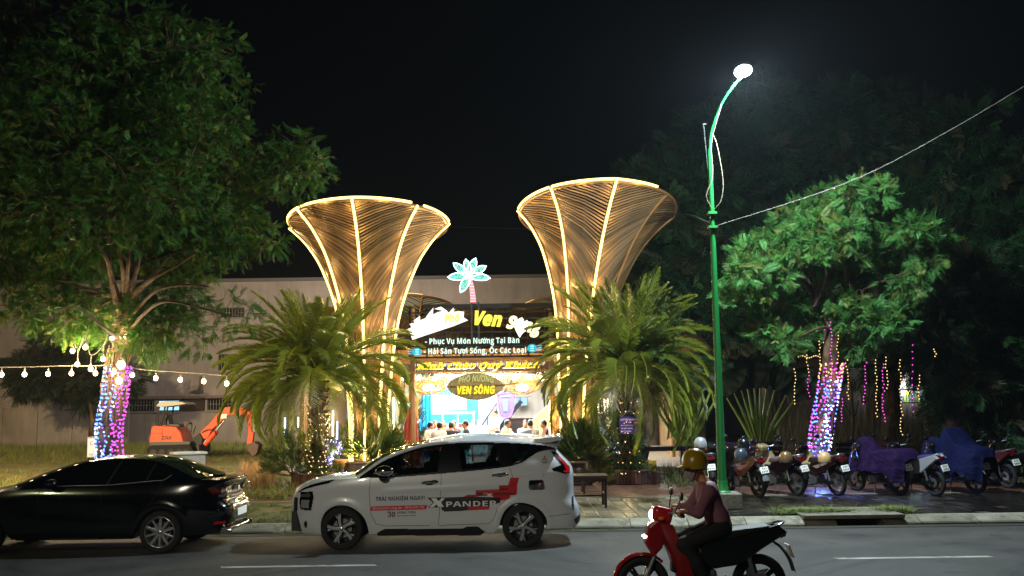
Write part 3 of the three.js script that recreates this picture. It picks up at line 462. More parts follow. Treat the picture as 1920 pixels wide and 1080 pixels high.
  const wv = []; for (let i = 0; i < 42; i++) { const u = (i + 0.5) / 42, x = lerp(-54, 51, u), h = 25 * Math.pow(Math.sin(Math.PI * u), 0.62); for (const s of [-1, 1]) wv.push(rod(V(x * k, 0, 0.05), V(Math.min(51, x + h * 0.5) * k, s * k * 25 * Math.pow(Math.sin(Math.PI * clamp((Math.min(51, x + h * 0.5) + 55) / 107, 0.001, 0.999)), 0.62), 0.05), 0.012, 0.009, 4)); }
  part('weave', wv, M(0xc4b48c, 0.7), lf, 'stuff'); part('stem', [tube([V(-50 * k, 0, 0.06), V(20 * k, 1 * k, 0.07), V(52 * k, 2 * k, 0.05), V(78 * k, 6 * k, 0.02)], 0.025, 20), rod(V(-20 * k, 22 * k, 0), V(-20 * k, 30 * k, 0), 0.01), rod(V(20 * k, 22 * k, 0), V(20 * k, 30 * k, 0), 0.01)], mat.bamboodark, lf);
  const a = part('sign_letters', fitted('PHỐ NƯỚNG', px(66), px(11), 0.04, { skew: 0.2, bold: 0.02, arc: 0.35 }), glow(0.62, 0.6, 0.2, 1.0), lf); a.position.set(0, 5.5 * k, 0.09);
  const c2 = part('sign_letters', fitted('VEN SÔNG', px(70), px(14), 0.05, { skew: 0.15, bold: 0.04 }), glow(1, 0.74, 0.03, 1.35), lf); c2.position.set(-0.5 * k, -13.5 * k, 0.09);
}
// lattice posts of yellow bamboo with diamonds
function lattice(label, px0, px1, d, yTop, yBot) {
  const a = at(px0, yTop, d), b = at(px1, yBot, d), t = thing('lattice_post', label, 'bamboo screen', V((a.x + b.x) / 2, b.y, -d)), w = Math.abs(b.x - a.x), h = a.y - b.y, y = M(0xc8922e, 0.55);
  part('cane', Array.from({ length: 9 }, (_, i) => rod(V(-w / 2 + w * i / 8, 0, 0), V(-w / 2 + w * i / 8, h, 0), 0.022, 0.022, 6)), y, t);
  const s = w * 0.62; for (let k = 0; (k + 0.5) * s * 1.45 < h; k++) part('diamond', [[s, 0.03], [0.03, s]].flatMap(([q, e]) => [-1, 1].map((m) => box(q, e, 0.06, q > e ? 0 : m * s / 2, q > e ? m * s / 2 : 0, 0))).map((g) => placed(g, -w * 0.15, (k + 0.5) * s * 1.45, 0.07, 0, 0, Math.PI / 4)), M(0x8a5a1e, 0.5), t);
}
lattice('yellow bamboo post with diamond frames at the right side of the gate', 1036, 1062, 28.4, 742, 850);
lattice('yellow bamboo screen with diamond frames at the left side of the gate', 727, 750, 28.6, 690, 745);

// ================================================================ figures: one skin meshed from a field of tapered bones
function field(bones, cell, k = 0.03, cut) {
  let lo = V(1e9, 1e9, 1e9), hi = V(-1e9, -1e9, -1e9);
  for (const [a, b, ra, rb] of bones) { const r = Math.max(ra, rb ?? ra) * 1.05; lo.min(V(Math.min(a.x, b.x) - r, Math.min(a.y, b.y) - r, Math.min(a.z, b.z) - r)); hi.max(V(Math.max(a.x, b.x) + r, Math.max(a.y, b.y) + r, Math.max(a.z, b.z) + r)); }
  const c = lo.clone().add(hi).multiplyScalar(0.5), S = Math.max(hi.x - lo.x, hi.y - lo.y, hi.z - lo.z) / 2 + 3 * cell, n = Math.min(120, Math.ceil(2 * S / cell)), mc = new MarchingCubes(n, new THREE.MeshBasicMaterial(), false, false, 120000);
  mc.isolation = 0; const half = n / 2, f = mc.field;
  const B = bones.map(([a, b, ra, rb, s]) => ({ a, d: b.clone().sub(a), l: b.clone().sub(a).lengthSq() || 1e-9, ra, rb: rb ?? ra, s: s || null }));
  for (let z = 0; z < n; z++) for (let y = 0; y < n; y++) for (let x = 0; x < n; x++) {
    const X = c.x + (x - half) / half * S, Y = c.y + (y - half) / half * S, Z = c.z + (z - half) / half * S; let d = 1e3;
    for (const q of B) {
      let px = X - q.a.x, py = Y - q.a.y, pz = Z - q.a.z; const t = clamp((px * q.d.x + py * q.d.y + pz * q.d.z) / q.l, 0, 1);
      px -= q.d.x * t; py -= q.d.y * t; pz -= q.d.z * t; if (q.s) { px /= q.s[0]; py /= q.s[1]; pz /= q.s[2]; }
      const e = Math.sqrt(px * px + py * py + pz * pz) - (q.ra + (q.rb - q.ra) * t), h = Math.max(k - Math.abs(d - e), 0) / k; d = Math.min(d, e) - h * h * k * 0.25;
    }
    if (cut) d = Math.max(d, cut(X, Y, Z));
    f[x + y * n + z * n * n] = -d;
  }
  mc.update(); const N = mc.count ?? mc.geometry.drawRange.count, g = new THREE.BufferGeometry(), P = new Float32Array(N * 3);
  for (let i = 0; i < N; i++) { P[i * 3] = mc.positionArray[i * 3] * S + c.x; P[i * 3 + 1] = mc.positionArray[i * 3 + 1] * S + c.y; P[i * 3 + 2] = mc.positionArray[i * 3 + 2] * S + c.z; }
  g.setAttribute('position', new THREE.BufferAttribute(P, 3)); g.setAttribute('normal', new THREE.BufferAttribute(Float32Array.from(mc.normalArray.subarray(0, N * 3)), 3));
  let q = mergeVertices(g, 1e-5); q.deleteAttribute('normal'); q.computeVertexNormals();
  const nn = q.attributes.normal, p = q.attributes.position, I = q.index.array, A = V(), Bv = V(), C = V(); let vol = 0;
  for (let i = 0; i < I.length; i += 3) { A.fromBufferAttribute(p, I[i]).sub(c); Bv.fromBufferAttribute(p, I[i + 1]).sub(c); C.fromBufferAttribute(p, I[i + 2]).sub(c); vol += A.dot(Bv.clone().cross(C)); }
  if (vol < 0) { for (let i = 0; i < I.length; i += 3) { const t = I[i]; I[i] = I[i + 1]; I[i + 1] = t; } q.computeVertexNormals(); }
  return plain(q);
}
// joints of a pose -> bones of the skin, of the shirt, of the trousers. Facing is -x; z to either side
function bonesOf(J) {
  const head = [[V(J.head.x, J.head.y + 0.015, J.head.z), V(J.head.x, J.head.y + 0.03, J.head.z), 0.098, 0.1, [1, 1.12, 0.82]], [V(J.head.x - 0.03, J.head.y - 0.06, J.head.z), V(J.head.x - 0.055, J.head.y - 0.075, J.head.z), 0.055, 0.04],
    [V(J.head.x - 0.095, J.head.y + 0.012, J.head.z), V(J.head.x - 0.118, J.head.y - 0.022, J.head.z), 0.01, 0.016], [V(J.head.x + 0.01, J.head.y + 0.0, J.head.z - 0.084), V(J.head.x + 0.015, J.head.y - 0.03, J.head.z - 0.083), 0.02, 0.012, [1, 1, 0.5]], [V(J.head.x + 0.01, J.head.y + 0.0, J.head.z + 0.084), V(J.head.x + 0.015, J.head.y - 0.03, J.head.z + 0.083), 0.02, 0.012, [1, 1, 0.5]],
    [V(J.head.x + 0.02, J.head.y - 0.06, J.head.z), J.neck, 0.052, 0.056]];
  const torso = [[J.neck, J.chest, 0.07, 0.12, [0.85, 1, 1.3]], [J.chest, J.waist, 0.128, 0.115, [0.88, 1, 1.3]], [J.waist, J.hip, 0.115, 0.13, [0.95, 1, 1.3]]], arms = [], legs = [];
  for (const s of [-1, 1]) {
    const sh = V(J.sho.x, J.sho.y, s * J.sho.z), el = V(J.elb.x, J.elb.y, s * J.elb.z), wr = V(J.wri.x, J.wri.y, s * J.wri.z);
    arms.push([V(J.chest.x, J.sho.y + 0.02, s * 0.06), sh, 0.07, 0.062], [sh, el, 0.055, 0.042], [el, wr, 0.041, 0.027]);
    const hp = V(J.hip.x, J.hip.y - 0.02, s * 0.095), kn = V(J.kne.x, J.kne.y, s * J.kne.z), an = V(J.ank.x, J.ank.y, s * J.ank.z);
    legs.push([hp, kn, 0.088, 0.058], [kn, V((kn.x + an.x) / 2 + 0.02, (kn.y + an.y) / 2, kn.z), 0.056, 0.055], [V((kn.x + an.x) / 2 + 0.02, (kn.y + an.y) / 2, kn.z), an, 0.055, 0.037], [V(an.x + 0.03, an.y - 0.05, an.z), V(an.x - 0.15, an.y - 0.06, an.z), 0.04, 0.028]);
  }
  return { head, torso, arms, legs };
}
const fat = (l, e, s = 1) => l.map(([a, b, r, q, k]) => [a, b, r + e, (q ?? r) + e, k]);
function handOn(c, side, grip = true) {                      // a hand closed on a bar along z at c (or lying flat, grip false); facing -x
  const b = [], W = 0.082; b.push([V(c.x + 0.05, c.y + 0.03, c.z - 0.022), V(c.x + 0.0, c.y + 0.034, c.z - 0.026), 0.019, 0.016], [V(c.x + 0.05, c.y + 0.03, c.z + 0.022), V(c.x + 0.0, c.y + 0.034, c.z + 0.026), 0.019, 0.016], [V(c.x + 0.085, c.y + 0.03, c.z), V(c.x + 0.04, c.y + 0.03, c.z), 0.026, 0.022]);
  [0.92, 1, 0.96, 0.78].forEach((l, i) => { const z = c.z + side * (-W / 2 + 0.012 + i * 0.0205), p = grip ? [V(c.x, c.y + 0.034, z), V(c.x - 0.034 * l, c.y + 0.016, z), V(c.x - 0.03 * l, c.y - 0.018, z), V(c.x - 0.004, c.y - 0.03, z)] : [V(c.x, c.y + 0.034, z), V(c.x - 0.04 * l, c.y + 0.03, z), V(c.x - 0.07 * l, c.y + 0.02, z), V(c.x - 0.088 * l, c.y + 0.006, z)]; for (let k = 0; k < 3; k++) b.push([p[k], p[k + 1], 0.0096 - k * 0.0006, 0.009 - k * 0.0006]); });
  b.push([V(c.x + 0.055, c.y + 0.02, c.z - side * 0.03), V(c.x + 0.02, c.y, c.z - side * 0.046), 0.013, 0.0105], [V(c.x + 0.02, c.y, c.z - side * 0.046), V(c.x - 0.008, c.y - 0.016, c.z - side * 0.04), 0.0105, 0.009]);
  return b;
}
function makeFigure(J, cell, o = {}) {
  const b = bonesOf(J), hands = [];
  for (const s of [-1, 1]) hands.push(field(handOn(V(J.wri.x - 0.075, J.wri.y - 0.03, s * J.wri.z), s, o.grip), o.hand || 0.006, 0.008));
  const skin = merge([field([...b.head, ...b.torso, ...b.arms, ...b.legs], cell, 0.035), ...hands]);
  const sleeve = b.arms.flatMap((q, i) => i % 3 === 2 ? (o.long ? [q] : []) : [q]);
  const shirt = field([...fat(b.torso, 0.014), ...fat(sleeve, 0.012)], cell, 0.04, (x, y, z) => Math.max(y - (J.neck.y + 0.012), o.long ? -1 : -1)), pants = field([[J.waist, J.hip, 0.11, 0.142, [0.95, 1, 1.3]], ...fat(b.legs.filter((_, i) => i % 4 < 3), 0.016)], cell, 0.04, (x, y) => y - (J.hip.y + 0.12));
  const shoes = field(fat(b.legs.filter((_, i) => i % 4 === 3), 0.012), Math.min(cell, 0.014), 0.02);
  const hx = J.head.x, hy = J.head.y, hz = J.head.z;
  const hair = field([[V(hx + 0.012, hy + 0.03, hz), V(hx + 0.012, hy + 0.045, hz), 0.106, 0.104, [1, 1.1, 0.84]]], Math.min(cell, 0.012), 0.02, (x, y, z) => Math.max(hy - 0.02 + (x < hx - 0.02 ? (hx - 0.02 - x) * 1.35 : -0.05 * sst(x, hx, hx + 0.1)) - y, -1));
  const eyes = merge([-1, 1].flatMap((s) => [ball(0.009, hx - 0.089, hy + 0.012, hz + s * 0.034, 0.7, 0.8, 1.2, 8), box(0.008, 0.006, 0.03, hx - 0.094, hy + 0.036, hz + s * 0.034)])), mouth = box(0.006, 0.006, 0.04, hx - 0.097, hy - 0.052, hz);
  return { skin, shirt, pants, shoes, hair, eyes, mouth };
}
const skinM = M(0xb27a58, 0.55), hairM = M(0x0c0908, 0.45), pantsM = M(0x1c2130, 0.85), shoeM = M(0x17120f, 0.7);
function dress(t, f, shirt, o = {}) {
  part('body', f.skin, o.skin || skinM, t); part('shirt', f.shirt, shirt, t); part('trousers', f.pants, o.pants || pantsM, t); part('shoes', f.shoes, shoeM, t);
  if (!o.bald) part('hair', f.hair, hairM, t); part('eyes', f.eyes, mat.black, t); part('mouth', f.mouth, M(0x6e322a, 0.6), t);
}
const seatA = makeFigure({ head: V(-0.1, 1.2, 0), neck: V(-0.04, 1.06, 0), chest: V(0, 0.9, 0), waist: V(0.03, 0.68, 0), hip: V(0.03, 0.53, 0), sho: V(-0.01, 0.98, 0.19), elb: V(-0.13, 0.76, 0.25), wri: V(-0.33, 0.8, 0.15), kne: V(-0.4, 0.5, 0.13), ank: V(-0.38, 0.09, 0.13) }, 0.028, { hand: 0.008 });
const seatB = makeFigure({ head: V(-0.02, 1.23, 0.02), neck: V(0.0, 1.09, 0), chest: V(0.02, 0.92, 0), waist: V(0.03, 0.69, 0), hip: V(0.03, 0.53, 0), sho: V(0.01, 1.01, 0.19), elb: V(-0.06, 0.77, 0.27), wri: V(-0.26, 0.83, 0.2), kne: V(-0.41, 0.5, 0.16), ank: V(-0.3, 0.09, 0.16) }, 0.028, { hand: 0.008 });
const stand = makeFigure({ head: V(-0.03, 1.57, 0), neck: V(0, 1.42, 0), chest: V(0.01, 1.25, 0), waist: V(0.0, 1.03, 0), hip: V(0, 0.9, 0), sho: V(0.01, 1.35, 0.19), elb: V(0.0, 1.08, 0.25), wri: V(-0.2, 1.0, 0.17), kne: V(-0.03, 0.49, 0.1), ank: V(0.03, 0.09, 0.11) }, 0.028, { hand: 0.008 });

// ================================================================ the open restaurant
const FL = 0.3;
{
  const r = thing('restaurant_hall', 'open thatched restaurant hall lit brightly behind the gate', 'restaurant', V(0, 0, -30));
  part('floor', wallUV(box(13.5, 0.3, 15, -0.8, FL - 0.15, -7.2)), M(0xb7a58e, 0.5, { map: concreteTex }), r);
  part('back_wall', wallUV(box(13.5, 4.2, 0.2, -0.8, FL + 2.1, -14.5), 0.3), M(0xaaa8a2, 0.8, { map: plasterTex }), r);
  for (const [x, m] of [[-7.4, 0x8a6a38], [5.8, 0x8a6a38]]) part('side_wall', wallUV(box(0.12, 2.6, 9, x, FL + 1.3, -9.6), 0.3), M(m, 0.8, { map: plasterTex }), r);
  part('ceiling', wallUV(box(13.2, 0.08, 13, -0.8, 3.72, -7.9), 0.3), M(0x8d7a58, 0.9, { map: thatchTex }), r);
  for (const s of [0, 1]) part('roof', wallUV(placed(box(13.8, 0.22, 7.6, 0, 0, 0), -0.8, 4.85, -4.6 - s * 7, s ? -0.28 : 0.28), 0.5), mat.thatch, r);
  for (const [x, z] of [[-4.1, -1.2], [-4.1, -8], [1.75, -1.2], [1.75, -8], [-7.2, -5], [5.5, -5]]) part('pillar', rod(V(x, FL, z), V(x, 3.7, z), 0.09, 0.08, 10), mat.bamboo, r);
  part('beam', [rod(V(-7.4, 3.55, -1.2), V(5.6, 3.55, -1.2), 0.07), rod(V(-7.4, 3.55, -8), V(5.6, 3.55, -8), 0.07), ...[-6, -3.4, -0.8, 1.8, 4.4].map((x) => rod(V(x, 3.62, -1), V(x, 3.62, -14), 0.045))], mat.bamboo, r);
  // thatch hanging from the eaves inside
  const st = (x0, x1, z, y0, l) => { const g = []; for (let i = 0; i < 260; i++) { const x = R(x0, x1), q = y0 + R(-0.08, 0.1), b = V(x + R(-0.12, 0.12), q - l * R(0.5, 1.1) * (0.75 + 0.35 * fbm(x * 2, z)), z + R(-0.25, 0.25)); g.push(rod(V(x, q, z + R(-0.2, 0.1)), b, 0.012, 0.004, 4, true)); } return g; };
  const tm = M(0xb09050, 0.85);
  part('thatch_fringe', st(-3.9, -1.6, -3.2, 3.05, 0.75), tm, r, 'stuff'); part('thatch_fringe', st(-6.5, -3.9, -3.4, 3.2, 0.6), tm, r, 'stuff'); part('thatch_fringe', st(0.5, 2.6, -3.2, 3.05, 0.6), tm, r, 'stuff'); part('thatch_fringe', st(-3.4, 1.4, -9, 3.3, 0.5), tm, r, 'stuff');
  // a net of small lights under the ceiling
  part('net_light', Array.from({ length: 150 }, () => ball(0.009, R(-3.1, 1.2), R(2.95, 3.25), R(-0.4, -3.2), 1, 1, 1, 5)), glow(0.8, 0.88, 1, 7), r, 'stuff');
  // ceiling panels that light the room
  for (const [x, z, w, h, k] of [[-1.2, -4.5, 4.6, 3, 34], [-1.2, -10.5, 5.4, 4, 42], [3.8, -6, 2.4, 4, 16], [-5.8, -6, 2.2, 4, 18]]) {
    part('ceiling_lamp', box(w, 0.03, h, x, 3.6, z), glow(1, 0.9, 0.74, 1.6), r);
    const l = new THREE.RectAreaLight(lin(0.98, 0.98, 0.95), k, w, h); l.position.set(x, 3.57, z); l.rotation.x = -Math.PI / 2; r.add(l);
  }
  const fl = thing('added_flood_lamp', 'added unseen wall washing lamp behind the restaurant roof, facing the long building', 'flood lamp', V(-6.5, 4.9, -45));  // unseen lamp, added only to brighten the far wall
  part('lamp_body', box(0.5, 0.4, 0.15, 0, 0, 0.1, 0.03), mat.grey, fl); part('lamp_lens', box(0.42, 0.32, 0.02, 0, 0, -0.0), glow(1, 0.86, 0.74, 6), fl); part('bracket', rod(V(0, -0.2, 0.1), V(0, -0.8, 0.4), 0.03), mat.grey, fl);
  const s = new THREE.SpotLight(lin(1, 0.86, 0.76), 720, 0, 1.45, 1); s.position.set(0, 0, -0.05); s.target.position.set(-6, -0.2, -10); s.castShadow = true; s.shadow.radius = 8; fl.add(s, s.target);
}
function pendant(px, py, d, label) {
  const p = at(px, py, d), t = thing('lantern', label, 'lantern', p, 0, 'woven lanterns inside the gate'), sh = [];
  for (let k = 0; k < 22; k++) { const a = k / 22 * 6.283, pts = []; for (let i = 0; i <= 8; i++) { const u = i / 8, r = 0.08 + 0.46 * Math.sin(Math.PI * (0.06 + 0.9 * u)); pts.push(V(Math.cos(a) * r, 0.2 - 0.4 * u, Math.sin(a) * r)); } sh.push(tube(pts, 0.012, 10, 4)); }
  for (const y of [0.12, 0, -0.12]) { const r = 0.08 + 0.46 * Math.sin(Math.PI * (0.06 + 0.9 * (0.5 - y / 0.4))); sh.push(plain(new THREE.TorusGeometry(r, 0.014, 4, 26)).rotateX(Math.PI / 2).translate(0, y, 0)); }
  part('lamp_shade', sh, M(0xd6a95a, 0.7), t); part('bulb', ball(0.15, 0, 0, 0, 1.3, 0.8, 1.3), glow(1, 0.85, 0.55, 5), t); part('cord', rod(V(0, 0.2, 0), V(0, 0.95, 0), 0.01), mat.blackwire, t);
  const l = new THREE.PointLight(lin(1, 0.82, 0.5), 9); l.castShadow = true; l.shadow.radius = 4; t.add(l); return t;
}
pendant(804, 727, 30.6, 'round woven lantern glowing left of the leaf shaped sign'); pendant(979, 727, 30.6, 'round woven lantern glowing right of the leaf shaped sign');
{ // festoon bulbs under the fascia
  const t = thing('string_lights', 'row of round bulbs strung across the gate under the fascia', 'string lights', at(757, 706, 30)), w = [];
  for (const px of [757, 786, 815, 843, 936, 964, 993, 1016]) { const p = at(px, 708 + (px % 3), 30).sub(t.position); w.push(V(p.x, p.y + 0.12, p.z)); part('light_bulb', ball(0.075, p.x, p.y, p.z), glow(1, 0.88, 0.62, 6), t); const l = new THREE.PointLight(lin(1, 0.84, 0.55), 5); l.position.copy(p); l.castShadow = true; l.shadow.radius = 3; t.add(l); }
  part('wire', tube(w, 0.008, 40), mat.blackwire, t);
}
// things standing in the hall
const ID = (px, py, d) => at(px, py, d);
{
  const A = (px, d) => at(px, 760, d).x, Yd = (py, d) => at(900, py, d).y;
  let t = thing('cyan_backdrop', 'bright cyan backdrop board at the left end of the hall', 'backdrop', V(A(835, 41), FL, -41.2));
  part('board', box(A(882, 41) - A(786, 41), 2.9, 0.08, 0, 1.45, 0), M(0x0592c4, 0.5), t); part('stripe', [box(0.5, 2.2, 0.02, -0.7, 1.5, 0.06), box(0.3, 1.2, 0.02, 1.2, 1.9, 0.06)], M(0x0a86d0, 0.5), t); part('white_panel', box(1.5, 0.6, 0.02, 0.1, 2.0, 0.07), M(0xdff2f4, 0.5), t);
  t = thing('side_screen', 'cyan curtain at the left edge of the opening', 'curtain', V(A(786, 37), FL, -37)); part('cloth', plain(grid(40, 4, (u, v) => V((u - 0.5) * 0.9, v * 2.5, 0.05 * Math.sin(u * 40)))), M(0x1497cf, 0.7), t);
  t = thing('ice_counter', 'white glazed food counter with cyan front in the hall', 'counter', V(A(845, 38.5), FL, -38.5)); const w = A(890, 38.5) - A(800, 38.5);
  part('counter_base', box(w, 0.95, 0.8, 0, 0.475, 0, 0.02), M(0x23b8c8, 0.4), t); part('counter_top', box(w + 0.1, 0.06, 0.9, 0, 0.98, 0), mat.white, t); part('glass_case', [box(w, 0.05, 0.7, 0, 1.62, 0), ...[-1, -0.33, 0.33, 1].map((k) => box(0.05, 0.6, 0.05, k * (w / 2 - 0.03), 1.31, 0.3))], mat.white, t);
  part('counter_lamp', box(w - 0.2, 0.04, 0.04, 0, 1.56, 0.32), glow(0.2, 0.85, 1, 5), t); const cl = new THREE.RectAreaLight(lin(0.15, 0.8, 1), 160, w - 0.2, 0.2); cl.position.set(0, 1.5, 0.42); cl.rotation.y = Math.PI; t.add(cl);
  for (let i = 0; i < 12; i++) part('food_tray', box(w / 13, 0.16, 0.4, -w / 2 + (i + 0.6) * w / 12.4, 1.12, 0.1, 0.02), M([0xd8442e, 0xe8dcc0, 0xd89a3e, 0xe6e6e0][i % 4], 0.5), t);
  t = thing('fridge', 'white upright fridge beside the food counter', 'fridge', V(A(897, 38), FL, -38)); part('fridge_body', box(0.75, 1.1, 0.7, 0, 0.55, 0, 0.02), mat.white, t); part('fridge_door', box(0.7, 0.95, 0.04, 0, 0.55, 0.37, 0.01), M(0xbfe8ee, 0.2), t); part('handle', rod(V(0.28, 0.4, 0.41), V(0.28, 0.8, 0.41), 0.012), mat.chrome, t);
  t = thing('white_sheet', 'large pale sheet hanging at the back of the hall', 'sheet', V(A(907, 42), FL + 0.9, -42)); part('cloth', plain(grid(40, 8, (u, v) => V((u - 0.5) * 1.6 * (1 - 0.1 * v), v * 1.7, 0.08 * Math.sin(u * 22 + v)))), M(0x7f8a90, 0.8), t);
  t = thing('staircase', 'dark metal stair with hand rail rising to the right in the hall', 'stairs', V(A(912, 39.5), FL, -39.5)); const L = A(955, 39.5) - A(912, 39.5);
  part('stringer', [placed(box(2.9, 0.16, 0.06, 0, 0, 0), L / 2, 0.9, 0.4, 0, 0, 0.88), placed(box(2.9, 0.16, 0.06, 0, 0, 0), L / 2, 0.9, -0.4, 0, 0, 0.88)], mat.steel, t); part('step', Array.from({ length: 9 }, (_, i) => box(0.26, 0.03, 0.8, -0.3 + i * 0.24, 0.1 + i * 0.26, 0)), mat.grey, t); part('hand_rail', [rod(V(-0.3, 0.9, 0.42), V(L + 0.2, 2.95, 0.42), 0.025), ...[0, 0.25, 0.5, 0.75, 1].map((u) => rod(V(lerp(-0.3, L + 0.2, u), lerp(0.0, 2.1, u), 0.42), V(lerp(-0.3, L + 0.2, u), lerp(0.9, 2.95, u), 0.42), 0.016))], mat.steel, t);
  t = thing('neon_menu_board', 'purple edged neon menu board in the middle of the hall', 'neon sign', V(A(947, 36.5), Yd(760, 36.5), -36.5)); const nk = 36.5 / F, o = [[-15, 20], [17, 21], [13, -14], [8, -22], [-8, -22], [-11, -14]].map(([a, b]) => [a * nk, b * nk]);
  part('board', poly(o, 0.06, 0.01), M(0x54469a, 0.5), t); part('neon_tube', tube([...o, o[0]].map(([x, y]) => V(x, y, 0.09)), 0.022, 80, 5), glow(0.5, 0.22, 1, 2.6), t); part('glass_print', [poly([[-6, 12], [7, 12], [5, -12], [-4, -12]].map(([a, b]) => [a * nk, b * nk]), 0.02).translate(0, 0, 0.075), box(20 * nk, 4 * nk, 0.02, 1 * nk, 16 * nk, 0.085)], glow(0.7, 0.85, 1, 0.8), t); part('post', rod(V(0, -22 * nk, 0), V(0, FL - t.position.y, 0), 0.04), mat.grey, t);
  t = thing('bar_counter', 'brown wooden bar counter right of the neon board', 'bar counter', V(A(975, 39), FL, -39)); part('counter_front', box(1.1, 1.3, 0.6, 0, 0.65, 0, 0.01), M(0x5c2a1c, 0.5, { map: woodTex }), t); part('counter_top', box(1.2, 0.05, 0.7, 0, 1.33, 0), M(0x3a1a12, 0.3), t); for (let i = 0; i < 3; i++) part('emblem', placed(box(0.22, 0.22, 0.02, 0, 0, 0), -0.36 + i * 0.36, 0.75, 0.31, 0, 0, 0.785), mat.white, t);
  for (const [px, lb] of [[969, 'small dark framed picture over the bar counter'], [983, 'second framed picture over the bar counter, nearer the ramp']]) { const q = thing('picture', lb, 'picture', V(A(px, 43), Yd(754, 43), -43.9)); part('picture_frame', box(0.34, 0.4, 0.03, 0, 0, 0), mat.black, q); part('picture_print', box(0.28, 0.34, 0.01, 0, 0, 0.025), M(0x3b5c9a, 0.6), q); }
  t = thing('ramp', 'beige sloping underside of a ramp at the right side of the hall', 'ramp', V(A(1010, 38), FL, -38)); part('ramp_body', poly([[-0.75, 0], [0.75, 0], [0.75, 1.95], [0.45, 1.95], [-0.75, 0.85]], 0.9), M(0xd8bb8c, 0.7, { map: plasterTex }), t);
  // round tables with plastic chairs
  const table = (px, py, d, lb) => { const p = onGround(px, 830, FL); const q = thing('dining_table', lb, 'table', V(A(px, d), FL, -d)); part('table_top', lathe([[0, 0.72], [0.6, 0.72], [0.62, 0.735], [0.6, 0.75], [0, 0.75]]), M(0xb5763f, 0.4, { map: woodTex }), q); for (let k = 0; k < 4; k++) part('leg', rod(V(Math.cos(k * 1.57) * 0.45, 0, Math.sin(k * 1.57) * 0.45), V(Math.cos(k * 1.57) * 0.35, 0.72, Math.sin(k * 1.57) * 0.35), 0.025), mat.wood, q); for (let k = 0; k < 5; k++) { const a = k * 1.3 + 0.4; part('dish', lathe([[0, 0.76], [0.09, 0.765], [0.12, 0.785], [0.115, 0.79], [0, 0.77]], 14).translate(Math.cos(a) * 0.3, 0, Math.sin(a) * 0.3), mat.white, q); } return q; };
  table(832, 0, 33.6, 'round wooden table with the party of seven at left in the hall'); table(985, 0, 33.4, 'round wooden table with four diners at right in the hall');
  const seat = (p, turn, c, lb) => { const q = thing('chair', lb, 'chair', p, turn, 'chairs at the hall tables'), m = M(c, 0.45); part('seat', box(0.4, 0.035, 0.4, 0.03, 0.44, 0, 0.012), m, q); part('backrest', [box(0.03, 0.3, 0.38, 0.23, 0.72, 0, 0.012)], m, q); for (const sx of [-1, 1]) for (const sz of [-1, 1]) part('leg', rod(V(0.03 + sx * 0.17, 0.44, sz * 0.17), V(0.03 + sx * 0.2, 0, sz * 0.2), 0.018), m, q); for (const s of [-1, 1]) part('back_post', rod(V(0.22, 0.44, s * 0.17), V(0.235, 0.84, s * 0.17), 0.014), m, q); };
  const shirts = { w: M(0xd6d2cc, 0.8), y: M(0xd1a01e, 0.8), k: M(0x121214, 0.8), c: M(0xd9c79a, 0.8), b: M(0x5a2e22, 0.8), g: M(0x8a93a0, 0.8) };
  const P = (px, py, d, turn, f, s, lb, c = 0xa8623a) => { const x = A(px, d), o = thing('person', lb, 'person', V(x, FL, -d), turn); dress(o, f, shirts[s]); seat(V(x, FL, -d), turn, c, 'wooden chair under the ' + lb.replace(/^(seated |person )/, '').slice(0, 52)); };
  P(802, 800, 33.4, Math.PI + 0.35, seatA, 'w', 'diner in white leaning in at the left edge of the left party');
  P(822, 803, 32.7, -Math.PI / 2 - 0.3, seatA, 'w', 'diner in white seen from behind in the left party');
  P(814, 800, 34.6, Math.PI / 2 + 0.3, seatB, 'g', 'diner in grey behind the two white shirts');
  P(829, 795, 34.9, Math.PI / 2, seatB, 'y', 'diner in yellow on the far side of the left table');
  P(846, 803, 32.8, -Math.PI / 2 + 0.2, seatA, 'k', 'diner in black seen from behind in the left party');
  P(850, 797, 34.7, Math.PI / 2 - 0.3, seatB, 'b', 'diner in dark red on the far side of the left table');
  P(873, 797, 33.5, 0.1, seatB, 'k', 'diner in black facing left at the right edge of the left party');
  P(950, 803, 33.3, Math.PI - 0.5, seatB, 'c', 'diner in cream shirt facing right at the right table');
  P(984, 801, 34.6, Math.PI / 2, seatA, 'g', 'diner in grey on the far side of the right table');
  P(995, 803, 32.6, -Math.PI / 2 + 0.2, seatB, 'w', 'diner in white seen from behind at the right table', 0x3a6a9a);
  P(1024, 803, 33.4, 0.1, seatA, 'b', 'diner in brown facing left at the right table');
  const wt = thing('person', 'standing waiter in white top and dark trousers beside the neon board', 'person', V(A(929, 36), FL, -36), 0.4); dress(wt, stand, shirts.w);
  part('apron', plain(grid(10, 6, (u, v) => V(-0.17 + 0.05 * Math.pow(u * 2 - 1, 2), 0.62 + v * 0.4, (u - 0.5) * 0.36))), M(0xb88a4a, 0.8), wt);
  // wooden folding chairs and the red drape at the left of the opening
  t = thing('red_drape', 'red brown cloth wrapped round a post left of the opening', 'drape', V(A(770, 32), FL, -32)); part('cloth', plain(grid(36, 8, (u, v) => { const a = u * 6.283, r = lerp(0.3, 0.14, v) * (1 + 0.15 * Math.sin(a * 6)); return V(Math.cos(a) * r, v * 1.9, Math.sin(a) * r); })), M(0x8a2a16, 0.7), t); part('post', rod(V(0, 0, 0), V(0, 3.2, 0), 0.05), mat.bamboodark, t);
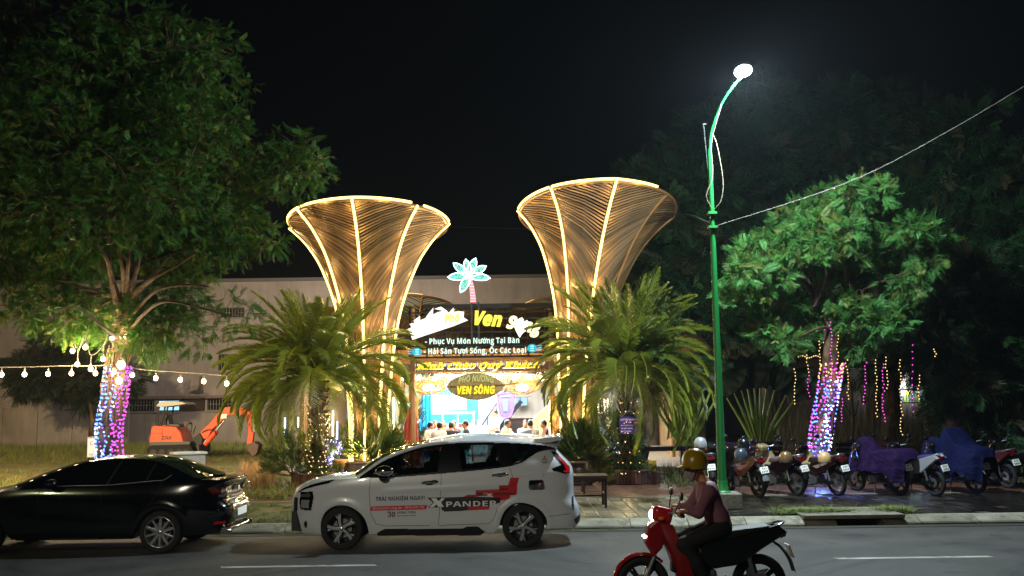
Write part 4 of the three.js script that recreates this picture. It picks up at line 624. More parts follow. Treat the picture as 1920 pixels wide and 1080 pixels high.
  for (const [px, d, lb] of [[748, 30.2, 'pale wooden folding chair leaning left of the opening'], [762, 30.9, 'second pale wooden folding chair left of the opening, nearer the diners']]) { const q = thing('folding_chair', lb, 'chair', V(A(px, d), G, -d), 0.3), m = M(0xc09058, 0.5); for (const s of [-1, 1]) { part('leg', rod(V(-0.22, 0, s * 0.2), V(0.24, 1.0, s * 0.2), 0.02), m, q); part('leg', rod(V(0.24, 0, s * 0.17), V(-0.14, 0.5, s * 0.17), 0.018), m, q); } part('seat', box(0.4, 0.03, 0.4, 0.05, 0.47, 0, 0.01), m, q); for (let i = 0; i < 3; i++) part('back_slat', box(0.02, 0.07, 0.42, 0.15 + i * 0.035, 0.76 + i * 0.09, 0), m, q); }
  t = thing('exit_sign', 'small green exit sign left of the opening', 'exit sign', V(A(768, 31), Yd(757, 31), -31.0)); part('sign_box', box(0.42, 0.2, 0.05, 0, 0, 0, 0.01), glow(0.02, 0.3, 0.08, 0.9), t); const ex = part('sign_letters', fitted('EXIT', 0.3, 0.1, 0.01), glow(0.8, 1, 0.8, 1.2), t); ex.position.set(0, -0.05, 0.026); part('hanger', rod(V(0, 0.1, 0), V(0, 0.9, 0), 0.008), mat.black, t);
  t = thing('yellow_board', 'yellow board behind the exit sign', 'board', V(A(766, 32.6), Yd(762, 32.6), -32.6)); part('board', box(0.62, 0.7, 0.05, 0, 0, 0), M(0xb89038, 0.7), t);
  t = thing('balloon', 'green round balloon under the left end of the fascia', 'balloon', at(768, 709, 29.8)); part('balloon_skin', ball(0.19, 0, 0, 0, 1, 1.1, 1), M(0x4f9a1c, 0.3), t); part('knot', lathe([[0, -0.21], [0.02, -0.235], [0, -0.2]], 8), M(0x3a7a14, 0.4), t);
}

// ================================================================ trees, palms, plants
const leafTint = (c, n = 0.25) => { const f = R(1 - n, 1 + n); return new THREE.Color(c[0] * f * R(0.85, 1.15), c[1] * f, c[2] * f * R(0.8, 1.2)); };
function pinnate(n, len, w, droop, wid = 1) {                // a feathered leaf: stem along +y, leaflets to both sides
  const P = [], I = [], U = []; const q = (x, y, z) => { P.push(x, y, z); U.push(0, 0); return P.length / 3 - 1; };
  for (let i = 0; i < n; i++) for (const s of [-1, 1]) {
    const u = 0.12 + 0.86 * i / (n - 1), y = u * len, dz = -droop * u * u * len, l = w * (0.55 + 0.75 * Math.sin(Math.PI * Math.min(1, u * 0.9 + 0.08))) * R(0.9, 1.1), a = 0.9 - 0.35 * u, hw = l * 0.17 * wid, ex = s * Math.sin(a), ey = Math.cos(a), lift = R(-0.1, 0.25) * l;
    const a0 = q(0, y, dz), b0 = q(ex * l * 0.45 - ey * s * hw * 0, y + ey * l * 0.45 + hw, dz + lift * 0.6), c0 = q(ex * l, y + ey * l, dz + lift - 0.1 * l), d0 = q(ex * l * 0.5, y + ey * l * 0.42 - hw, dz + lift * 0.3);
    I.push(a0, b0, c0, a0, c0, d0);
  }
  for (let i = 0; i < 4; i++) { const a = i / 4, b = (i + 1) / 4, e = 0.006; const k = [q(-e, a * len, -droop * a * a * len), q(e, a * len, -droop * a * a * len), q(e, b * len, -droop * b * b * len), q(-e, b * len, -droop * b * b * len)]; I.push(k[0], k[1], k[2], k[0], k[2], k[3]); }
  const g = new THREE.BufferGeometry(); g.setAttribute('position', new THREE.Float32BufferAttribute(P, 3)); g.setAttribute('uv', new THREE.Float32BufferAttribute(U, 2)); g.setIndex(I); g.computeVertexNormals(); return plain(g);
}
const leafMat = (rough = 0.55, sp = 0.4) => MP(0xffffff, rough, { transmission: 0.35, thickness: 0, specularIntensity: sp });
const LM = leafMat();
// a crown grows from clumps: each clump hangs on a limb and carries twigs with leaves, thicker outside
function makeTree(name, label, base, opt, group) {
  const t = thing(name, label, 'tree', base, 0, group), fork = opt.fork, limbs = [], twigs = [], tw = [];
  part('trunk', taper(opt.trunk, (u) => opt.r * (1.25 - 0.45 * u + 0.5 * Math.pow(1 - u, 8)) * (1 + 0.05 * Math.sin(u * 40)), 26, 12), opt.bark || mat.bark, t);
  const end = opt.trunk[opt.trunk.length - 1];
  const hubs = opt.hubs || [end]; const mats = [], cols = [];
  for (const c of opt.clumps) {
    const h = hubs.reduce((a, b) => (a.distanceTo(c.p) < b.distanceTo(c.p) ? a : b)), m1 = h.clone().lerp(c.p, 0.35).add(V(R(-0.2, 0.2), R(0.0, 0.35), R(-0.2, 0.2))), m2 = h.clone().lerp(c.p, 0.75).add(V(R(-0.2, 0.2), R(-0.1, 0.2), R(-0.2, 0.2))), r0 = opt.r * R(0.16, 0.3);
    if (rnd() < (opt.limbShare ?? 0.7)) limbs.push(taper([h, m1, m2, c.p], (u) => lerp(r0, 0.012, u), 12, 6));
    const n = Math.round((opt.per || 60) * c.r * c.r * (c.k || 1));
    for (let i = 0; i < n; i++) {
      const d = V(R(-1, 1), R(-1, 1), R(-1, 1)); if (d.length() > 1 || d.length() < 0.05) { i--; continue; } const l = Math.pow(d.length(), 0.5); d.normalize();
      const tip = c.p.clone().add(d.clone().multiply(V(1, 0.72, 1)).multiplyScalar(c.r * l)); if (opt.cut && opt.cut(tip)) continue;
      if (i % 6 === 0) tw.push(rod(c.p.clone().add(d.clone().multiplyScalar(c.r * 0.2)), tip, 0.01, 0.004, 4, true));
      const m = 2 + Math.floor(rnd() * 3);
      for (let k = 0; k < m; k++) { const dir = d.clone().multiplyScalar(0.8).add(V(R(-1, 1), R(-0.9, 0.5) - (opt.droop || 0.2), R(-1, 1))).normalize(); mats.push(frame(tip, dir, R(0, 6.28), R(0.7, 1.25) * (opt.leaf || 1))); cols.push(leafTint(rnd() < (opt.mix || 0.15) ? opt.c2 : opt.c1, 0.3)); }
    }
  }
  if (limbs.length) part('limbs', limbs, opt.limbBark || opt.bark || mat.bark, t); if (tw.length) part('twigs', tw, opt.limbBark || mat.bark, t, 'stuff');
  const per = Math.ceil(mats.length / opt.geos.length);
  opt.geos.forEach((g, i) => { const a = mats.filter((_, j) => j % opt.geos.length === i), b = cols.filter((_, j) => j % opt.geos.length === i); if (a.length) { const o = instanced('crown', g, opt.mat || LM, a, t, b); } });
  return t;
}
const fine = [0, 1, 2].map(() => pinnate(11, 0.32, 0.085, R(0.1, 0.5), 0.55)), broad = [0, 1, 2].map(() => pinnate(9, 0.38, 0.13, R(0.2, 0.6), 0.62)), bigleaf = [0, 1].map(() => pinnate(8, 0.5, 0.17, R(0.2, 0.6), 0.7));
// clumps scattered through ellipses that are given where the crown stands
function clumps(list, d, base) {
  const out = []; for (const [px, py, rx, ry, n, r, dz = 1] of list) for (let i = 0; i < n; i++) { let a, b; do { a = R(-1, 1); b = R(-1, 1); } while (a * a + b * b > 1); const s = d / F, c = at(px, py, d).sub(base); out.push({ p: V(c.x + a * rx * s, c.y + b * ry * s, c.z + R(-1, 1) * rx * s * 0.75 * dz * Math.sqrt(1.05 - a * a)), r: r * R(0.75, 1.25) }); } return out;
}
{ // left street tree
  const d = 22.5, b = at(205, 860, d); b.y = 0.13; const q = (px, py, dz = 0) => { const p = at(px, py, d + dz).sub(b); return p; };
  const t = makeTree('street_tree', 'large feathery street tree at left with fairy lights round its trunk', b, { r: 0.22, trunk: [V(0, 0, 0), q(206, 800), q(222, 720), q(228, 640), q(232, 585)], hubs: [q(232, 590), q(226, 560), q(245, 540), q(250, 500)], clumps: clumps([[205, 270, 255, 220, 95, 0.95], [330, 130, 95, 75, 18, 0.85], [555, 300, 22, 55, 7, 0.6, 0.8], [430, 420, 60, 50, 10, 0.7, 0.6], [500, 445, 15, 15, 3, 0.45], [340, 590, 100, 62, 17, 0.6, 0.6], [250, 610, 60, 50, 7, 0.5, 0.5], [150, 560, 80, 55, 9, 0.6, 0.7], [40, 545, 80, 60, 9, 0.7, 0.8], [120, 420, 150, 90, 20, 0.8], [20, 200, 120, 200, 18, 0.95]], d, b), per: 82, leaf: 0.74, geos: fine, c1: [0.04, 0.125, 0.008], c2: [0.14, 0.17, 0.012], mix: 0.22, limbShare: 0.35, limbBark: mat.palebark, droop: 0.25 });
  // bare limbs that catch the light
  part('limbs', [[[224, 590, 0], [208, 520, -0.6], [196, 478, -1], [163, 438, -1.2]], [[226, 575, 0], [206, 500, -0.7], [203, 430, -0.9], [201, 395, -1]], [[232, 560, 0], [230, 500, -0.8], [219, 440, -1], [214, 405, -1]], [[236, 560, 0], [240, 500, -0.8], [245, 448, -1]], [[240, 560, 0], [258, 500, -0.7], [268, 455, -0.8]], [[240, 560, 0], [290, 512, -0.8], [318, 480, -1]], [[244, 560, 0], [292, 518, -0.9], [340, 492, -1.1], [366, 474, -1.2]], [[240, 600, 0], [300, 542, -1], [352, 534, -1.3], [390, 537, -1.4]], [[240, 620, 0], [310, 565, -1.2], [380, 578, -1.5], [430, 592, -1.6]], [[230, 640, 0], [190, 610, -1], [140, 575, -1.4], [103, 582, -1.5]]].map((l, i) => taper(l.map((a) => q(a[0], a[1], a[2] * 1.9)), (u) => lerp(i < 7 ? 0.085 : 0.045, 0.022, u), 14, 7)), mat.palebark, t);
  part('ivy_stems', Array.from({ length: 26 }, (_, i) => { const a = R(-0.3, 3.4), pts = []; for (let k = 0; k < 5; k++) { const u = k / 4, c = q(lerp(206, 228, u), lerp(800, 655, u)); pts.push(c.add(V(Math.cos(a + R(-0.5, 0.5)) * 0.27, R(-0.1, 0.1), Math.sin(a) * 0.27))); } return tube(pts, R(0.008, 0.018), 10, 4); }), mat.palebark, t, 'stuff');
}
{ // right lit tree
  const spots = [[1560, 365], [1600, 352], [1640, 372], [1520, 395], [1570, 400], [1620, 400], [1660, 405], [1480, 420], [1530, 430], [1580, 435], [1630, 440], [1450, 450], [1500, 460], [1550, 465], [1600, 470], [1645, 465], [1700, 430], [1735, 440], [1715, 470], [1750, 460], [1690, 490], [1730, 500], [1700, 530], [1400, 470], [1425, 480], [1395, 505], [1440, 510], [1410, 540], [1465, 520], [1430, 570], [1390, 560], [1440, 620], [1480, 610], [1510, 630], [1560, 560], [1590, 590], [1550, 600], [1620, 580], [1640, 610], [1600, 640], [1690, 570], [1670, 600], [1460, 650], [1500, 575], [1540, 500], [1600, 520]];
  const d = 24, b = at(1535, 905, d); b.y = 0.14; const q = (px, py, dz = 0) => at(px, py, d + dz).sub(b);
  makeTree('street_tree', 'rounded street tree at right lit by the white lamp, with purple fairy lights', b, { r: 0.2, trunk: [V(0, 0, 0), q(1540, 840), q(1552, 760), q(1556, 690), q(1558, 620)], hubs: [q(1558, 620), q(1530, 570), q(1590, 560)], clumps: spots.map(([x, y]) => { const p = at(x + R(-10, 10), y + R(-8, 8), d + R(-1.3, 1.1)).sub(b); return { p, r: R(0.3, 0.5) }; }), per: 270, leaf: 0.72, geos: broad, mat: leafMat(0.5, 0.4), c1: [0.07, 0.22, 0.045], c2: [0.13, 0.18, 0.035], mix: 0.3, limbShare: 0.5, droop: 0.15 });
}
{ // dark trees behind
  const dk = [0.022, 0.085, 0.022], dk2 = [0.06, 0.06, 0.02];
  const big = (px, py, d, list, lb, n = 22, leaf = 1.5) => { const b = at(px, py, d); b.y = 0.15; const q = (x, y) => at(x, y, d).sub(b); const top = list[0]; makeTree('dark_tree', lb, b, { r: 0.28, trunk: [V(0, 0, 0), q(px + 4, top[1] + top[3] * 0.95), q(top[0], top[1] + top[3] * 0.3)], clumps: clumps(list, d, b), per: n, leaf, geos: bigleaf, c1: dk, c2: dk2, mix: 0.25, limbShare: 0.3 }); };
  big(1300, 800, 34, [[1300, 480, 110, 180, 40, 1.0], [1260, 350, 60, 60, 9, 0.8]], 'dark tree directly behind the green lamp post');
  big(1440, 800, 37, [[1450, 360, 170, 150, 46, 1.15], [1400, 560, 130, 100, 20, 1.0]], 'tall dark tree rising behind the lit street tree');
  big(1640, 800, 39, [[1660, 330, 170, 130, 42, 1.2], [1600, 220, 60, 50, 8, 0.9]], 'tallest dark tree in the row at right');
  big(1860, 800, 33, [[1860, 400, 150, 190, 56, 1.05], [1900, 620, 100, 120, 26, 0.9]], 'dark tree at the right edge, wide crown');
  big(1790, 840, 27.5, [[1820, 620, 90, 130, 44, 0.7], [1760, 560, 60, 60, 12, 0.6], [1850, 770, 60, 50, 14, 0.5]], 'nearer dark tree with drooping boughs right of the fairy lights', 34, 1.1);
  big(1670, 800, 31, [[1690, 640, 70, 50, 14, 0.65], [1640, 680, 50, 20, 5, 0.5]], 'low dark tree in front of the lit house', 34, 1.1);
  big(1215, 800, 40, [[1240, 400, 50, 90, 14, 0.9]], 'dark tree behind the right bamboo tower');
  // a small tree before the far wall, and a thin bare one
  const b = at(170, 830, 50); b.y = 0.2; const q = (x, y) => at(x, y, 50).sub(b);
  makeTree('small_tree', 'small dark spreading tree before the far wall at left', b, { r: 0.13, trunk: [V(0, 0, 0), q(172, 780), q(165, 730)], clumps: clumps([[125, 700, 85, 28, 20, 0.75], [110, 640, 50, 24, 9, 0.6], [180, 720, 60, 40, 10, 0.6]], 50, b), per: 40, leaf: 1.4, geos: bigleaf, c1: [0.02, 0.03, 0.012], c2: [0.03, 0.03, 0.015], limbShare: 0.8 });
  const b2 = at(1597, 850, 30); b2.y = 0.15; const t = thing('bare_sapling', 'thin bare sapling right of the fairy light tree', 'tree', b2); const q2 = (x, y) => at(x, y, 30).sub(b2);
  part('trunk', [taper([V(0, 0, 0), q2(1598, 780), q2(1596, 720)], (u) => lerp(0.06, 0.035, u), 12, 7), taper([q2(1598, 780), q2(1590, 770), q2(1582, 755)], () => 0.02, 8, 5), taper([q2(1598, 790), q2(1606, 770), q2(1610, 750)], () => 0.018, 8, 5)], mat.bark, t);
}
// date palms in round planters
function palmFrond(len, arch, n = 76) {
  const P = [], I = [], U = [], q = (v) => { P.push(v.x, v.y, v.z); U.push(0, 0); return P.length / 3 - 1; };
  const spine = (u) => { const a = 1.25 - arch * u * u * 1.6 - arch * 0.25 * u; return a; }; let p = V(0, 0, 0); const pts = [], dirs = [];
  for (let i = 0; i <= 40; i++) { const a = spine(i / 40), d = V(Math.cos(a), Math.sin(a), 0); pts.push(p.clone()); dirs.push(d); p = p.add(d.clone().multiplyScalar(len / 40)); }
  for (let i = 0; i < n; i++) for (const s of [-1, 1]) {
    const u = 0.1 + 0.9 * i / (n - 1), k = u * 40, j = Math.min(39, Math.floor(k)), o = pts[j].clone().lerp(pts[j + 1], k - j), d = dirs[j], up = V(-d.y, d.x, 0);
    const l = len * 0.17 * Math.pow(Math.sin(Math.PI * Math.min(1, 0.1 + u * 0.86)), 0.6) * R(0.85, 1.1), w = 0.01 + 0.007 * rnd(), ang = lerp(1.05, 0.5, u) + R(-0.12, 0.12), vee = R(0.1, 0.6);
    const dir = d.clone().multiplyScalar(Math.cos(ang)).add(V(0, 0, s * Math.sin(ang) * Math.cos(vee))).add(up.clone().multiplyScalar(Math.sin(ang) * Math.sin(vee))), side = up.clone().multiplyScalar(w).add(d.clone().multiplyScalar(w * 0.5));
    const m = o.clone().add(dir.clone().multiplyScalar(l * 0.5)), e = o.clone().add(dir.clone().multiplyScalar(l)).add(V(0, -0.12 * l, 0)), a0 = q(o.clone().addScaledVector(side, 0.5)), a1 = q(o.clone().addScaledVector(side, -0.5)), b0 = q(m.clone().add(side)), b1 = q(m.clone().sub(side)), c = q(e);
    I.push(a0, a1, b1, a0, b1, b0, b0, b1, c);
  }
  const g = new THREE.BufferGeometry(); g.setAttribute('position', new THREE.Float32BufferAttribute(P, 3)); g.setAttribute('uv', new THREE.Float32BufferAttribute(U, 2)); g.setIndex(I); g.computeVertexNormals();
  return merge([plain(g), taper(pts.filter((_, i) => i % 4 === 0), (u) => lerp(0.028, 0.006, u), 18, 5)]);
}
function palm(label, px, base, hTrunk, fr, tintA, tintB, sd) {
  seed = sd; const t = thing('date_palm', label, 'palm tree', base), m = [0, 1, 2].map((i) => MP(0xffffff, 0.4, { transmission: 0.4, thickness: 0 })); m.forEach((x, i) => x.color.setRGB(...(i === 2 ? tintB : tintA).map((v) => v * (1 + 0.15 * i))));
  part('trunk', taper([V(0, 0, 0), V(0.02, hTrunk * 0.5, 0), V(0, hTrunk, 0)], (u) => lerp(0.17, 0.21, u), 16, 12), mat.bark, t);
  const boots = []; for (let i = 0; i < 90; i++) { const y = 0.1 + hTrunk * i / 90, a = i * 2.4, r = lerp(0.17, 0.21, y / hTrunk); boots.push(placed(box(0.1, 0.16, 0.05, 0, 0.06, 0.02, 0.015), Math.sin(a) * r, y, Math.cos(a) * r, 0.5, a, 0)); } part('leaf_base', boots, mat.bark, t, 'stuff');
  const geos = [palmFrond(2.5, 0.22), palmFrond(2.65, 0.55), palmFrond(2.75, 0.8), palmFrond(2.65, 1.1)];
  for (let i = 0; i < fr; i++) {
    const u = i / fr, a = i * 2.399 + R(-0.25, 0.25), lift = lerp(1.45, -0.35, Math.pow(u, 0.85)) + R(-0.12, 0.12), k = clamp(Math.floor(u * 4 + R(-0.6, 0.6)), 0, 3);
    const o = part('frond', geos[k], m[i % 3], t); o.position.set(Math.cos(a) * 0.1, hTrunk + 0.05 + 0.25 * (1 - u), -Math.sin(a) * 0.1); o.rotation.set(R(-0.3, 0.3), a, lift - 1.25, 'YXZ'); o.scale.setScalar(R(0.88, 1.1) * (u < 0.15 ? 0.88 : 1));
  }
  return t;
}
function gardenSpot(label, px, py, d, aim) { const p = at(px, py, d); p.y = G; const t = thing('garden_spot_lamp', label, 'spot lamp', p), l = new THREE.SpotLight(lin(1, 0.92, 0.42), 70, 0, 0.55, 0.7), q = aim.clone().sub(p).normalize(); part('spike', rod(V(0, 0, 0), V(0, 0.3, 0), 0.015), mat.black, t); part('lamp_body', rod(V(0, 0.3, 0), V(0, 0.3, 0).addScaledVector(q, 0.14), 0.05, 0.07, 14), mat.black, t); part('lamp_lens', rod(V(0, 0.3, 0).addScaledVector(q, 0.141), V(0, 0.3, 0).addScaledVector(q, 0.15), 0.06, 0.06, 14), glow(1, 0.92, 0.5, 8), t); l.position.copy(V(0, 0.3, 0).addScaledVector(q, 0.18)); l.target.position.copy(aim.clone().sub(p)); l.castShadow = true; t.add(l, l.target); return t; }
function planter(label, px, py, w) {
  const p = onGround(px, py, 0.15), t = thing('round_planter', label, 'planter', V(p.x, 0.15, p.z - w / 2)), r = w / 2, h = 0.36, n = 46;
  part('planter_core', lathe([[r - 0.06, 0], [r - 0.05, h - 0.02], [r - 0.12, h - 0.02], [r - 0.12, h - 0.1]], 40), M(0x2c1a14, 0.9), t);
  const bg = box(2 * Math.PI * r / n - 0.01, h - 0.04, 0.05, 0, h / 2, 0, 0.008), ms = [0x6a3524, 0x7a4630, 0x55291d].map((c) => M(c, 0.75, { map: concreteTex }));
  for (let i = 0; i < n; i++) { const a = i / n * 6.2832, o = part('brick', bg, ms[Math.floor(rnd() * 3)], t); o.position.set(Math.sin(a) * (r - 0.03), 0, Math.cos(a) * (r - 0.03)); o.rotation.y = a; }
  part('rim', lathe([[r + 0.02, h - 0.03], [r + 0.025, h + 0.01], [r - 0.1, h + 0.015], [r - 0.11, h - 0.03]], 40), M(0x6b5a4a, 0.7, { map: concreteTex }), t);
  part('planter_soil', lathe([[0, h - 0.01], [r - 0.1, h - 0.04]], 24), mat.soil, t);
  return t;
}
const plL = planter('round brick planter under the left palm', 592, 916, 1.55), plR = planter('round brick planter under the right palm', 1186, 910, 1.36);
const palmL = palm('date palm at left with drooping fronds and a lit trunk', 0, plL.position.clone().add(V(-0.1, 0.3, 0.05)), 2.45, 140, [0.2, 0.235, 0.015], [0.15, 0.195, 0.015], 101);
const palmR = palm('date palm at right with drooping fronds and ivy on its trunk', 0, plR.position.clone().add(V(-0.02, 0.3, 0.05)), 2.5, 140, [0.19, 0.225, 0.018], [0.145, 0.185, 0.018], 202);
gardenSpot('small garden spot lamp between the left palm and the left tower', 668, 880, 26.3, palmL.position.clone().add(V(0.3, 3.3, 0)));
gardenSpot('small garden spot lamp between the right palm and the right tower', 1108, 880, 26.4, palmR.position.clone().add(V(-0.3, 3.3, 0)));
palmR.scale.set(0.94, 1, 0.94);
// leafy shrubs: stems and a mass of leaves
function shrub(name, label, cat, p, rx, ry, n, geo, c1, c2, up = 0.3) {
  const t = thing(name, label, cat, p), ms = [], cs = [], st = [];
  for (let i = 0; i < n; i++) { let d; do d = V(R(-1, 1), R(0, 1), R(-1, 1)); while (d.length() > 1); const q = V(d.x * rx, d.y * ry + 0.05, d.z * rx); ms.push(frame(q, V(d.x, d.y * 0.6 + up, d.z).add(V(R(-0.5, 0.5), R(-0.4, 0.4), R(-0.5, 0.5))), R(0, 6.28), R(0.7, 1.2))); cs.push(leafTint(rnd() < 0.3 ? c2 : c1)); if (i % 22 === 0) st.push(rod(V(d.x * 0.05, 0, d.z * 0.05), q, 0.012, 0.005, 5, true)); }
  part('stems', st, mat.bark, t); const o = instanced('leaves', geo, LM, ms, t, cs); return t;
}
const lance = (l, w) => plain(grid(2, 5, (u, v) => V((u - 0.5) * w * Math.sin(Math.PI * (0.08 + 0.92 * v)), v * l, -0.35 * l * v * v + 0.25 * w * Math.abs(u - 0.5))));
const rosette = merge(Array.from({ length: 9 }, (_, i) => placed(lance(0.36, 0.05), 0, 0, 0, R(0.5, 1.1), i / 9 * 6.28, 0)));
shrub('leafy_shrub', 'bushy green shrub growing in the planter beside the left palm', 'shrub', plL.position.clone().add(V(-0.72, 0.28, 0.1)), 0.75, 1.05, 320, pinnate(5, 0.24, 0.09, 0.3, 1.6), [0.07, 0.11, 0.02], [0.1, 0.12, 0.03]);
shrub('ground_plant', 'low leaves filling the left round planter', 'plant', plL.position.clone().add(V(0.1, 0.3, 0.2)), 0.6, 0.22, 200, pinnate(4, 0.14, 0.05, 0.3, 1.6), [0.08, 0.12, 0.02], [0.12, 0.13, 0.03]);
shrub('ground_plant', 'low leaves filling the right round planter', 'plant', plR.position.clone().add(V(0.15, 0.3, 0.25)), 0.5, 0.2, 220, pinnate(4, 0.14, 0.05, 0.3, 1.6), [0.06, 0.1, 0.02], [0.1, 0.12, 0.03]);
{ // ivy on the right trunk
  const t = thing('ivy', 'ivy climbing the trunk of the right palm', 'ivy', plR.position.clone().add(V(-0.06, 0.3, 0.05))), ms = [], cs = [], g = pinnate(3, 0.12, 0.07, 0.2, 2);
  for (let i = 0; i < 420; i++) { const y = R(0.1, 1.5), a = R(-1.8, 1.8), r = 0.2 + R(0, 0.2) * Math.sin(y * 2.1); ms.push(frame(V(Math.sin(a) * r, y, Math.cos(a) * r), V(Math.sin(a), R(-0.8, 0.2), Math.cos(a)), R(0, 6.28), R(0.7, 1.3))); cs.push(leafTint([0.05, 0.09, 0.03])); }
  for (let i = 0; i < 260; i++) { const a = R(0.5, 1.6), y = R(2.6, 4.6), r = R(0.6, 1.5); ms.push(frame(V(Math.sin(a) * r, y, Math.cos(a) * r), V(R(-1, 1), R(-0.8, 0.3), 1), R(0, 6.28), R(1, 1.7))); cs.push(leafTint([0.06, 0.11, 0.03])); }
  part('stems', Array.from({ length: 6 }, (_, i) => tube([V(0.1, 0, 0.18), V(-0.15 + i * 0.06, 0.7, 0.2), V(0.1 + i * 0.1, 1.8, 0.24), V(0.4 + i * 0.15, 3.2, 0.5)], 0.008, 14, 4)), mat.bark, t); instanced('leaves', g, LM, ms, t, cs);
}
function bigPot(label, px, py, d, r, m) {
  const p = at(px, py, d); const t = thing('glazed_pot', label, 'plant pot', V(p.x, G, -d));
  part('pot', lathe([[0, 0], [r * 0.62, 0], [r * 0.72, 0.05], [r * 0.98, 0.3], [r * 1.0, 0.42], [r * 0.9, 0.56], [r * 0.93, 0.6], [r * 0.9, 0.62], [r * 0.82, 0.6], [r * 0.8, 0.52], [0, 0.5]], 36), m || M(0x3a332c, 0.3), t); part('rim', plain(new THREE.TorusGeometry(r * 0.9, 0.025, 8, 36)).rotateX(Math.PI / 2).translate(0, 0.61, 0), M(0x6b5a44, 0.35), t);
  return t;
}
const pot1 = bigPot('wide glazed pot of the leafy bush left of the gate, above the bonnet', 690, 870, 27.0, 0.42), pot2 = bigPot('wide dark glazed pot of the leafy bush right of the white car', 1089, 890, 25.2, 0.42), pot3 = bigPot('brown clay pot above the white bonnet near the left palm', 670, 878, 25.6, 0.34, M(0x4a3224, 0.5));
shrub('leafy_bush', 'bright green spiky bush in a pot left of the gate', 'bush', pot1.position.clone().add(V(0.2, 0.55, 0)), 0.62, 0.95, 210, rosette, [0.09, 0.13, 0.02], [0.16, 0.17, 0.03], 0.7);
shrub('leafy_bush', 'bright green spiky bush in a pot right of the gate', 'bush', pot2.position.clone().add(V(0, 0.55, 0)), 0.55, 0.85, 190, rosette, [0.08, 0.12, 0.02], [0.15, 0.16, 0.03], 0.7);
shrub('leafy_shrub', 'yellow green shrub beside the purple light curtain at left', 'shrub', at(645, 830, 28.5).setY(G), 0.5, 1.6, 260, pinnate(5, 0.26, 0.09, 0.3, 1.6), [0.09, 0.13, 0.02], [0.14, 0.14, 0.03], 0.4);
shrub('leafy_shrub', 'green shrub behind the right palm planter', 'shrub', at(1140, 830, 28).setY(G), 0.6, 1.7, 300, pinnate(5, 0.3, 0.1, 0.3, 1.6), [0.06, 0.1, 0.02], [0.09, 0.11, 0.03], 0.4);
shrub('leafy_shrub', 'dark shrub inside the left edge of the opening', 'shrub', at(770, 800, 33.5).setY(FL), 0.45, 2.0, 240, pinnate(5, 0.28, 0.1, 0.3, 1.6), [0.04, 0.07, 0.02], [0.08, 0.08, 0.02], 0.4);
shrub('leafy_shrub', 'small fern beside the right dark glazed pot', 'shrub', at(1128, 885, 25).setY(G), 0.25, 0.5, 90, pinnate(7, 0.3, 0.07, 0.5, 1), [0.08, 0.1, 0.02], [0.14, 0.12, 0.03], 0.5);
// travellers' palms: a fan of long stalks with paddle leaves far above
function fanPalm(label, px, d, angles, len) {
  const b = at(px, 840, d); b.y = G; const t = thing('fan_palm', label, 'palm tree', b), sm = M(0x6e8a2c, 0.5), bm = MP(0x1d3a14, 0.5, { transmission: 0.25, thickness: 0 });
  part('trunk', taper([V(0, 0, 0), V(0, 0.35, 0), V(0, 0.8, 0)], (u) => lerp(0.16, 0.22, u), 8, 10), mat.bark, t);
  angles.forEach((a, i) => { const s = Math.sin(a), c = Math.cos(a), e = V(s * len, 0.7 + c * len, R(-0.1, 0.1)); part('stalk', taper([V(s * 0.05, 0.5, 0.04 * (i % 2)), V(s * len * 0.4, 0.6 + c * len * 0.42, 0.03 * (i % 3)), e], (u) => lerp(0.075, 0.03, u), 14, 8), sm, t);
    const side = V(c, -s, 0); part('leaf_blade', plain(grid(4, 10, (u, v) => { const w = 0.34 * Math.sin(Math.PI * Math.pow(0.04 + 0.96 * v, 0.8)), o = e.clone().add(V(s * 1.5 * v, c * 1.5 * v - 0.5 * v * v, 0.25 * v * v)); return o.addScaledVector(side, (u - 0.5) * 2 * w).add(V(0, 0, Math.abs(u - 0.5) * w * 0.9 + 0.04 * Math.sin(v * 40))); })), bm, t); });
}
fanPalm('fan of pale palm stalks behind the rider, left of the lamp post', 1287, 28.5, [-0.62, -0.5, -0.38, -0.27, -0.17, -0.08, 0.01, 0.1, 0.2, 0.31, 0.44, 0.56], 1.75);
fanPalm('fan of pale palm stalks behind the parked motorbikes, right of the lamp post', 1424, 29, [-0.55, -0.4, -0.27, -0.15, -0.05, 0.06, 0.17, 0.3, 0.52, 0.68], 1.7);

// ================================================================ fairy lights, string lights
const lightM = { blue: glow(0.1, 0.32, 1, 3.2), ice: glow(0.68, 0.66, 1, 5), pink: glow(0.85, 0.07, 0.6, 2.2), violet: glow(0.36, 0.1, 1, 2.6), warm: glow(1, 0.62, 0.2, 2) };
function trunkLights(label, pts, d, r, n, pick, extra, dotR = 0.02, ns = 20) {
  const b = at(pts[0][0], pts[0][1], d), t = thing('fairy_lights', label, 'fairy lights', b), c = new THREE.CatmullRomCurve3(pts.map(([x, y]) => at(x, y, d).sub(b))), lists = {}, wires = [];
  for (let s = 0; s < ns; s++) { const a0 = R(-2.4, 2.4), w = []; for (let i = 0; i <= n; i++) { const u = i / n, a = a0 + 0.35 * Math.sin(u * 9 + s) + u * 0.5, o = c.getPointAt(u), p = o.clone().add(V(Math.sin(a) * r, 0, Math.cos(a) * r)); p.y += R(-0.03, 0.03); w.push(p); (lists[pick(a, u)] ||= []).push(ball(dotR * R(0.8, 1.2), p.x, p.y, p.z, 1, 1, 1, 6)); } wires.push(tube(w, 0.004, n * 2, 3)); }
  for (const k in lists) part('light_bulbs', lists[k], lightM[k], t, 'stuff'); part('wire', wires, mat.blackwire, t);
  for (const [u, col, I] of extra) { const o = c.getPointAt(u), l = new THREE.PointLight(lin(...col), I); l.position.set(o.x - 0.1, o.y, o.z + r + 0.25); l.castShadow = true; t.add(l); }
  return t;
}
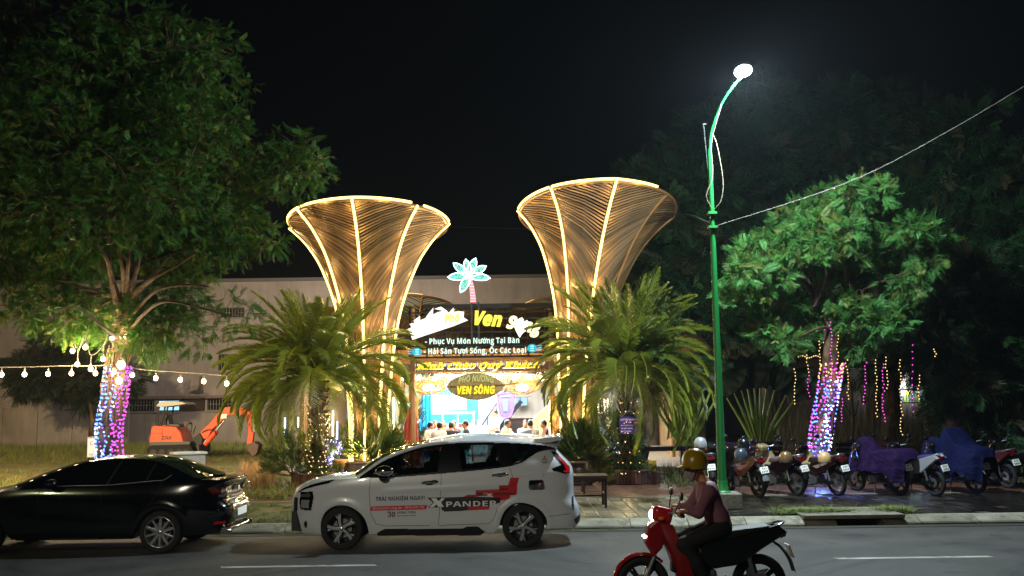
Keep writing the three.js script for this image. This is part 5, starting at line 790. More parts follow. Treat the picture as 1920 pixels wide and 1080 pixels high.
trunkLights('blue and purple fairy lights wrapped round the left street tree', [[205, 868], [205, 800], [214, 750], [221, 690]], 22.5, 0.29, 22, (a, u) => (a < -0.4 ? (rnd() < 0.75 ? 'blue' : 'ice') : a < 0.5 ? (rnd() < 0.5 ? 'blue' : rnd() < 0.5 ? 'violet' : 'ice') : rnd() < 0.75 ? 'pink' : 'violet'), [[0.25, [0.3, 0.35, 1], 1.2], [0.65, [0.45, 0.35, 1], 1.2]]);
trunkLights('blue and purple fairy lights wrapped round the right street tree', [[1532, 868], [1541, 800], [1553, 730], [1561, 684]], 24, 0.27, 24, (a, u) => (u > 0.85 ? (rnd() < 0.5 ? 'pink' : 'warm') : a > -0.3 ? (rnd() < 0.4 ? 'ice' : rnd() < 0.6 ? 'blue' : 'violet') : rnd() < 0.4 ? 'pink' : rnd() < 0.5 ? 'violet' : 'blue'), [[0.05, [0.12, 0.25, 1], 7], [0.4, [0.5, 0.2, 1], 1.6], [0.85, [1, 0.4, 0.5], 0.8]]);
trunkLights('warm fairy lights on the trunk of the left palm', [[591, 886], [592, 850], [596, 810], [598, 775]], 24.1, 0.26, 11, () => 'warm', [[0.5, [1, 0.7, 0.3], 2.5]], 0.014, 5);
trunkLights('warm fairy lights on the trunk of the right palm', [[1176, 885], [1176, 840], [1175, 790], [1172, 755]], 24.5, 0.3, 7, () => 'warm', [[0.3, [1, 0.7, 0.3], 0.8]], 0.012, 4);
for (const [x, y0, y1, k, lb] of [[1489, 692, 757, 'warm', 'warm light strand, leftmost under the right tree'], [1513, 666, 743, 'mix', 'warm and purple light strand left of the lit trunk'], [1546, 612, 690, 'mix', 'mixed light strand hanging before the fork of the lit tree, left one'], [1557, 604, 700, 'pink', 'purple light strand hanging before the fork of the lit tree'], [1571, 610, 680, 'warm', 'warm light strand hanging before the fork of the lit tree'], [1537, 640, 700, 'warm', 'short warm light strand left of the fork'], [1588, 675, 748, 'warm', 'warm light strand just right of the lit trunk'], [1580, 748, 790, 'pink', 'short purple light strand low beside the lit trunk'], [1624, 680, 757, 'pink', 'purple light strand before the dark window'], [1643, 675, 781, 'warm', 'long warm light strand between two purple ones'], [1655, 683, 790, 'pink', 'long purple light strand left of the lit window'], [1662, 670, 728, 'warm', 'short warm light strand left of the lit window'], [1687, 675, 815, 'warm', 'longest warm light strand before the lit window'], [1711, 647, 772, 'pink', 'sparse purple light strand before the lit window'], [1723, 704, 748, 'warm', 'short warm light strand at the right of the lit window'], [1752, 655, 668, 'warm', 'tiny warm light strand right of the lit house']]) {
  const d = 23.4 + 0.8 * rnd(), a = at(x, y0, d), t = thing('light_strand', lb, 'light strand', a), b = at(x + R(-4, 4), y1, d).sub(a), n = Math.max(3, Math.round((y1 - y0) / (k === 'pink' && x > 1700 ? 12 : 6.2))), ls = {}, w = [];
  for (let i = 0; i <= n; i++) { const p = b.clone().multiplyScalar(i / n).add(V(R(-0.02, 0.02) + 0.012 * Math.sin(i * 0.7 + x), 0, R(-0.03, 0.03))); w.push(p); (ls[k === 'mix' ? (i / n > 0.45 || rnd() < 0.2 ? 'pink' : 'warm') : k] ||= []).push(ball(0.014, p.x, p.y, p.z, 1, 1, 1, 6)); }
  for (const c in ls) part('light_bulbs', ls[c], lightM[c], t, 'stuff'); part('wire', tube(w, 0.004, n * 2, 3), mat.blackwire, t);
}
{ const t = thing('light_strand', 'warm light strand running along the bough left of the lit trunk', 'light strand', at(1499, 670, 23.5)), w = []; const g = []; for (let i = 0; i <= 9; i++) { const p = at(lerp(1497, 1534, i / 9), 669 - 2 * Math.sin(i), 23.5).sub(t.position); w.push(p); g.push(ball(0.014, p.x, p.y, p.z, 1, 1, 1, 6)); } part('light_bulbs', g, lightM.warm, t, 'stuff'); part('wire', tube(w, 0.004, 20, 3), mat.blackwire, t); }
function festoon(label, list, d, drop, k = 1) {
  const t = thing('string_lights', label, 'string lights', at(list[0][0], list[0][1], d)), w = [];
  for (const [x, y, dz = 0, s = 1] of list) { const p = at(x, y, d + dz).sub(t.position); w.push(V(p.x, p.y + drop, p.z)); const b = part('light_bulb', ball(0.05 * s, p.x, p.y, p.z, 1, 1.15, 1), mat.bulb, t); part('bulb_cord', [rod(V(p.x, p.y + 0.05, p.z), V(p.x, p.y + drop, p.z), 0.006, 0.006, 5), rod(V(p.x, p.y + 0.05, p.z), V(p.x, p.y + 0.11, p.z), 0.022, 0.018, 7)], mat.wire, t); const l = new THREE.PointLight(lin(1, 0.74, 0.4), 2.2 * k * s); l.position.copy(p); l.castShadow = true; l.shadow.radius = 2.5; t.add(l); }
  part('wire', tube(w, 0.009, 40, 5), mat.wire, t); return t;
}
festoon('string of round bulbs running left from the lit street tree', [[-40, 702], [3, 702.5], [46, 702], [90, 701], [134, 700], [179, 700], [212, 697, -0.3, 1.5]], 22.6, 0.17);
festoon('string of round bulbs running right from the lit street tree towards the palm', [[227, 684, -0.32, 1.7], [248, 703], [292, 709], [338, 712], [382, 715], [425, 719]], 22.6, 0.17);
festoon('tangled bulbs hanging under the crown left of the lit trunk', [[136, 658], [145, 683], [160, 651], [170, 692], [193, 673], [210, 634], [236, 631], [223, 714, -0.4, 1.4]], 22.2, 0.3, 3);
// curtains of small cold lights, light tubes behind the palms
function curtain(label, x0, x1, y0, y1, d, tilt = 0) {
  const a = at(x0, y1, d), b = at(x1, y0, d), t = thing('light_curtain', label, 'light curtain', V((a.x + b.x) / 2, a.y, -d), tilt), w = b.x - a.x, h = b.y - a.y;
  part('cloth', plain(grid(20, 4, (u, v) => V((u - 0.5) * w, v * h, 0.04 * Math.sin(u * 30)))), M(0x9a94b8, 0.8), t);
  part('light_bulbs', Array.from({ length: 110 }, () => ball(0.016, R(-0.5, 0.5) * w, R(0.02, 1) * h, 0.07, 1, 1, 1, 5)), glow(0.55, 0.55, 1, 8), t, 'stuff');
  const l = new THREE.PointLight(lin(0.55, 0.5, 1), 3.5); l.position.set(0, h * 0.5, 0.45); l.castShadow = true; t.add(l); return t;
}
curtain('curtain of blue white lights beside the left palm trunk', 606, 642, 822, 880, 29, 0.3); curtain('curtain of violet white lights behind the right palm trunk', 1113, 1166, 806, 862, 30, -0.15);
{
  const warmT = glow(1, 0.8, 0.5, 5), blueT = glow(0.45, 0.62, 1, 4);
  for (const [x, y0, y1, d, m, lb] of [[534, 783, 815, 27, 1, 'bluish light tube left of the left palm trunk'], [559, 782, 802, 28, 0, 'short warm light tube left of the left palm trunk'], [613, 788, 815, 28, 0, 'warm light tube just right of the left palm trunk'], [624, 770, 818, 27.6, 0, 'warm light tube over the light curtain at left'], [632, 790, 824, 27.6, 1, 'bluish light tube over the light curtain at left'], [658, 775, 806, 27.8, 0, 'warm light tube left of the tower foot'],
    [1122, 748, 780, 29, 0, 'warm light tube, first right of the right tower foot'], [1128, 746, 786, 29, 0, 'warm light tube, second right of the right tower foot'], [1134, 748, 774, 29, 0, 'warm light tube, third right of the right tower foot'], [1140, 747, 792, 29, 0, 'warm light tube nearest the right palm trunk'], [1058, 745, 816, 27.6, 0, 'tall light tube beside the yellow lattice post'], [1066, 748, 812, 27.8, 1, 'bluish tall light tube beside the yellow lattice post'], [1031, 742, 816, 28.2, 0, 'bright upright light tube at the right edge of the gate opening'], [738, 745, 812, 28.6, 0, 'upright light tube at the left edge of the gate opening']]) {
    const a = at(x, y1, d), b = at(x, y0, d), t = thing('light_tube', lb, 'light tube', a); part('light_tube', rod(V(0, 0, 0), V(0, b.y - a.y, 0), 0.022, 0.022, 8), m ? blueT : warmT, t); part('cord', rod(V(0, b.y - a.y, 0), V(0, b.y - a.y + 0.5, 0), 0.004, 0.004, 4), mat.wire, t);
    const l = new THREE.PointLight(m ? lin(0.5, 0.65, 1) : lin(1, 0.8, 0.5), 1.6); l.position.set(0, (b.y - a.y) / 2, 0.12); l.castShadow = true; t.add(l);
  }
}
// ================================================================ furniture and signs on the forecourt
function workTable(label, x, z, w, dp, h, y = G, m = mat.darkwood) {
  const t = thing('wooden_table', label, 'table', V(x, y, z)); const n = 4; for (let i = 0; i < n; i++) part('table_plank', box(w, 0.035, dp / n - 0.006, 0, h - 0.018, -dp / 2 + (i + 0.5) * dp / n, 0.005), m, t);
  part('apron', [box(w - 0.12, 0.08, 0.025, 0, h - 0.076, dp / 2 - 0.07), box(w - 0.12, 0.08, 0.025, 0, h - 0.076, -dp / 2 + 0.07), box(0.025, 0.08, dp - 0.16, w / 2 - 0.07, h - 0.076, 0), box(0.025, 0.08, dp - 0.16, -w / 2 + 0.07, h - 0.076, 0)], m, t);
  for (const sx of [-1, 1]) for (const sz of [-1, 1]) part('leg', box(0.05, h - 0.036, 0.05, sx * (w / 2 - 0.06), (h - 0.036) / 2, sz * (dp / 2 - 0.06), 0.004), m, t);
  part('stretcher', [box(w - 0.14, 0.03, 0.03, 0, 0.18, -(dp / 2 - 0.06)), box(0.03, 0.03, dp - 0.15, w / 2 - 0.06, 0.26, 0)], m, t); return t;
}
{
  const a = onGround(1136, 952), z0 = a.z; workTable('red brown wooden table standing on the pavement behind the white car', a.x - 0.64, z0 - 0.3, 1.4, 0.72, 0.62);
  const c = at(1070, 884, 23.2); workTable('second wooden table mostly hidden behind the white car, by the dark pot', c.x - 0.15, -23.0, 0.95, 0.7, 0.7);
  const r = onGround(1224, 915); workTable('red wooden table by the fan of palm stalks', r.x + 0.5, -26.0, 1.25, 0.62, 0.9);
  const bench = (label, x, z, w) => { const t = thing('wooden_bench', label, 'bench', V(x, G, z)), m = mat.darkwood; for (let i = 0; i < 3; i++) part('seat_slat', box(w, 0.04, 0.12, 0, 0.46, -0.14 + i * 0.14, 0.006), m, t); for (let i = 0; i < 3; i++) part('back_slat', box(w, 0.1, 0.025, 0, 0.62 + i * 0.14, -0.24 - i * 0.02, 0.006), m, t); for (const s of [-1, 1]) { part('leg', box(0.06, 0.46, 0.4, s * (w / 2 - 0.1), 0.23, 0, 0.006), m, t); part('back_post', box(0.06, 0.5, 0.05, s * (w / 2 - 0.1), 0.7, -0.26, 0.006), m, t); } return t; };
  bench('dark red wooden bench behind the parked motorbikes', at(1395, 860, 26.5).x, -26.5, 2.2); bench('dark wooden bench at the trunk of the lit right tree', at(1560, 860, 25.3).x + 1.0, -25.2, 1.7);
  // parking sign on the right palm
  const st = canvasTex(512, 420, (x, w, h) => { x.fillStyle = '#3b1f5e'; x.fillRect(0, 0, w, h); x.fillStyle = '#c9b8e0'; print(x, 'GIỮ XE MIỄN PHÍ', 14, 98, w - 28, 50, '#c9b8e0'); print(x, 'CHO', 220, 152, 80, 26, '#c9b8e0'); x.fillStyle = '#c02a4c'; x.fillRect(360, 120, 132, 56); print(x, 'KHÁCH', 374, 162, 104, 26, '#f0dbe4'); print(x, 'XIN QUÝ KHÁCH', 24, 232, 300, 30, '#c9b8e0'); print(x, 'TỰ BẢO QUẢN', 24, 306, 300, 30, '#c9b8e0'); print(x, 'TƯ TRANG', 24, 378, 260, 30, '#c9b8e0'); });
  let p = at(1181, 797, 24.3); let t = thing('parking_sign', 'purple sign with pale lettering hung on the trunk of the right palm', 'sign', p); part('sign_board', box(0.5, 0.41, 0.015, 0, 0, 0), M(0x3b1f5e, 0.5), t); const pr = part('sign_print', plain(new THREE.PlaneGeometry(0.49, 0.4)), M(0xffffff, 0.5, { map: st }), t); pr.position.z = 0.0095; part('hanger', tube([V(-0.2, 0.2, 0), V(0, 0.34, -0.05), V(0.2, 0.2, 0)], 0.005), mat.wire, t);
  const rt = canvasTex(512, 320, (x, w, h) => { x.fillStyle = '#f1e6da'; x.fillRect(0, 0, w, h); x.fillStyle = '#8a2a22'; x.fillRect(0, 0, w, 16); print(x, 'CHO THUÊ', 30, 128, 450, 64, '#c23a2c'); print(x, 'I', 140, 218, 18, 50, '#222'); print(x, '172 - 09', 20, 296, 150, 30, '#222'); });
  p = at(194, 838, 23.1); t = thing('rent_sign', 'white sign with red letters standing at the foot of the left street tree', 'sign', p, 0.04); part('sign_board', box(0.72, 0.46, 0.02, 0, 0, 0), M(0xe8ddd0, 0.7), t); const p2 = part('sign_print', plain(new THREE.PlaneGeometry(0.7, 0.44)), M(0xffffff, 0.7, { map: rt }), t); p2.position.z = 0.012; for (const s of [-1, 1]) part('stake', box(0.03, p.y - G + 0.24, 0.02, s * 0.33, 0.24 - (p.y - G + 0.24) / 2, -0.021), mat.wood, t);
  // small things
  p = at(1221, 868, 26); t = thing('plastic_cup', 'yellow plastic tub on the ground at the red table leg', 'tub', onGround(1222, 902).setY(0.5)); p = at(1222, 874, 25.3); t.position.set(p.x, p.y - 0.13, p.z); part('tub', lathe([[0, 0], [0.1, 0], [0.125, 0.26], [0.118, 0.26], [0.095, 0.015], [0, 0.015]], 20), M(0xd8b040, 0.4), t); part('rim', plain(new THREE.TorusGeometry(0.122, 0.01, 6, 20)).rotateX(Math.PI / 2).translate(0, 0.26, 0), M(0xe8c868, 0.4), t);
  t = thing('stool_block', 'low wooden block under the yellow tub', 'block', V(p.x, G, p.z)); part('block', box(0.36, p.y - 0.13 - G, 0.36, 0, (p.y - 0.13 - G) / 2, 0, 0.02), mat.wood, t);
  p = at(1212, 868, 26.2); t = thing('draped_cloth', 'pale cloth hanging in folds right of the right palm trunk', 'cloth', V(p.x, p.y, -26.2)); part('cloth', plain(grid(40, 14, (u, v) => V((u - 0.5) * lerp(0.34, 0.22, Math.abs(v - 0.45) * 2) - 0.1 + 0.28 * v - 0.1 * v * v, v * 1.75, 0.05 * Math.sin(u * 26 + v * 2)))), M(0xc8bba4, 0.85), t);
  for (const [x0, x1, lb] of [[1200, 1170, 'left slack white cord of the draped cloth'], [1228, 1252, 'right slack white cord of the draped cloth']]) top('cord', tube([at(x0, 770, 26.1), at((x0 + x1) / 2, 760, 26.2), at(x1, 735, 26.4)], 0.012, 16), mat.wire, lb, 'cord');
  p = at(1194, 775, 26.8); t = thing('poster', 'small blue and green poster behind the right palm trunk', 'poster', p); part('poster_board', box(0.24, 0.34, 0.01, 0, 0, 0), M(0x2a8fb0, 0.5), t); part('poster_stripe', [box(0.22, 0.08, 0.006, 0, -0.12, 0.009), box(0.12, 0.1, 0.006, 0.03, 0.04, 0.009)], M(0xd88a4a, 0.5), t); part('post', rod(V(0, -0.17, -0.02), V(0, G - p.y, -0.02), 0.02), mat.bamboodark, t);
  p = at(639, 870, 27.3); t = thing('stone_block', 'rough sandstone block left of the glazed pot', 'stone', V(p.x, G, -27.3), 0.3); part('stone', wallUV(box(0.42, 0.62, 0.4, 0, 0.31, 0, 0.03)), M(0x9a6a44, 0.9, { map: concreteTex }), t);
  p = at(1143, 865, 27.6); t = thing('stone_counter', 'low granite counter behind the right planter', 'counter', V(p.x, G, -27.6)); part('counter_body', wallUV(box(0.95, 0.62, 0.5, 0, 0.31, 0, 0.01)), M(0x8a7454, 0.7, { map: concreteTex }), t); part('counter_top', wallUV(box(1.05, 0.05, 0.6, 0, 0.645, 0, 0.012)), M(0xb8b0a8, 0.3), t);
  p = at(1128, 830, 28.3); t = thing('bar_stool', 'small dark table before the violet light curtain', 'table', V(p.x, G, -28.3)); part('table_top', box(0.6, 0.04, 0.4, 0, 0.86, 0, 0.01), mat.darkwood, t); for (const a of [-1, 1]) for (const c of [-1, 1]) part('leg', rod(V(a * 0.25, 0.85, c * 0.15), V(a * 0.27, 0, c * 0.17), 0.02), mat.darkwood, t);
  { const o = thing('person', 'person in white sitting behind the violet light curtain at right', 'person', V(at(1115, 800, 31).x, FL, -31), Math.PI / 2); dress(o, seatA, M(0xd0c8c0, 0.8)); const q = thing('stool', 'stool under the person behind the violet light curtain', 'stool', o.position.clone(), 0); part('seat', lathe([[0, 0.42], [0.19, 0.42], [0.2, 0.45], [0, 0.46]], 18), mat.wood, q); for (let k = 0; k < 4; k++) part('leg', rod(V(Math.cos(k * 1.57) * 0.13, 0.42, Math.sin(k * 1.57) * 0.13), V(Math.cos(k * 1.57) * 0.19, 0, Math.sin(k * 1.57) * 0.19), 0.016), mat.wood, q); }
  p = at(353, 868, 24); t = thing('utility_cabinet', 'pale grey utility cabinet behind the dark saloon', 'cabinet', V(p.x, G, -24), 0.5); const ch = at(353, 847, 24).y - G; part('cabinet_body', box(0.7, ch - 0.06, 0.45, 0, (ch - 0.06) / 2, 0, 0.01), M(0x9aa0a0, 0.5), t); part('cabinet_lid', box(0.78, 0.06, 0.53, 0, ch - 0.03, 0, 0.015), M(0xb0b4b2, 0.45), t); part('door', [box(0.3, ch - 0.2, 0.012, -0.165, ch / 2, 0.229), box(0.3, ch - 0.2, 0.012, 0.165, ch / 2, 0.229)], M(0x8f9595, 0.5), t); part('vent_slat', Array.from({ length: 5 }, (_, i) => box(0.2, 0.012, 0.01, 0.165, ch * 0.6 + i * 0.03, 0.238)), mat.grey, t);
}
// ================================================================ mini excavator
{
  const p = at(325, 858, 40), t = thing('mini_excavator', 'orange mini excavator parked on the grass of the vacant lot', 'excavator', V(p.x, 0.3, -40.65)), s = 40 / F, X = (a) => (a - 325) * s, Y = (a) => at(325, a, 40).y - 0.3, or = MP(0xe04a1c, 0.5, { clearcoat: 0.3, bumpMap: grainBump, bumpScale: 0.002 }), dk = M(0x2a2826, 0.7);
  for (const z of [-0.65, 0.65]) { const o = new THREE.Shape(); o.moveTo(X(290), 0.0); o.lineTo(X(350), 0); o.absarc(X(350), 0.24, 0.24, -1.57, 1.57); o.lineTo(X(290), 0.48); o.absarc(X(290), 0.24, 0.24, 1.57, 4.71); part('track', placed(poly(o, 0.3, 0.015), 0, 0, z - 0.15), mat.rubber, t); part('track_roller', [290, 306, 322, 338, 350].map((x) => rod(V(X(x), 0.2, z - 0.17), V(X(x), 0.2, z + 0.17), 0.12, 0.12, 14)), dk, t); }
  part('turntable', [rod(V(X(318), 0.4, 0), V(X(318), 0.66, 0), 0.5, 0.5, 20), box(1.1, 0.14, 1.0, X(318), 0.4, 0)], dk, t);
  const y0 = Y(845), y1 = Y(828); part('deck', poly([[X(281), y1], [X(283), y0], [X(350), y0], [X(356), y1]], 1.3).translate(0, 0, -0.65), M(0x4a4644, 0.6), t);
  part('engine_cover', poly([[X(281), Y(828)], [X(284), Y(801)], [X(288), Y(799)], [X(328), Y(802)], [X(336), Y(812)], [X(341), Y(828)]], 1.24, 0.03).translate(0, 0, -0.62), or, t);
  part('cover_seam', [box(0.015, y1 * 0 + 0.55, 0.01, X(303), Y(815), 0.655), box(0.5, 0.012, 0.01, X(293), Y(812), 0.655)], dk, t);
  const z = fitted('ZAX', 0.42, 0.15, 0.01, { skew: 0.2 }), lz = part('lettering', z, M(0x14110f, 0.6), t); lz.position.set(X(312), Y(824), 0.652); const w2 = part('deck_stripe', poly([[0, 0], [0.55, 0.12], [0.5, 0.02], [0.7, 0.08], [0.6, -0.03], [0.2, 0.01]], 0.01), M(0xc8c4bc, 0.6), t); w2.position.set(X(302), Y(841), 0.652);
  part('canopy', poly([[X(292), Y(761)], [X(296), Y(755.5)], [X(310), Y(753)], [X(340), Y(755)], [X(345), Y(758)], [X(330), Y(759)], [X(300), Y(762)]], 1.3, 0.02).translate(0, 0, -0.65), M(0xb4aca0, 0.6), t);
  for (const q of [-0.5, 0.5]) part('canopy_post', [tube([V(X(294), Y(762), q), V(X(291), Y(780), q), V(X(294), Y(800), q)], 0.035, 14), tube([V(X(305), Y(761), q), V(X(302), Y(780), q), V(X(297), Y(800), q)], 0.035, 14)], dk, t);
  part('seat', [box(0.5, 0.14, 0.5, X(318), Y(798), 0, 0.04), placed(box(0.16, 0.6, 0.5, 0, 0, 0, 0.05), X(306), Y(791), 0, 0, 0, 0.25)], mat.black, t); part('lever', [[334, 800, 340, 792], [346, 812, 347, 796], [352, 815, 357, 800], [330, 800, 336, 796]].map(([a, b, c, d], i) => rod(V(X(a), Y(b), -0.3 + i * 0.2), V(X(c), Y(d), -0.3 + i * 0.2), 0.02)).concat([344, 347].map((a, i) => ball(0.04, X(a), Y(795), -0.2 + i * 0.3))), mat.black, t);
  part('boom_mount', poly([[X(354), Y(846)], [X(352), Y(826)], [X(366), Y(815)], [X(372), Y(824)], [X(368), Y(846)]], 0.5, 0.02).translate(0, 0, -0.25), dk, t);
  const boom = [[366, 826], [369, 810], [384, 796], [400, 776], [408, 766], [436, 764], [466, 778], [467, 789], [440, 778], [416, 780], [404, 792], [388, 806], [380, 822]].map(([a, b]) => [X(a), Y(b)]); part('boom', poly(boom, 0.26, 0.02).translate(0, 0, -0.13), or, t);
  part('boom_plate', box(0.3, 0.18, 0.01, X(409), Y(782), 0.157), mat.white, t);
  part('arm', poly([[455, 780], [462, 776], [470, 790], [466, 812], [463, 838], [455, 836], [457, 806]].map(([a, b]) => [X(a), Y(b)]), 0.2, 0.02).translate(0, 0, -0.1), or, t);
  part('ram', [rod(V(X(372), Y(834), 0.05), V(X(393), Y(812), 0.05), 0.09, 0.09, 12), rod(V(X(384), Y(822), 0.05), V(X(410), Y(790), 0.05), 0.04, 0.04, 10), rod(V(X(466), Y(776), 0.1), V(X(472), Y(812), 0.1), 0.06)], [mat.alu][0], t); part('ram_barrel', rod(V(X(374), Y(836), 0.05), V(X(396), Y(810), 0.05), 0.11, 0.11, 12), or, t);
  part('hose', [tube([V(X(370), Y(812), 0.17), V(X(382), Y(807), 0.2), V(X(393), Y(809), 0.2), V(X(398), Y(818), 0.18)], 0.022)], mat.black, t);
  part('bucket', poly([[458, 836], [470, 832], [478, 838], [475, 852], [468, 858], [460, 848]].map(([a, b]) => [X(a), Y(b)]), 0.6, 0.02).translate(0, 0, -0.3), M(0x5a4640, 0.7), t);
  part('blade', box(0.08, 0.34, 1.5, X(372), 0.3, 0), dk, t);
}

// ================================================================ cars
const curve = (pts) => (x) => { if (x <= pts[0][0]) return pts[0][1]; for (let i = 1; i < pts.length; i++) if (x <= pts[i][0]) { const [a, b] = pts[i - 1], [c, d] = pts[i], h = c - a, u = (x - a) / h, p = pts[i - 2] || pts[i - 1], n = pts[i + 1] || pts[i], m0 = (d - p[1]) / (c - p[0] || 1) * h, m1 = (n[1] - b) / (n[0] - a || 1) * h, u2 = u * u, u3 = u2 * u; return (2 * u3 - 3 * u2 + 1) * b + (u3 - 2 * u2 + u) * m0 + (-2 * u3 + 3 * u2) * d + (u3 - u2) * m1; } return pts[pts.length - 1][1]; };
const inside = (p, x, y) => { let c = false; for (let i = 0, j = p.length - 1; i < p.length; j = i++) if ((p[i][1] > y) !== (p[j][1] > y) && x < (p[j][0] - p[i][0]) * (y - p[i][1]) / (p[j][1] - p[i][1]) + p[i][0]) c = !c; return c; };
function carBody(o) {
  const L = o.L, yt = curve(o.top), xf = curve(o.front), xr = curve(o.rear), zw = curve(o.width), Ry = curve(o.roof.map((p) => [p[0], p[1]])), Rz = curve(o.roof.map((p) => [p[0], p[2]]));
  const arch = (x) => { let b = o.sill(x); for (const w of o.wheels) { const d = Math.abs(x - w); if (d < o.ar) b = Math.max(b, o.ay + Math.sqrt(o.ar * o.ar - d * d) * o.ak); } return b; };
  const plan = (t) => { const e = t < 0.5 ? o.nf : o.nr, u = Math.abs(2 * t - 1); return Math.pow(Math.max(0, 1 - Math.pow(u, e)), 1 / e); };
  const crease = o.crease || (() => 0);
  const side = (x, y) => { const t = clamp((x - xf(y)) / (xr(y) - xf(y)), 0, 1); return V(x, y, (zw(y) + crease(x, y)) * plan(t)); };
  const P = (t, v) => { const x = L * t, y = lerp(arch(x), yt(x), v), X = xf(y) + (xr(y) - xf(y)) * t; return V(X, y, (zw(y) + crease(X, y)) * plan(t)); };
  const ts = []; const N = 150; for (let i = 0; i <= N; i++) { const u = i / N; ts.push(0.5 - 0.5 * Math.cos(Math.PI * u)); } for (const w of o.wheels) for (let i = -16; i <= 16; i++) ts.push(clamp((w + o.ar * Math.sin(i / 16 * Math.PI / 2)) / L, 0, 1)); ts.sort((a, b) => a - b);
  const st = ts.filter((t, i) => !i || t - ts[i - 1] > 1e-4), nv = 26;
  const lower = grid(st.length - 1, nv, (u, v) => P(st[Math.round(u * (st.length - 1))], v));
  const mirror = (g) => { const m = g.clone().scale(1, 1, -1); if (m.index) { const I = m.index.array; for (let i = 0; i < I.length; i += 3) { const t = I[i]; I[i] = I[i + 1]; I[i + 1] = t; } } m.computeVertexNormals(); return m; };
  const both = (g) => merge([g, mirror(g)]);
  // cut a shape out of a skin: fn(x, y) -> point, kept where it lies inside the outline
  const cutOut = (fn, pts, off, cell = 0.012) => {
    const xs = pts.map((p) => p[0]), ys = pts.map((p) => p[1]), x0 = Math.min(...xs), x1 = Math.max(...xs), y0 = Math.min(...ys), y1 = Math.max(...ys), nx = Math.max(2, Math.ceil((x1 - x0) / cell)), ny = Math.max(2, Math.ceil((y1 - y0) / cell)), Pn = [], U = [], I = [];
    for (let j = 0; j <= ny; j++) for (let i = 0; i <= nx; i++) { const x = lerp(x0, x1, i / nx), y = lerp(y0, y1, j / ny), p = fn(x, y), a = fn(x + 0.004, y).sub(p), b = fn(x, y + 0.004).sub(p), n = a.cross(b).normalize(); if (n.z < 0) n.negate(); p.addScaledVector(n, off); Pn.push(p.x, p.y, p.z); U.push(i / nx, j / ny); }
    for (let j = 0; j < ny; j++) for (let i = 0; i < nx; i++) if (inside(pts, lerp(x0, x1, (i + 0.5) / nx), lerp(y0, y1, (j + 0.5) / ny))) { const a = j * (nx + 1) + i, b = a + 1, c = a + nx + 1, d = c + 1; I.push(a, b, c, b, d, c); }
    const g = new THREE.BufferGeometry(); g.setAttribute('position', new THREE.Float32BufferAttribute(Pn, 3)); g.setAttribute('uv', new THREE.Float32BufferAttribute(U, 2)); g.setIndex(I); g.computeVertexNormals(); return g;
  };
  const bz = (x) => side(x, yt(x)).z, upper = (x, y) => { const b = yt(x), r = Ry(x), w = clamp((y - b) / Math.max(0.02, r - b), -0.03, 1.03); return V(x, lerp(b, r, w), lerp(bz(x), Rz(x), w) + 0.05 * w * (1 - w)); };
  const cross = (E, shift, crown, n = 20) => (u, v) => { const e = E(u), z = lerp(-1, 1, v), k = 1 - z * z; return V(e.x + shift(u) * k, e.y + crown(u) * k, e.z * z); };
  return { L, P, side, upper, arch, yt, Ry, Rz, lower, both, mirror, cutOut, cross, ts: st, plan };
}
function seam(B, fn, pts, r = 0.0035) { const q = []; for (let i = 0; i + 1 < pts.length; i++) for (let k = 0; k < 6; k++) q.push(fn(lerp(pts[i][0], pts[i + 1][0], k / 6), lerp(pts[i][1], pts[i + 1][1], k / 6)).add(V(0, 0, 0.0005))); return tube(q, r, q.length * 2, 5); }
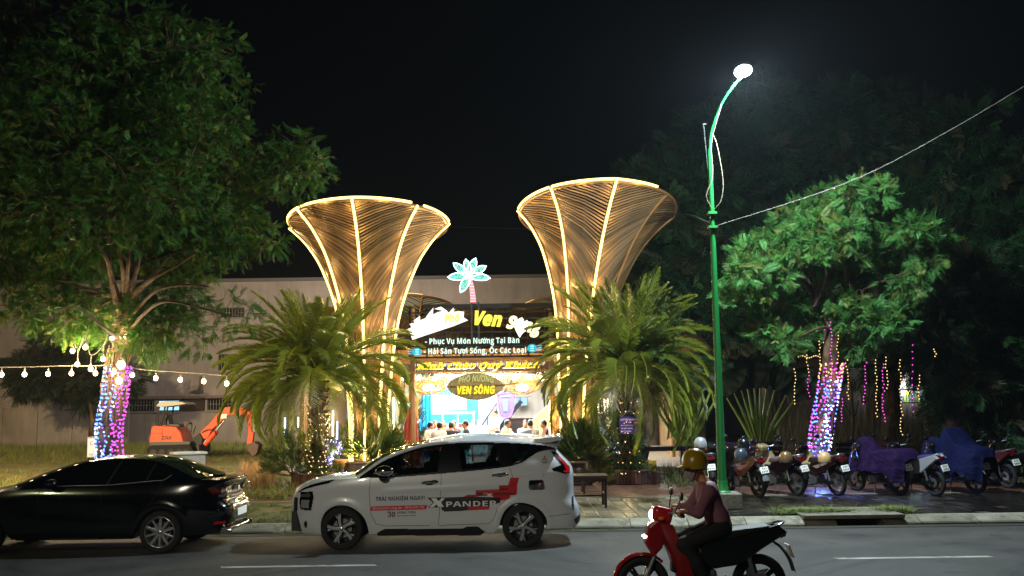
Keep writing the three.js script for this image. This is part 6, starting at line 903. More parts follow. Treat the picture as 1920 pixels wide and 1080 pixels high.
function makeWheel(r, kind) {
  const g = new THREE.Group(); g.name = 'wheel';
  part('tyre', lathe([[r * 0.7, -0.1], [r * 0.9, -0.112], [r * 0.985, -0.09], [r, -0.06], [r, 0.06], [r * 0.985, 0.09], [r * 0.9, 0.112], [r * 0.7, 0.1]], 48).rotateX(Math.PI / 2), mat.rubber, g);
  const R0 = r * 0.715;
  part('rim', [lathe([[R0 * 0.99, -0.09], [R0 * 0.9, -0.06], [R0 * 0.88, 0.06], [R0, 0.1], [R0 * 1.02, 0.108], [R0 * 0.96, 0.108], [R0 * 0.9, 0.06]], 48).rotateX(Math.PI / 2)], kind === 'blade' ? mat.black : mat.alu, g);
  part('brake_disc', [rod(V(0, 0, 0.0), V(0, 0, 0.015), r * 0.45, r * 0.45, 28), rod(V(0, 0, -0.02), V(0, 0, 0.02), 0.09, 0.09, 18)], mat.grey, g);
  part('wheel_well_disc', rod(V(0, 0, -0.06), V(0, 0, -0.05), R0, R0, 28), mat.black, g);
  const sp = [], n = kind === 'blade' ? 5 : 10;
  for (let i = 0; i < n; i++) {
    const a = i / n * 6.2832 + (kind === 'blade' ? 0.25 : 0.1);
    if (kind === 'blade') { sp.push(placed(poly([[0.03, -0.02], [0.09, -0.016], [R0 * 0.97, -0.062], [R0 * 0.99, -0.022], [R0 * 0.8, -0.004], [0.11, 0.014], [0.03, 0.02]], 0.018, 0.004), 0, 0, 0.078, 0, 0, a)); sp.push(placed(poly([[R0 * 0.55, -0.0], [R0 * 0.97, 0.02], [R0 * 0.96, 0.045], [R0 * 0.9, 0.04]], 0.01, 0.003), 0, 0, 0.074, 0, 0, a - 0.02)); }
    else { const w = i % 2 ? 0.014 : 0.02; sp.push(placed(poly([[0.03, -w], [R0 * 0.97, -w * 0.8], [R0 * 0.97, w * 0.8], [0.03, w]], 0.016, 0.003), 0, 0, 0.076, 0, 0, a)); }
  }
  for (const s of sp) part('spoke', s, mat.alu, g);
  part('hub_cap', lathe([[0, 0.108], [0.024, 0.106], [0.033, 0.098], [0.034, 0.07]], 20).rotateX(Math.PI / 2), mat.alu, g);
  if (kind === 'blade') part('spoke_backs', Array.from({ length: 5 }, (_, i) => placed(box(R0 * 0.95, 0.07, 0.02, R0 * 0.49, 0.01, 0.06), 0, 0, 0, 0, 0, i / 5 * 6.2832 + 0.17)), mat.gloss, g);
  return g;
}
function addWheels(t, w, r, hw, kind) { const proto = makeWheel(r, kind); for (const x of w) for (const s of [1, -1]) { const k = proto.clone(); k.position.set(x, r - 0.004, s * (hw - 0.105)); if (s < 0) k.rotation.y = Math.PI; k.rotation.z = R(0, 6); t.add(k); } }
const glassM = MP(0x6d7478, 0.03, { transmission: 1, thickness: 0, ior: 1.5 }), tintM = MP(0x202326, 0.03, { transmission: 1, thickness: 0, ior: 1.5 });
{ // ---- white people carrier
  const t = thing('people_carrier', 'white people carrier with black and red side graphics parked at the kerb', 'car', V(-3.53, 0, -16.36));
  const W = MP(0xb9bcc2, 0.32, { clearcoat: 1, clearcoatRoughness: 0.04 }), c2 = (l) => l.map(([a, b]) => [a / 400 - 0.056, 1.94 - (b + 0.0141 * (a - 374)) / 400]);
  const wh = [0.88, 3.65];
  const B = carBody({ L: 4.55, wheels: wh, ar: 0.372, ay: 0.3, ak: 1.0, nf: 4.6, nr: 6.5,
    sill: (x) => (x < 0.5 ? 0.24 : x < 1.4 ? 0.225 : x < 3.2 ? 0.27 - 0.035 * sst(Math.abs(x - 2.3), 0.6, 0.9) : x < 4.0 ? 0.24 : 0.27),
    top: [[0, 0.83], [0.06, 0.9], [0.16, 0.975], [0.35, 1.035], [0.7, 1.06], [1.0, 1.065], [1.18, 1.072], [1.8, 1.095], [2.39, 1.135], [3.0, 1.18], [3.44, 1.225], [3.64, 1.28], [3.78, 1.36], [3.9, 1.425], [4.05, 1.45], [4.25, 1.455], [4.55, 1.455]],
    front: [[0.2, 0.12], [0.32, 0.05], [0.5, 0.02], [0.66, 0.0], [0.8, 0.03], [0.88, 0.06], [0.98, 0.13], [1.1, 0.3]], rear: [[0.2, 4.42], [0.3, 4.52], [0.42, 4.55], [0.6, 4.53], [0.72, 4.47], [0.95, 4.46], [1.15, 4.45], [1.25, 4.4], [1.35, 4.3], [1.46, 4.2]],
    width: [[0.2, 0.83], [0.35, 0.858], [0.6, 0.875], [0.8, 0.87], [0.95, 0.872], [1.05, 0.86], [1.15, 0.835], [1.25, 0.8], [1.35, 0.755], [1.46, 0.705]],
    crease: (x, y) => 0.014 * Math.exp(-Math.pow((y - (0.86 + 0.035 * (x - 1.2))) / 0.03, 2)) * sst(x, 1.35, 1.7) * (1 - sst(x, 3.3, 3.6)) + 0.012 * Math.exp(-Math.pow((y - 1.09) / 0.025, 2)) * sst(x, 3.4, 3.7) - 0.016 * Math.exp(-Math.pow((y - 0.6) / 0.12, 2)) * sst(x, 1.3, 1.6) * (1 - sst(x, 3.0, 3.3)) + [0.88, 3.65].reduce((s, w) => s + 0.014 * Math.exp(-Math.pow((Math.hypot(x - w, y - 0.3) - 0.42) / 0.04, 2)), 0),
    roof: [[1.12, 1.075, 0.775], [1.49, 1.33, 0.7], [1.94, 1.5, 0.665], [2.25, 1.565, 0.655], [2.7, 1.595, 0.65], [3.3, 1.59, 0.65], [3.8, 1.56, 0.645], [4.1, 1.525, 0.64], [4.25, 1.5, 0.62]] });
  part('body', B.both(B.lower), W, t);
  const nb = (u) => B.P(lerp(0, 1.14 / B.L, u), 1);
  part('bonnet', plain(grid(44, 20, B.cross(nb, (u) => -0.06 - 0.08 * u * u, (u) => 0.02 + 0.035 * u))), W, t);
  const re = (a, b) => (u) => { const x = lerp(a, b, u); return V(x, B.Ry(x), B.Rz(x)); };
  part('windscreen', plain(grid(30, 24, B.cross(re(1.12, 2.22), (u) => lerp(-0.14, -0.06, u), (u) => lerp(0.05, 0.07, u)))), tintM, t);
  part('roof', plain(grid(40, 20, B.cross(re(2.2, 4.2), (u) => lerp(-0.06, 0.1, u), (u) => lerp(0.07, 0.12, sst(u, 0, 0.3)) - 0.02 * u))), W, t);
  part('tailgate', plain(grid(20, 16, B.cross((u) => B.P(lerp(4.0 / B.L, 1, u), 1), () => 0, () => 0.03))), mat.gloss, t);
  part('spoiler', [placed(poly([[3.86, 1.615], [4.1, 1.635], [4.28, 1.655], [4.285, 1.63], [4.1, 1.575], [3.9, 1.56]], 1.22, 0.012), 0, 0, -0.61)], W, t);
  // sides above the belt: dark glass with black posts
  const belt = (a, b, off = 0) => { const q = []; for (let i = 0; i <= 24; i++) { const x = lerp(a, b, i / 24); q.push([x, B.yt(x) + off]); } return q; }, rail = (a, b, off = 0) => { const q = []; for (let i = 0; i <= 24; i++) { const x = lerp(b, a, i / 24); q.push([x, B.Ry(x) + off]); } return q; };
  const up = (pts, off, m, name) => { const g = B.cutOut(B.upper, pts, off, 0.011); part(name, plain(B.mirror(g)), m, t); return part(name, plain(g), m, t); }, sd = (pts, off, m, name, two = true) => { const g = B.cutOut(B.side, pts, off, 0.01); if (two) part(name, plain(B.mirror(g)), m, t); return part(name, plain(g), m, t); };
  up([...belt(1.16, 2.37, -0.01), ...rail(1.16, 2.37, 0.0)], -0.004, glassM, 'door_glass'); up([...belt(2.4, 3.3, -0.01), ...rail(2.4, 3.3)], -0.004, glassM, 'door_glass'); up([...belt(3.3, 4.06, -0.01), ...rail(3.3, 4.06)], -0.004, glassM, 'quarter_glass');
  const bl = M(0x060607, 0.2);
  up([...belt(1.16, 4.1, -0.012), ...belt(1.16, 4.1, 0.018).reverse()], 0.004, bl, 'window_trim'); up([...rail(4.12, 1.15, -0.055), ...rail(1.15, 4.12, 0.01)], 0.004, bl, 'window_trim');
  up(c2([[505, 345], [640, 240], [668, 240], [640, 330], [640, 350]]), 0.004, bl, 'pillar'); up(c2([[960, 320], [982, 150], [1090, 150], [1110, 300]]), 0.005, bl, 'pillar'); up(c2([[1322, 140], [1400, 140], [1425, 285], [1350, 285]]), 0.005, bl, 'pillar'); up(c2([[1470, 260], [1545, 140], [1700, 150], [1700, 195], [1590, 200]]), 0.005, bl, 'pillar');
  part('roof_edge', B.both(B.cutOut(B.upper, [...rail(4.16, 1.14, -0.02), ...rail(1.14, 4.16, 0.02)], 0.012, 0.01)), W, t);
  part('pillar', [-1, 1].map((q) => { const l = []; for (let i = 0; i <= 16; i++) { const x = lerp(1.1, 2.5, i / 16); l.push(V(x, B.Ry(x) + 0.002, q * (B.Rz(x) - 0.006))); } return tube(l, 0.03, 30, 8); }), W, t);
  // seams, handles, mirror, lamps
  const S = (l) => seam(B, B.side, c2(l));
  part('door_seam', B.both(merge([S([[548, 352], [543, 440], [552, 560], [585, 620], [640, 632], [968, 628]]), S([[985, 318], [968, 628], [1270, 618], [1300, 595], [1330, 520]]), S([[1405, 285], [1425, 345], [1415, 440], [1330, 520]]), S([[548, 352], [556, 345]]), S([[1640, 575], [1800, 560]])])), M(0x17181a, 0.6), t);
  for (const s of [1, -1]) for (const [a, b] of [[914, 372], [1345, 327]]) {
    const [[x, y]] = c2([[a, b]]), p = B.side(x, y); part('handle_recess', ball(0.1, x, y - 0.012, s * (p.z - 0.012), 1.05, 0.46, 0.2), mat.gloss, t); part('door_handle', [tube([V(x - 0.115, y - 0.004, s * (p.z + 0.006)), V(x - 0.06, y + 0.008, s * (p.z + 0.036)), V(x + 0.05, y + 0.014, s * (p.z + 0.036)), V(x + 0.12, y + 0.012, s * (p.z + 0.006))], 0.02, 16, 8), ball(0.045, x + 0.07, y + 0.012, s * (p.z + 0.008), 1.3, 0.7, 0.4)], mat.chrome, t);
  }
  for (const s of [1, -1]) { const p = B.side(1.52, 1.08); part('mirror_foot', [ball(0.07, 1.53, 1.075, s * (p.z + 0.05), 1.15, 0.9, 0.9), rod(V(1.52, 1.06, s * p.z), V(1.54, 1.13, s * (p.z + 0.1)), 0.04, 0.05)], mat.gloss, t); const m = part('mirror', [ball(0.12, 1.55, 1.185, s * (p.z + 0.12), 1.22, 0.66, 0.75, 22)], mat.chrome, t); part('mirror_lamp', ball(0.03, 1.45, 1.155, s * (p.z + 0.19), 2, 0.4, 0.7), M(0xa8752a, 0.2), m); }
  sd(c2([[1520, 365], [1528, 357], [1602, 357], [1612, 366], [1616, 408], [1606, 414], [1530, 416], [1522, 408]]), 0.007, mat.chrome, 'fuel_flap', false); part('fuel_flap_band', B.cutOut(B.side, c2([[1524, 362], [1606, 362], [1608, 382], [1526, 382]]), 0.011, 0.01), mat.gloss, t);
  sd(c2([[92, 428], [120, 405], [240, 372], [335, 352], [290, 378], [200, 398], [130, 420], [95, 440]]), 0.006, mat.gloss, 'day_lamp'); sd(c2([[96, 424], [122, 404], [165, 391], [160, 397], [125, 412], [98, 432]]), 0.01, MP(0xdfe4e8, 0.08, { clearcoat: 1 }), 'day_lamp_lens');
  sd(c2([[108, 435], [192, 428], [196, 470], [182, 542], [112, 540], [104, 500]]), 0.006, mat.gloss, 'head_lamp_bezel'); sd(c2([[118, 482], [172, 480], [166, 528], [118, 528]]), 0.014, MP(0xb8bcc0, 0.1, { metalness: 0.6, clearcoat: 1 }), 'head_lamp'); sd(c2([[116, 446], [176, 442], [174, 462], [116, 464]]), 0.014, MP(0x6c7278, 0.1, { metalness: 0.6, clearcoat: 1 }), 'head_lamp');
  sd(c2([[72, 572], [92, 575], [108, 648], [100, 655], [72, 652]]), 0.006, mat.black, 'bumper_grille'); sd(c2([[134, 622], [146, 604], [156, 622], [152, 648], [138, 648]]), 0.006, mat.black, 'fog_lamp');
  sd(c2([[60, 470], [90, 470], [90, 540], [80, 560], [60, 560]]), 0.006, mat.black, 'grille'); part('number_plate', [box(0.02, 0.11, 0.5, -0.005, 0.5, 0, 0.004)], mat.plate, t);
  sd(c2([[1662, 186], [1692, 190], [1775, 280], [1776, 316], [1742, 322], [1664, 300], [1668, 288], [1726, 268], [1690, 225]]), 0.006, mat.gloss, 'tail_lamp'); sd(c2([[1698, 214], [1712, 216], [1770, 285], [1770, 314], [1736, 312], [1736, 302], [1750, 298], [1742, 272]]), 0.012, MP(0xa80a10, 0.15, { clearcoat: 1, emissive: 0x550204, emissiveIntensity: 0.5 }), 'tail_lamp_lens');
  sd(c2([[1784, 462], [1796, 455], [1796, 545], [1786, 540]]), 0.006, mat.black, 'bumper_slot'); sd(c2([[1795, 600], [1850, 560], [1850, 610], [1808, 630]]), 0.006, mat.black, 'bumper_corner');
  sd(c2([[590, 672], [635, 650], [1110, 648], [1135, 636], [1205, 634], [1250, 668], [1220, 690], [590, 690]]).map(([x, y]) => [x, y]), 0.005, mat.black, 'sill_trim');
  wh.forEach((w) => { const g = plain(grid(28, 2, (u, v) => { const a = Math.PI * u, x = w - Math.cos(a) * 0.372, y = 0.3 + Math.sin(a) * 0.372 * (Math.sin(a) > 0 ? 1 : 1); return V(x, Math.max(0.22, y) - 0.002, lerp(B.side(x, Math.max(0.3, y)).z - 0.004, 0.55, v)); })); part('arch_liner', B.mirror(g), mat.black, t); part('arch_liner', g, mat.black, t); });
  part('underbody', [box(1.9, 0.22, 1.6, 2.26, 0.36, 0, 0.02), box(0.42, 0.3, 1.3, 0.28, 0.42, 0), box(0.4, 0.3, 1.3, 4.2, 0.44, 0), box(3.9, 0.25, 1.06, 2.3, 0.42, 0)], mat.black, t);
  const sf = M(0x2c2a29, 0.85); for (const [x, y] of [[2.02, 0.98], [2.98, 1.02], [3.62, 1.1]]) for (const z of [-0.38, 0.38]) part('seat', [placed(box(0.16, 0.6, 0.5, 0, 0, 0, 0.05), x + 0.12, y, z, 0, 0, -0.2), box(0.46, 0.16, 0.5, x - 0.14, y - 0.3, z, 0.05), box(0.1, 0.16, 0.26, x + 0.22, y + 0.38, z, 0.04)], sf, t);
  part('dashboard', [box(0.5, 0.2, 1.4, 1.32, 0.98, 0, 0.06)], mat.black, t); part('steering_wheel', placed(plain(new THREE.TorusGeometry(0.18, 0.016, 8, 28)), 1.66, 1.05, 0.38, 0, 1.2, 0), mat.black, t);
  part('window_sticker', ball(0.001, 0, 0, 0).scale(1, 1, 1) && plain(B.cutOut(B.upper, c2([[1428, 200], [1450, 192], [1485, 196], [1490, 215], [1465, 228], [1430, 226]]), -0.01)), M(0x1f9a2c, 0.6), t);
  addWheels(t, wh, 0.322, 0.875, 'blade');
  // the side graphics: print on the paint, its place given in the crop's own pixels
  const dx0 = 545, dx1 = 1475, dy0 = 330, dy1 = 600, k = 2, dec = canvasTex((dx1 - dx0) * k, (dy1 - dy0) * k, (x) => {
    x.scale(k, k); x.translate(-dx0, -dy0); x.textBaseline = 'alphabetic'; const f = (pts, c) => { x.fillStyle = c; x.beginPath(); pts.forEach(([a, b], i) => (i ? x.lineTo(a, b) : x.moveTo(a, b))); x.fill(); };
    const txt = (s, a, b, w, h, c) => print(x, s, a, b, w, h * 0.72, c);
    x.save(); x.transform(1, -0.024, 0, 1, 0, 0.024 * 580);
    txt('TRẢI NGHIỆM NGAY!', 582, 482, 302, 34, '#1b1b1d'); f([[556, 514], [900, 514], [890, 540], [548, 540]], '#b3141c'); txt('Mitsubishi Long An - 0976.079.776', 562, 533, 318, 19, '#e8b8b4');
    txt('30', 655, 580, 48, 42, '#1b1b1d'); x.fillStyle = '#b3141c'; x.fillRect(653, 547, 22, 7); txt('VỮNG TIẾN', 712, 562, 116, 17, '#1b1b1d'); txt('MỌI HÀNH TRÌNH', 712, 578, 116, 9, '#444');
    x.restore(); x.save(); x.transform(1, -0.02, 0, 1, 0, 0.02 * 900);
    const rd = '#b0121a', bk = '#171415';
    f([[1408, 352], [1462, 352], [1450, 392], [1446, 452], [1410, 452], [1400, 478], [1340, 490], [1320, 500], [1300, 500], [1300, 452], [1098, 470], [1140, 452], [1140, 450], [1195, 450], [1195, 424], [1338, 420], [1338, 396], [1394, 396]], rd); f([[1340, 416], [1392, 414], [1392, 426], [1340, 428]], '#5a0d10'); f([[1195, 442], [1390, 438], [1440, 446], [1440, 456], [1200, 458]], '#7c0d12');
    f([[985, 464], [1160, 460], [1345, 470], [1345, 500], [1300, 512], [1280, 516], [1275, 540], [1040, 545], [1000, 545], [985, 536]], bk); f([[1150, 522], [1278, 520], [1272, 540], [1140, 543]], rd); f([[1000, 548], [1120, 545], [1118, 538], [1000, 540]], bk);
    f([[895, 462], [1012, 462], [1000, 480], [996, 522], [900, 522], [934, 492]], bk); f([[920, 466], [952, 466], [968, 484], [986, 466], [1008, 466], [982, 492], [1000, 520], [966, 520], [954, 504], [936, 520], [910, 520], [940, 492]], '#d6d6d8');
    txt('PANDER', 1006, 520, 318, 45, '#d6d6d8', 'sans-serif', 'bold'); f([[1200, 438], [1240, 436], [1236, 448], [1206, 450]], '#20284a'); f([[1240, 440], [1270, 438], [1262, 450], [1244, 450]], '#b86a3a'); f([[1262, 446], [1300, 444], [1288, 456], [1270, 460]], '#d0d0d2');
    x.restore();
  });
  const dm = MP(0xffffff, 0.3, { map: dec, transparent: true, clearcoat: 1, clearcoatRoughness: 0.05 }), q0 = c2([[dx0, dy1]])[0], q1 = c2([[dx1, dy0]])[0];
  part('side_graphics', plain(grid(120, 30, (u, v) => { const [[x, y]] = c2([[lerp(dx0, dx1, u), lerp(dy1, dy0, v)]]); return B.side(x, y).add(V(0, 0, 0.0035)); })), dm, t);
  const em = canvasTex(128, 128, (x) => { x.fillStyle = '#a8141a'; const d = (a, b, c) => { x.save(); x.translate(64, 56); x.rotate(a); x.beginPath(); x.moveTo(0, 0); x.lineTo(12, -20); x.lineTo(0, -40); x.lineTo(-12, -20); x.fill(); x.restore(); }; d(0); d(2.094); d(-2.094); x.fillStyle = '#444'; x.font = 'bold 17px sans-serif'; x.textAlign = 'center'; x.fillText('MITSUBISHI', 64, 104, 118); x.fillText('MOTORS', 64, 122, 80); });
  const [[ex, ey]] = c2([[1622, 232]]); part('emblem', plain(grid(8, 8, (u, v) => B.side(ex + (u - 0.5) * 0.15, ey + (v - 0.5) * 0.14).add(V(0, 0.0, 0.005)))), M(0xffffff, 0.4, { map: em, transparent: true }), t);
  part('antenna', [placed(poly([[0, 0], [0.2, 0], [0.19, 0.05]], 0.03, 0.006), 3.62, 1.7, -0.015), rod(V(3.9, 1.69, -0.3), V(3.93, 1.83, -0.3), 0.004)], W, t);
}
{ // ---- dark saloon
  const t = thing('saloon_car', 'dark navy saloon parked at the kerb at the left edge', 'car', V(-9.05, 0, -16.3));
  const W = MP(0x020308, 0.14, { specularIntensity: 0.5, clearcoat: 1, clearcoatRoughness: 0.03 }), wh = [0.93, 3.66], c1 = (l) => l.map(([a, b]) => [(a / 3.918 - 960) / 121 + 9.16, 2.15 - (840 + b / 3.918 + 0.0141 * (a / 3.918 - 960) - 760) / 121]);
  const B = carBody({ L: 4.66, wheels: wh, ar: 0.365, ay: 0.3, ak: 1.0, nf: 5, nr: 5.5, sill: (x) => (x < 1.4 || x > 3.3 ? 0.25 : 0.21),
    top: [[0, 0.7], [0.15, 0.8], [0.5, 0.88], [1.0, 0.935], [1.45, 0.975], [2.0, 1.0], [2.8, 1.012], [3.4, 1.05], [3.8, 1.085], [4.1, 1.09], [4.45, 1.07], [4.66, 1.05]],
    front: [[0.2, 0.12], [0.4, 0.0], [0.7, 0.03], [0.9, 0.2]], rear: [[0.2, 4.5], [0.32, 4.6], [0.5, 4.66], [0.66, 4.65], [0.74, 4.58], [0.9, 4.56], [1.03, 4.63], [1.1, 4.6]],
    width: [[0.2, 0.82], [0.4, 0.875], [0.65, 0.895], [0.85, 0.885], [1.0, 0.845], [1.1, 0.8]], crease: (x, y) => 0.012 * Math.exp(-Math.pow((Math.hypot(x - 3.66, y - 0.3) - 0.42) / 0.05, 2)) - 0.02 * Math.exp(-Math.pow((y - 0.62 - 0.08 * Math.sin(x * 1.4)) / 0.13, 2)) * sst(x, 1.3, 1.8) * (1 - sst(x, 2.9, 3.3)),
    roof: [[1.4, 0.98, 0.78], [1.8, 1.16, 0.69], [2.28, 1.32, 0.61], [2.6, 1.385, 0.58], [2.95, 1.405, 0.57], [3.3, 1.385, 0.575], [3.6, 1.32, 0.6], [3.9, 1.2, 0.65], [4.15, 1.1, 0.71]] });
  part('body', B.both(B.lower), W, t);
  part('bonnet', plain(grid(40, 16, B.cross((u) => B.P(lerp(0, 1.42 / B.L, u), 1), (u) => -0.03 - 0.2 * u * u, (u) => 0.02 + 0.06 * u))), W, t);
  const re = (a, b) => (u) => { const x = lerp(a, b, u); return V(x, B.Ry(x), B.Rz(x)); };
  part('windscreen', plain(grid(26, 18, B.cross(re(1.38, 2.45), (u) => lerp(-0.24, -0.08, u), (u) => lerp(0.06, 0.05, u)))), tintM, t); part('roof', plain(grid(26, 18, B.cross(re(2.43, 3.36), (u) => lerp(-0.08, 0.08, u), () => 0.045))), W, t);
  part('rear_window', plain(grid(26, 18, B.cross(re(3.34, 4.15), (u) => lerp(0.08, 0.2, u), (u) => lerp(0.045, 0.02, u)))), MP(0x0a0c0e, 0.05, { clearcoat: 1 }), t);
  part('boot_lid', plain(grid(24, 16, B.cross((u) => B.P(lerp(4.0 / B.L, 1, u), 1), () => 0, (u) => 0.03 - 0.02 * u))), W, t); part('boot_lip', tube([-1, -0.6, 0, 0.6, 1].map((z) => V(4.62 - 0.12 * z * z, 1.075, z * 0.66)), 0.016, 24), W, t);
  const belt = (a, b, off = 0) => { const q = []; for (let i = 0; i <= 24; i++) { const x = lerp(a, b, i / 24); q.push([x, B.yt(x) + off]); } return q; }, rail = (a, b, off = 0) => { const q = []; for (let i = 0; i <= 24; i++) { const x = lerp(b, a, i / 24); q.push([x, B.Ry(x) + off]); } return q; };
  part('upper_side', B.both(B.cutOut(B.upper, [...belt(1.42, 4.12, -0.012), ...rail(1.42, 4.12, 0.01)], 0, 0.014)), W, t);
  const win = c1([[380, 268], [480, 200], [560, 150], [700, 112], [880, 96], [1040, 108], [1130, 138], [1214, 182], [1165, 222], [760, 258]]);
  part('door_glass', B.both(B.cutOut(B.upper, win, 0.006, 0.011)), MP(0x040506, 0.04, { clearcoat: 1 }), t);
  for (const l of [[[808, 100], [824, 100], [758, 262], [744, 262]], [[1066, 112], [1076, 114], [1034, 246], [1022, 246]]]) part('pillar', B.both(B.cutOut(B.upper, c1(l), 0.011, 0.01)), mat.black, t);
  part('window_trim', B.both(merge([seam(B, (x, y) => B.upper(x, y).add(V(0, 0, 0.012)), c1([[380, 270], [760, 262], [1165, 226], [1216, 184]]), 0.005)])), mat.alu, t);
  const S = (l) => seam(B, B.side, c1(l)); part('door_seam', B.both(merge([S([[745, 265], [720, 380], [740, 560], [700, 640]]), S([[1150, 232], [1120, 330], [1040, 440], [960, 640]]), S([[270, 285], [262, 420], [300, 640]]), S([[700, 640], [300, 640]]), S([[960, 640], [700, 640]])])), mat.black, t);
  for (const s of [1, -1]) for (const [a, b] of [[600, 350], [1030, 322]]) { const [[x, y]] = c1([[a, b]]), p = B.side(x, y); part('door_handle', tube([V(x - 0.1, y, s * (p.z + 0.003)), V(x - 0.05, y + 0.006, s * (p.z + 0.03)), V(x + 0.05, y + 0.008, s * (p.z + 0.03)), V(x + 0.1, y + 0.006, s * (p.z + 0.003))], 0.015, 14, 7), W, t); }
  for (const s of [1, -1]) part('mirror', [ball(0.11, 2.02, 1.06, s * 0.97, 0.9, 0.7, 1), rod(V(2.0, 1.0, s * 0.84), V(2.02, 1.05, s * 0.95), 0.03)], W, t);
  // the tail: lamps, boot recess, plate, reflectors, exhausts
  const back = (t0, t1, y0, y1, off, name, m, n = 24) => { const g = plain(grid(n, 8, (u, v) => { const tt = lerp(t0, t1, u), y = lerp(y0(u), y1(u), v), f = (q, w) => { const a = curve([[0.2, 4.5], [0.32, 4.6], [0.5, 4.66], [0.66, 4.65], [0.74, 4.58], [0.9, 4.56], [1.03, 4.63], [1.1, 4.6]])(w); return B.side(a * q, w); }; const p = f(tt, y), a = f(tt - 0.002, y).sub(p), b = f(tt, y + 0.005).sub(p), nn = b.cross(a).normalize(); if (nn.z < 0) nn.negate(); return p.addScaledVector(nn, off); })); part(name, B.mirror(g), m, t); part(name, g, m, t); };
  const k0 = (v) => () => v; back(0.945, 0.9992, (u) => lerp(0.93, 0.85, Math.min(1, u * 2.5)), (u) => 0.955 + 0.02 * u, 0.008, 'tail_lamp', MP(0x3a0406, 0.08, { clearcoat: 1 })); back(0.985, 0.9995, k0(0.875), k0(0.94), 0.013, 'tail_lamp_ring', MP(0xb8b4b0, 0.08, { metalness: 0.8 })); 
  const bx = (x, y, z, w, h, d, m, n, r = 0.006) => part(n, box(d, h, w, x, y, z, r), m, t);
  bx(4.66, 0.54, 0, 0.52, 0.12, 0.02, mat.plate, 'number_plate'); bx(4.635, 0.54, 0, 0.74, 0.2, 0.03, mat.black, 'plate_recess', 0.004); bx(4.6, 0.9, 0, 0.1, 0.08, 0.02, mat.chrome, 'badge', 0.008); for (const s of [1, -1]) { part('tail_lamp_lens', [plain(new THREE.TorusGeometry(0.05, 0.012, 8, 24)).rotateY(Math.PI / 2).translate(4.6, 0.91, s * 0.5), plain(new THREE.TorusGeometry(0.045, 0.012, 8, 24)).rotateY(Math.PI / 2).translate(4.6, 0.91, s * 0.63)], MP(0xc8b890, 0.1, { metalness: 0.7 }), t); part('exhaust', placed(lathe([[0.038, 0], [0.045, 0.02], [0.045, 0.16], [0.035, 0.16]], 20), 4.5, 0.3, s * 0.6, 0, 0, -Math.PI / 2), mat.chrome, t); }
  part('bumper_strip', tube([-1, -0.7, 0, 0.7, 1].map((z) => V(4.67 - 0.14 * z * z * z * z, 0.33, z * 0.72)), 0.018, 24), mat.chrome, t); part('recess_trim', tube([-1, -0.75, 0, 0.75, 1].map((z) => V(4.6 - 0.06 * z * z, 0.76 - 0.0 * z, z * 0.66)), 0.01, 24), mat.chrome, t);
  back(0.955, 0.985, k0(0.405), k0(0.445), 0.008, 'reflector', MP(0x9a0812, 0.2, { clearcoat: 1, emissive: 0x330103, emissiveIntensity: 0.5 }));
  wh.forEach((w) => { const g = plain(grid(28, 2, (u, v) => { const a = Math.PI * u, x = w - Math.cos(a) * 0.365, y = 0.3 + Math.sin(a) * 0.365; return V(x, Math.max(0.21, y) - 0.002, lerp(B.side(x, Math.max(0.3, y)).z - 0.004, 0.55, v)); })); part('arch_liner', B.mirror(g), mat.black, t); part('arch_liner', g, mat.black, t); });
  part('underbody', [box(1.9, 0.22, 1.6, 2.3, 0.33, 0, 0.02), box(0.4, 0.3, 1.3, 0.32, 0.4, 0), box(0.4, 0.26, 1.3, 4.22, 0.4, 0), box(3.9, 0.25, 1.06, 2.3, 0.42, 0)], mat.black, t);
  addWheels(t, wh, 0.318, 0.895, 'spoke');
}

// ================================================================ motorbikes. Facing -x, wheels on y = 0
function bikeWheel(r, kind) {
  const g = new THREE.Group(); g.name = 'wheel'; const tr = 0.043;
  part('tyre', plain(new THREE.TorusGeometry(r - tr, tr, 12, 40)), mat.rubber, g); part('rim', [plain(new THREE.TorusGeometry(r - tr * 2.1, 0.016, 8, 40)), rod(V(0, 0, -0.055), V(0, 0, 0.055), 0.035, 0.035, 14)], kind ? mat.alu : M(0x2a2a2c, 0.4, { metalness: 0.6 }), g);
  const sp = []; if (kind === 'wire') for (let i = 0; i < 28; i++) { const a = i / 28 * 6.283, s = i % 2 ? 1 : -1; sp.push(rod(V(Math.cos(a) * 0.03, Math.sin(a) * 0.03, s * 0.035), V(Math.cos(a + 0.3) * (r - tr * 2.1), Math.sin(a + 0.3) * (r - tr * 2.1), 0), 0.0025, 0.0025, 4)); } else for (let i = 0; i < 5; i++) { const a = i / 5 * 6.283; sp.push(placed(box(r - tr * 2.4, 0.03, 0.02, (r - tr * 2.4) / 2, 0, 0), 0, 0, 0.01, 0, 0, a + 0.1), placed(box(r - tr * 2.4, 0.03, 0.02, (r - tr * 2.4) / 2, 0, 0), 0, 0, -0.01, 0, 0, a - 0.1)); }
  part('spokes', sp, kind ? mat.alu : M(0x2a2a2c, 0.4, { metalness: 0.6 }), g); part('brake_disc', rod(V(0, 0, 0.045), V(0, 0, 0.049), 0.1, 0.1, 24), mat.alu, g); return g;
}
const bikeW = { wire: bikeWheel(0.285, 'wire'), alloy: bikeWheel(0.285, ''), small: bikeWheel(0.235, 'alloy') };
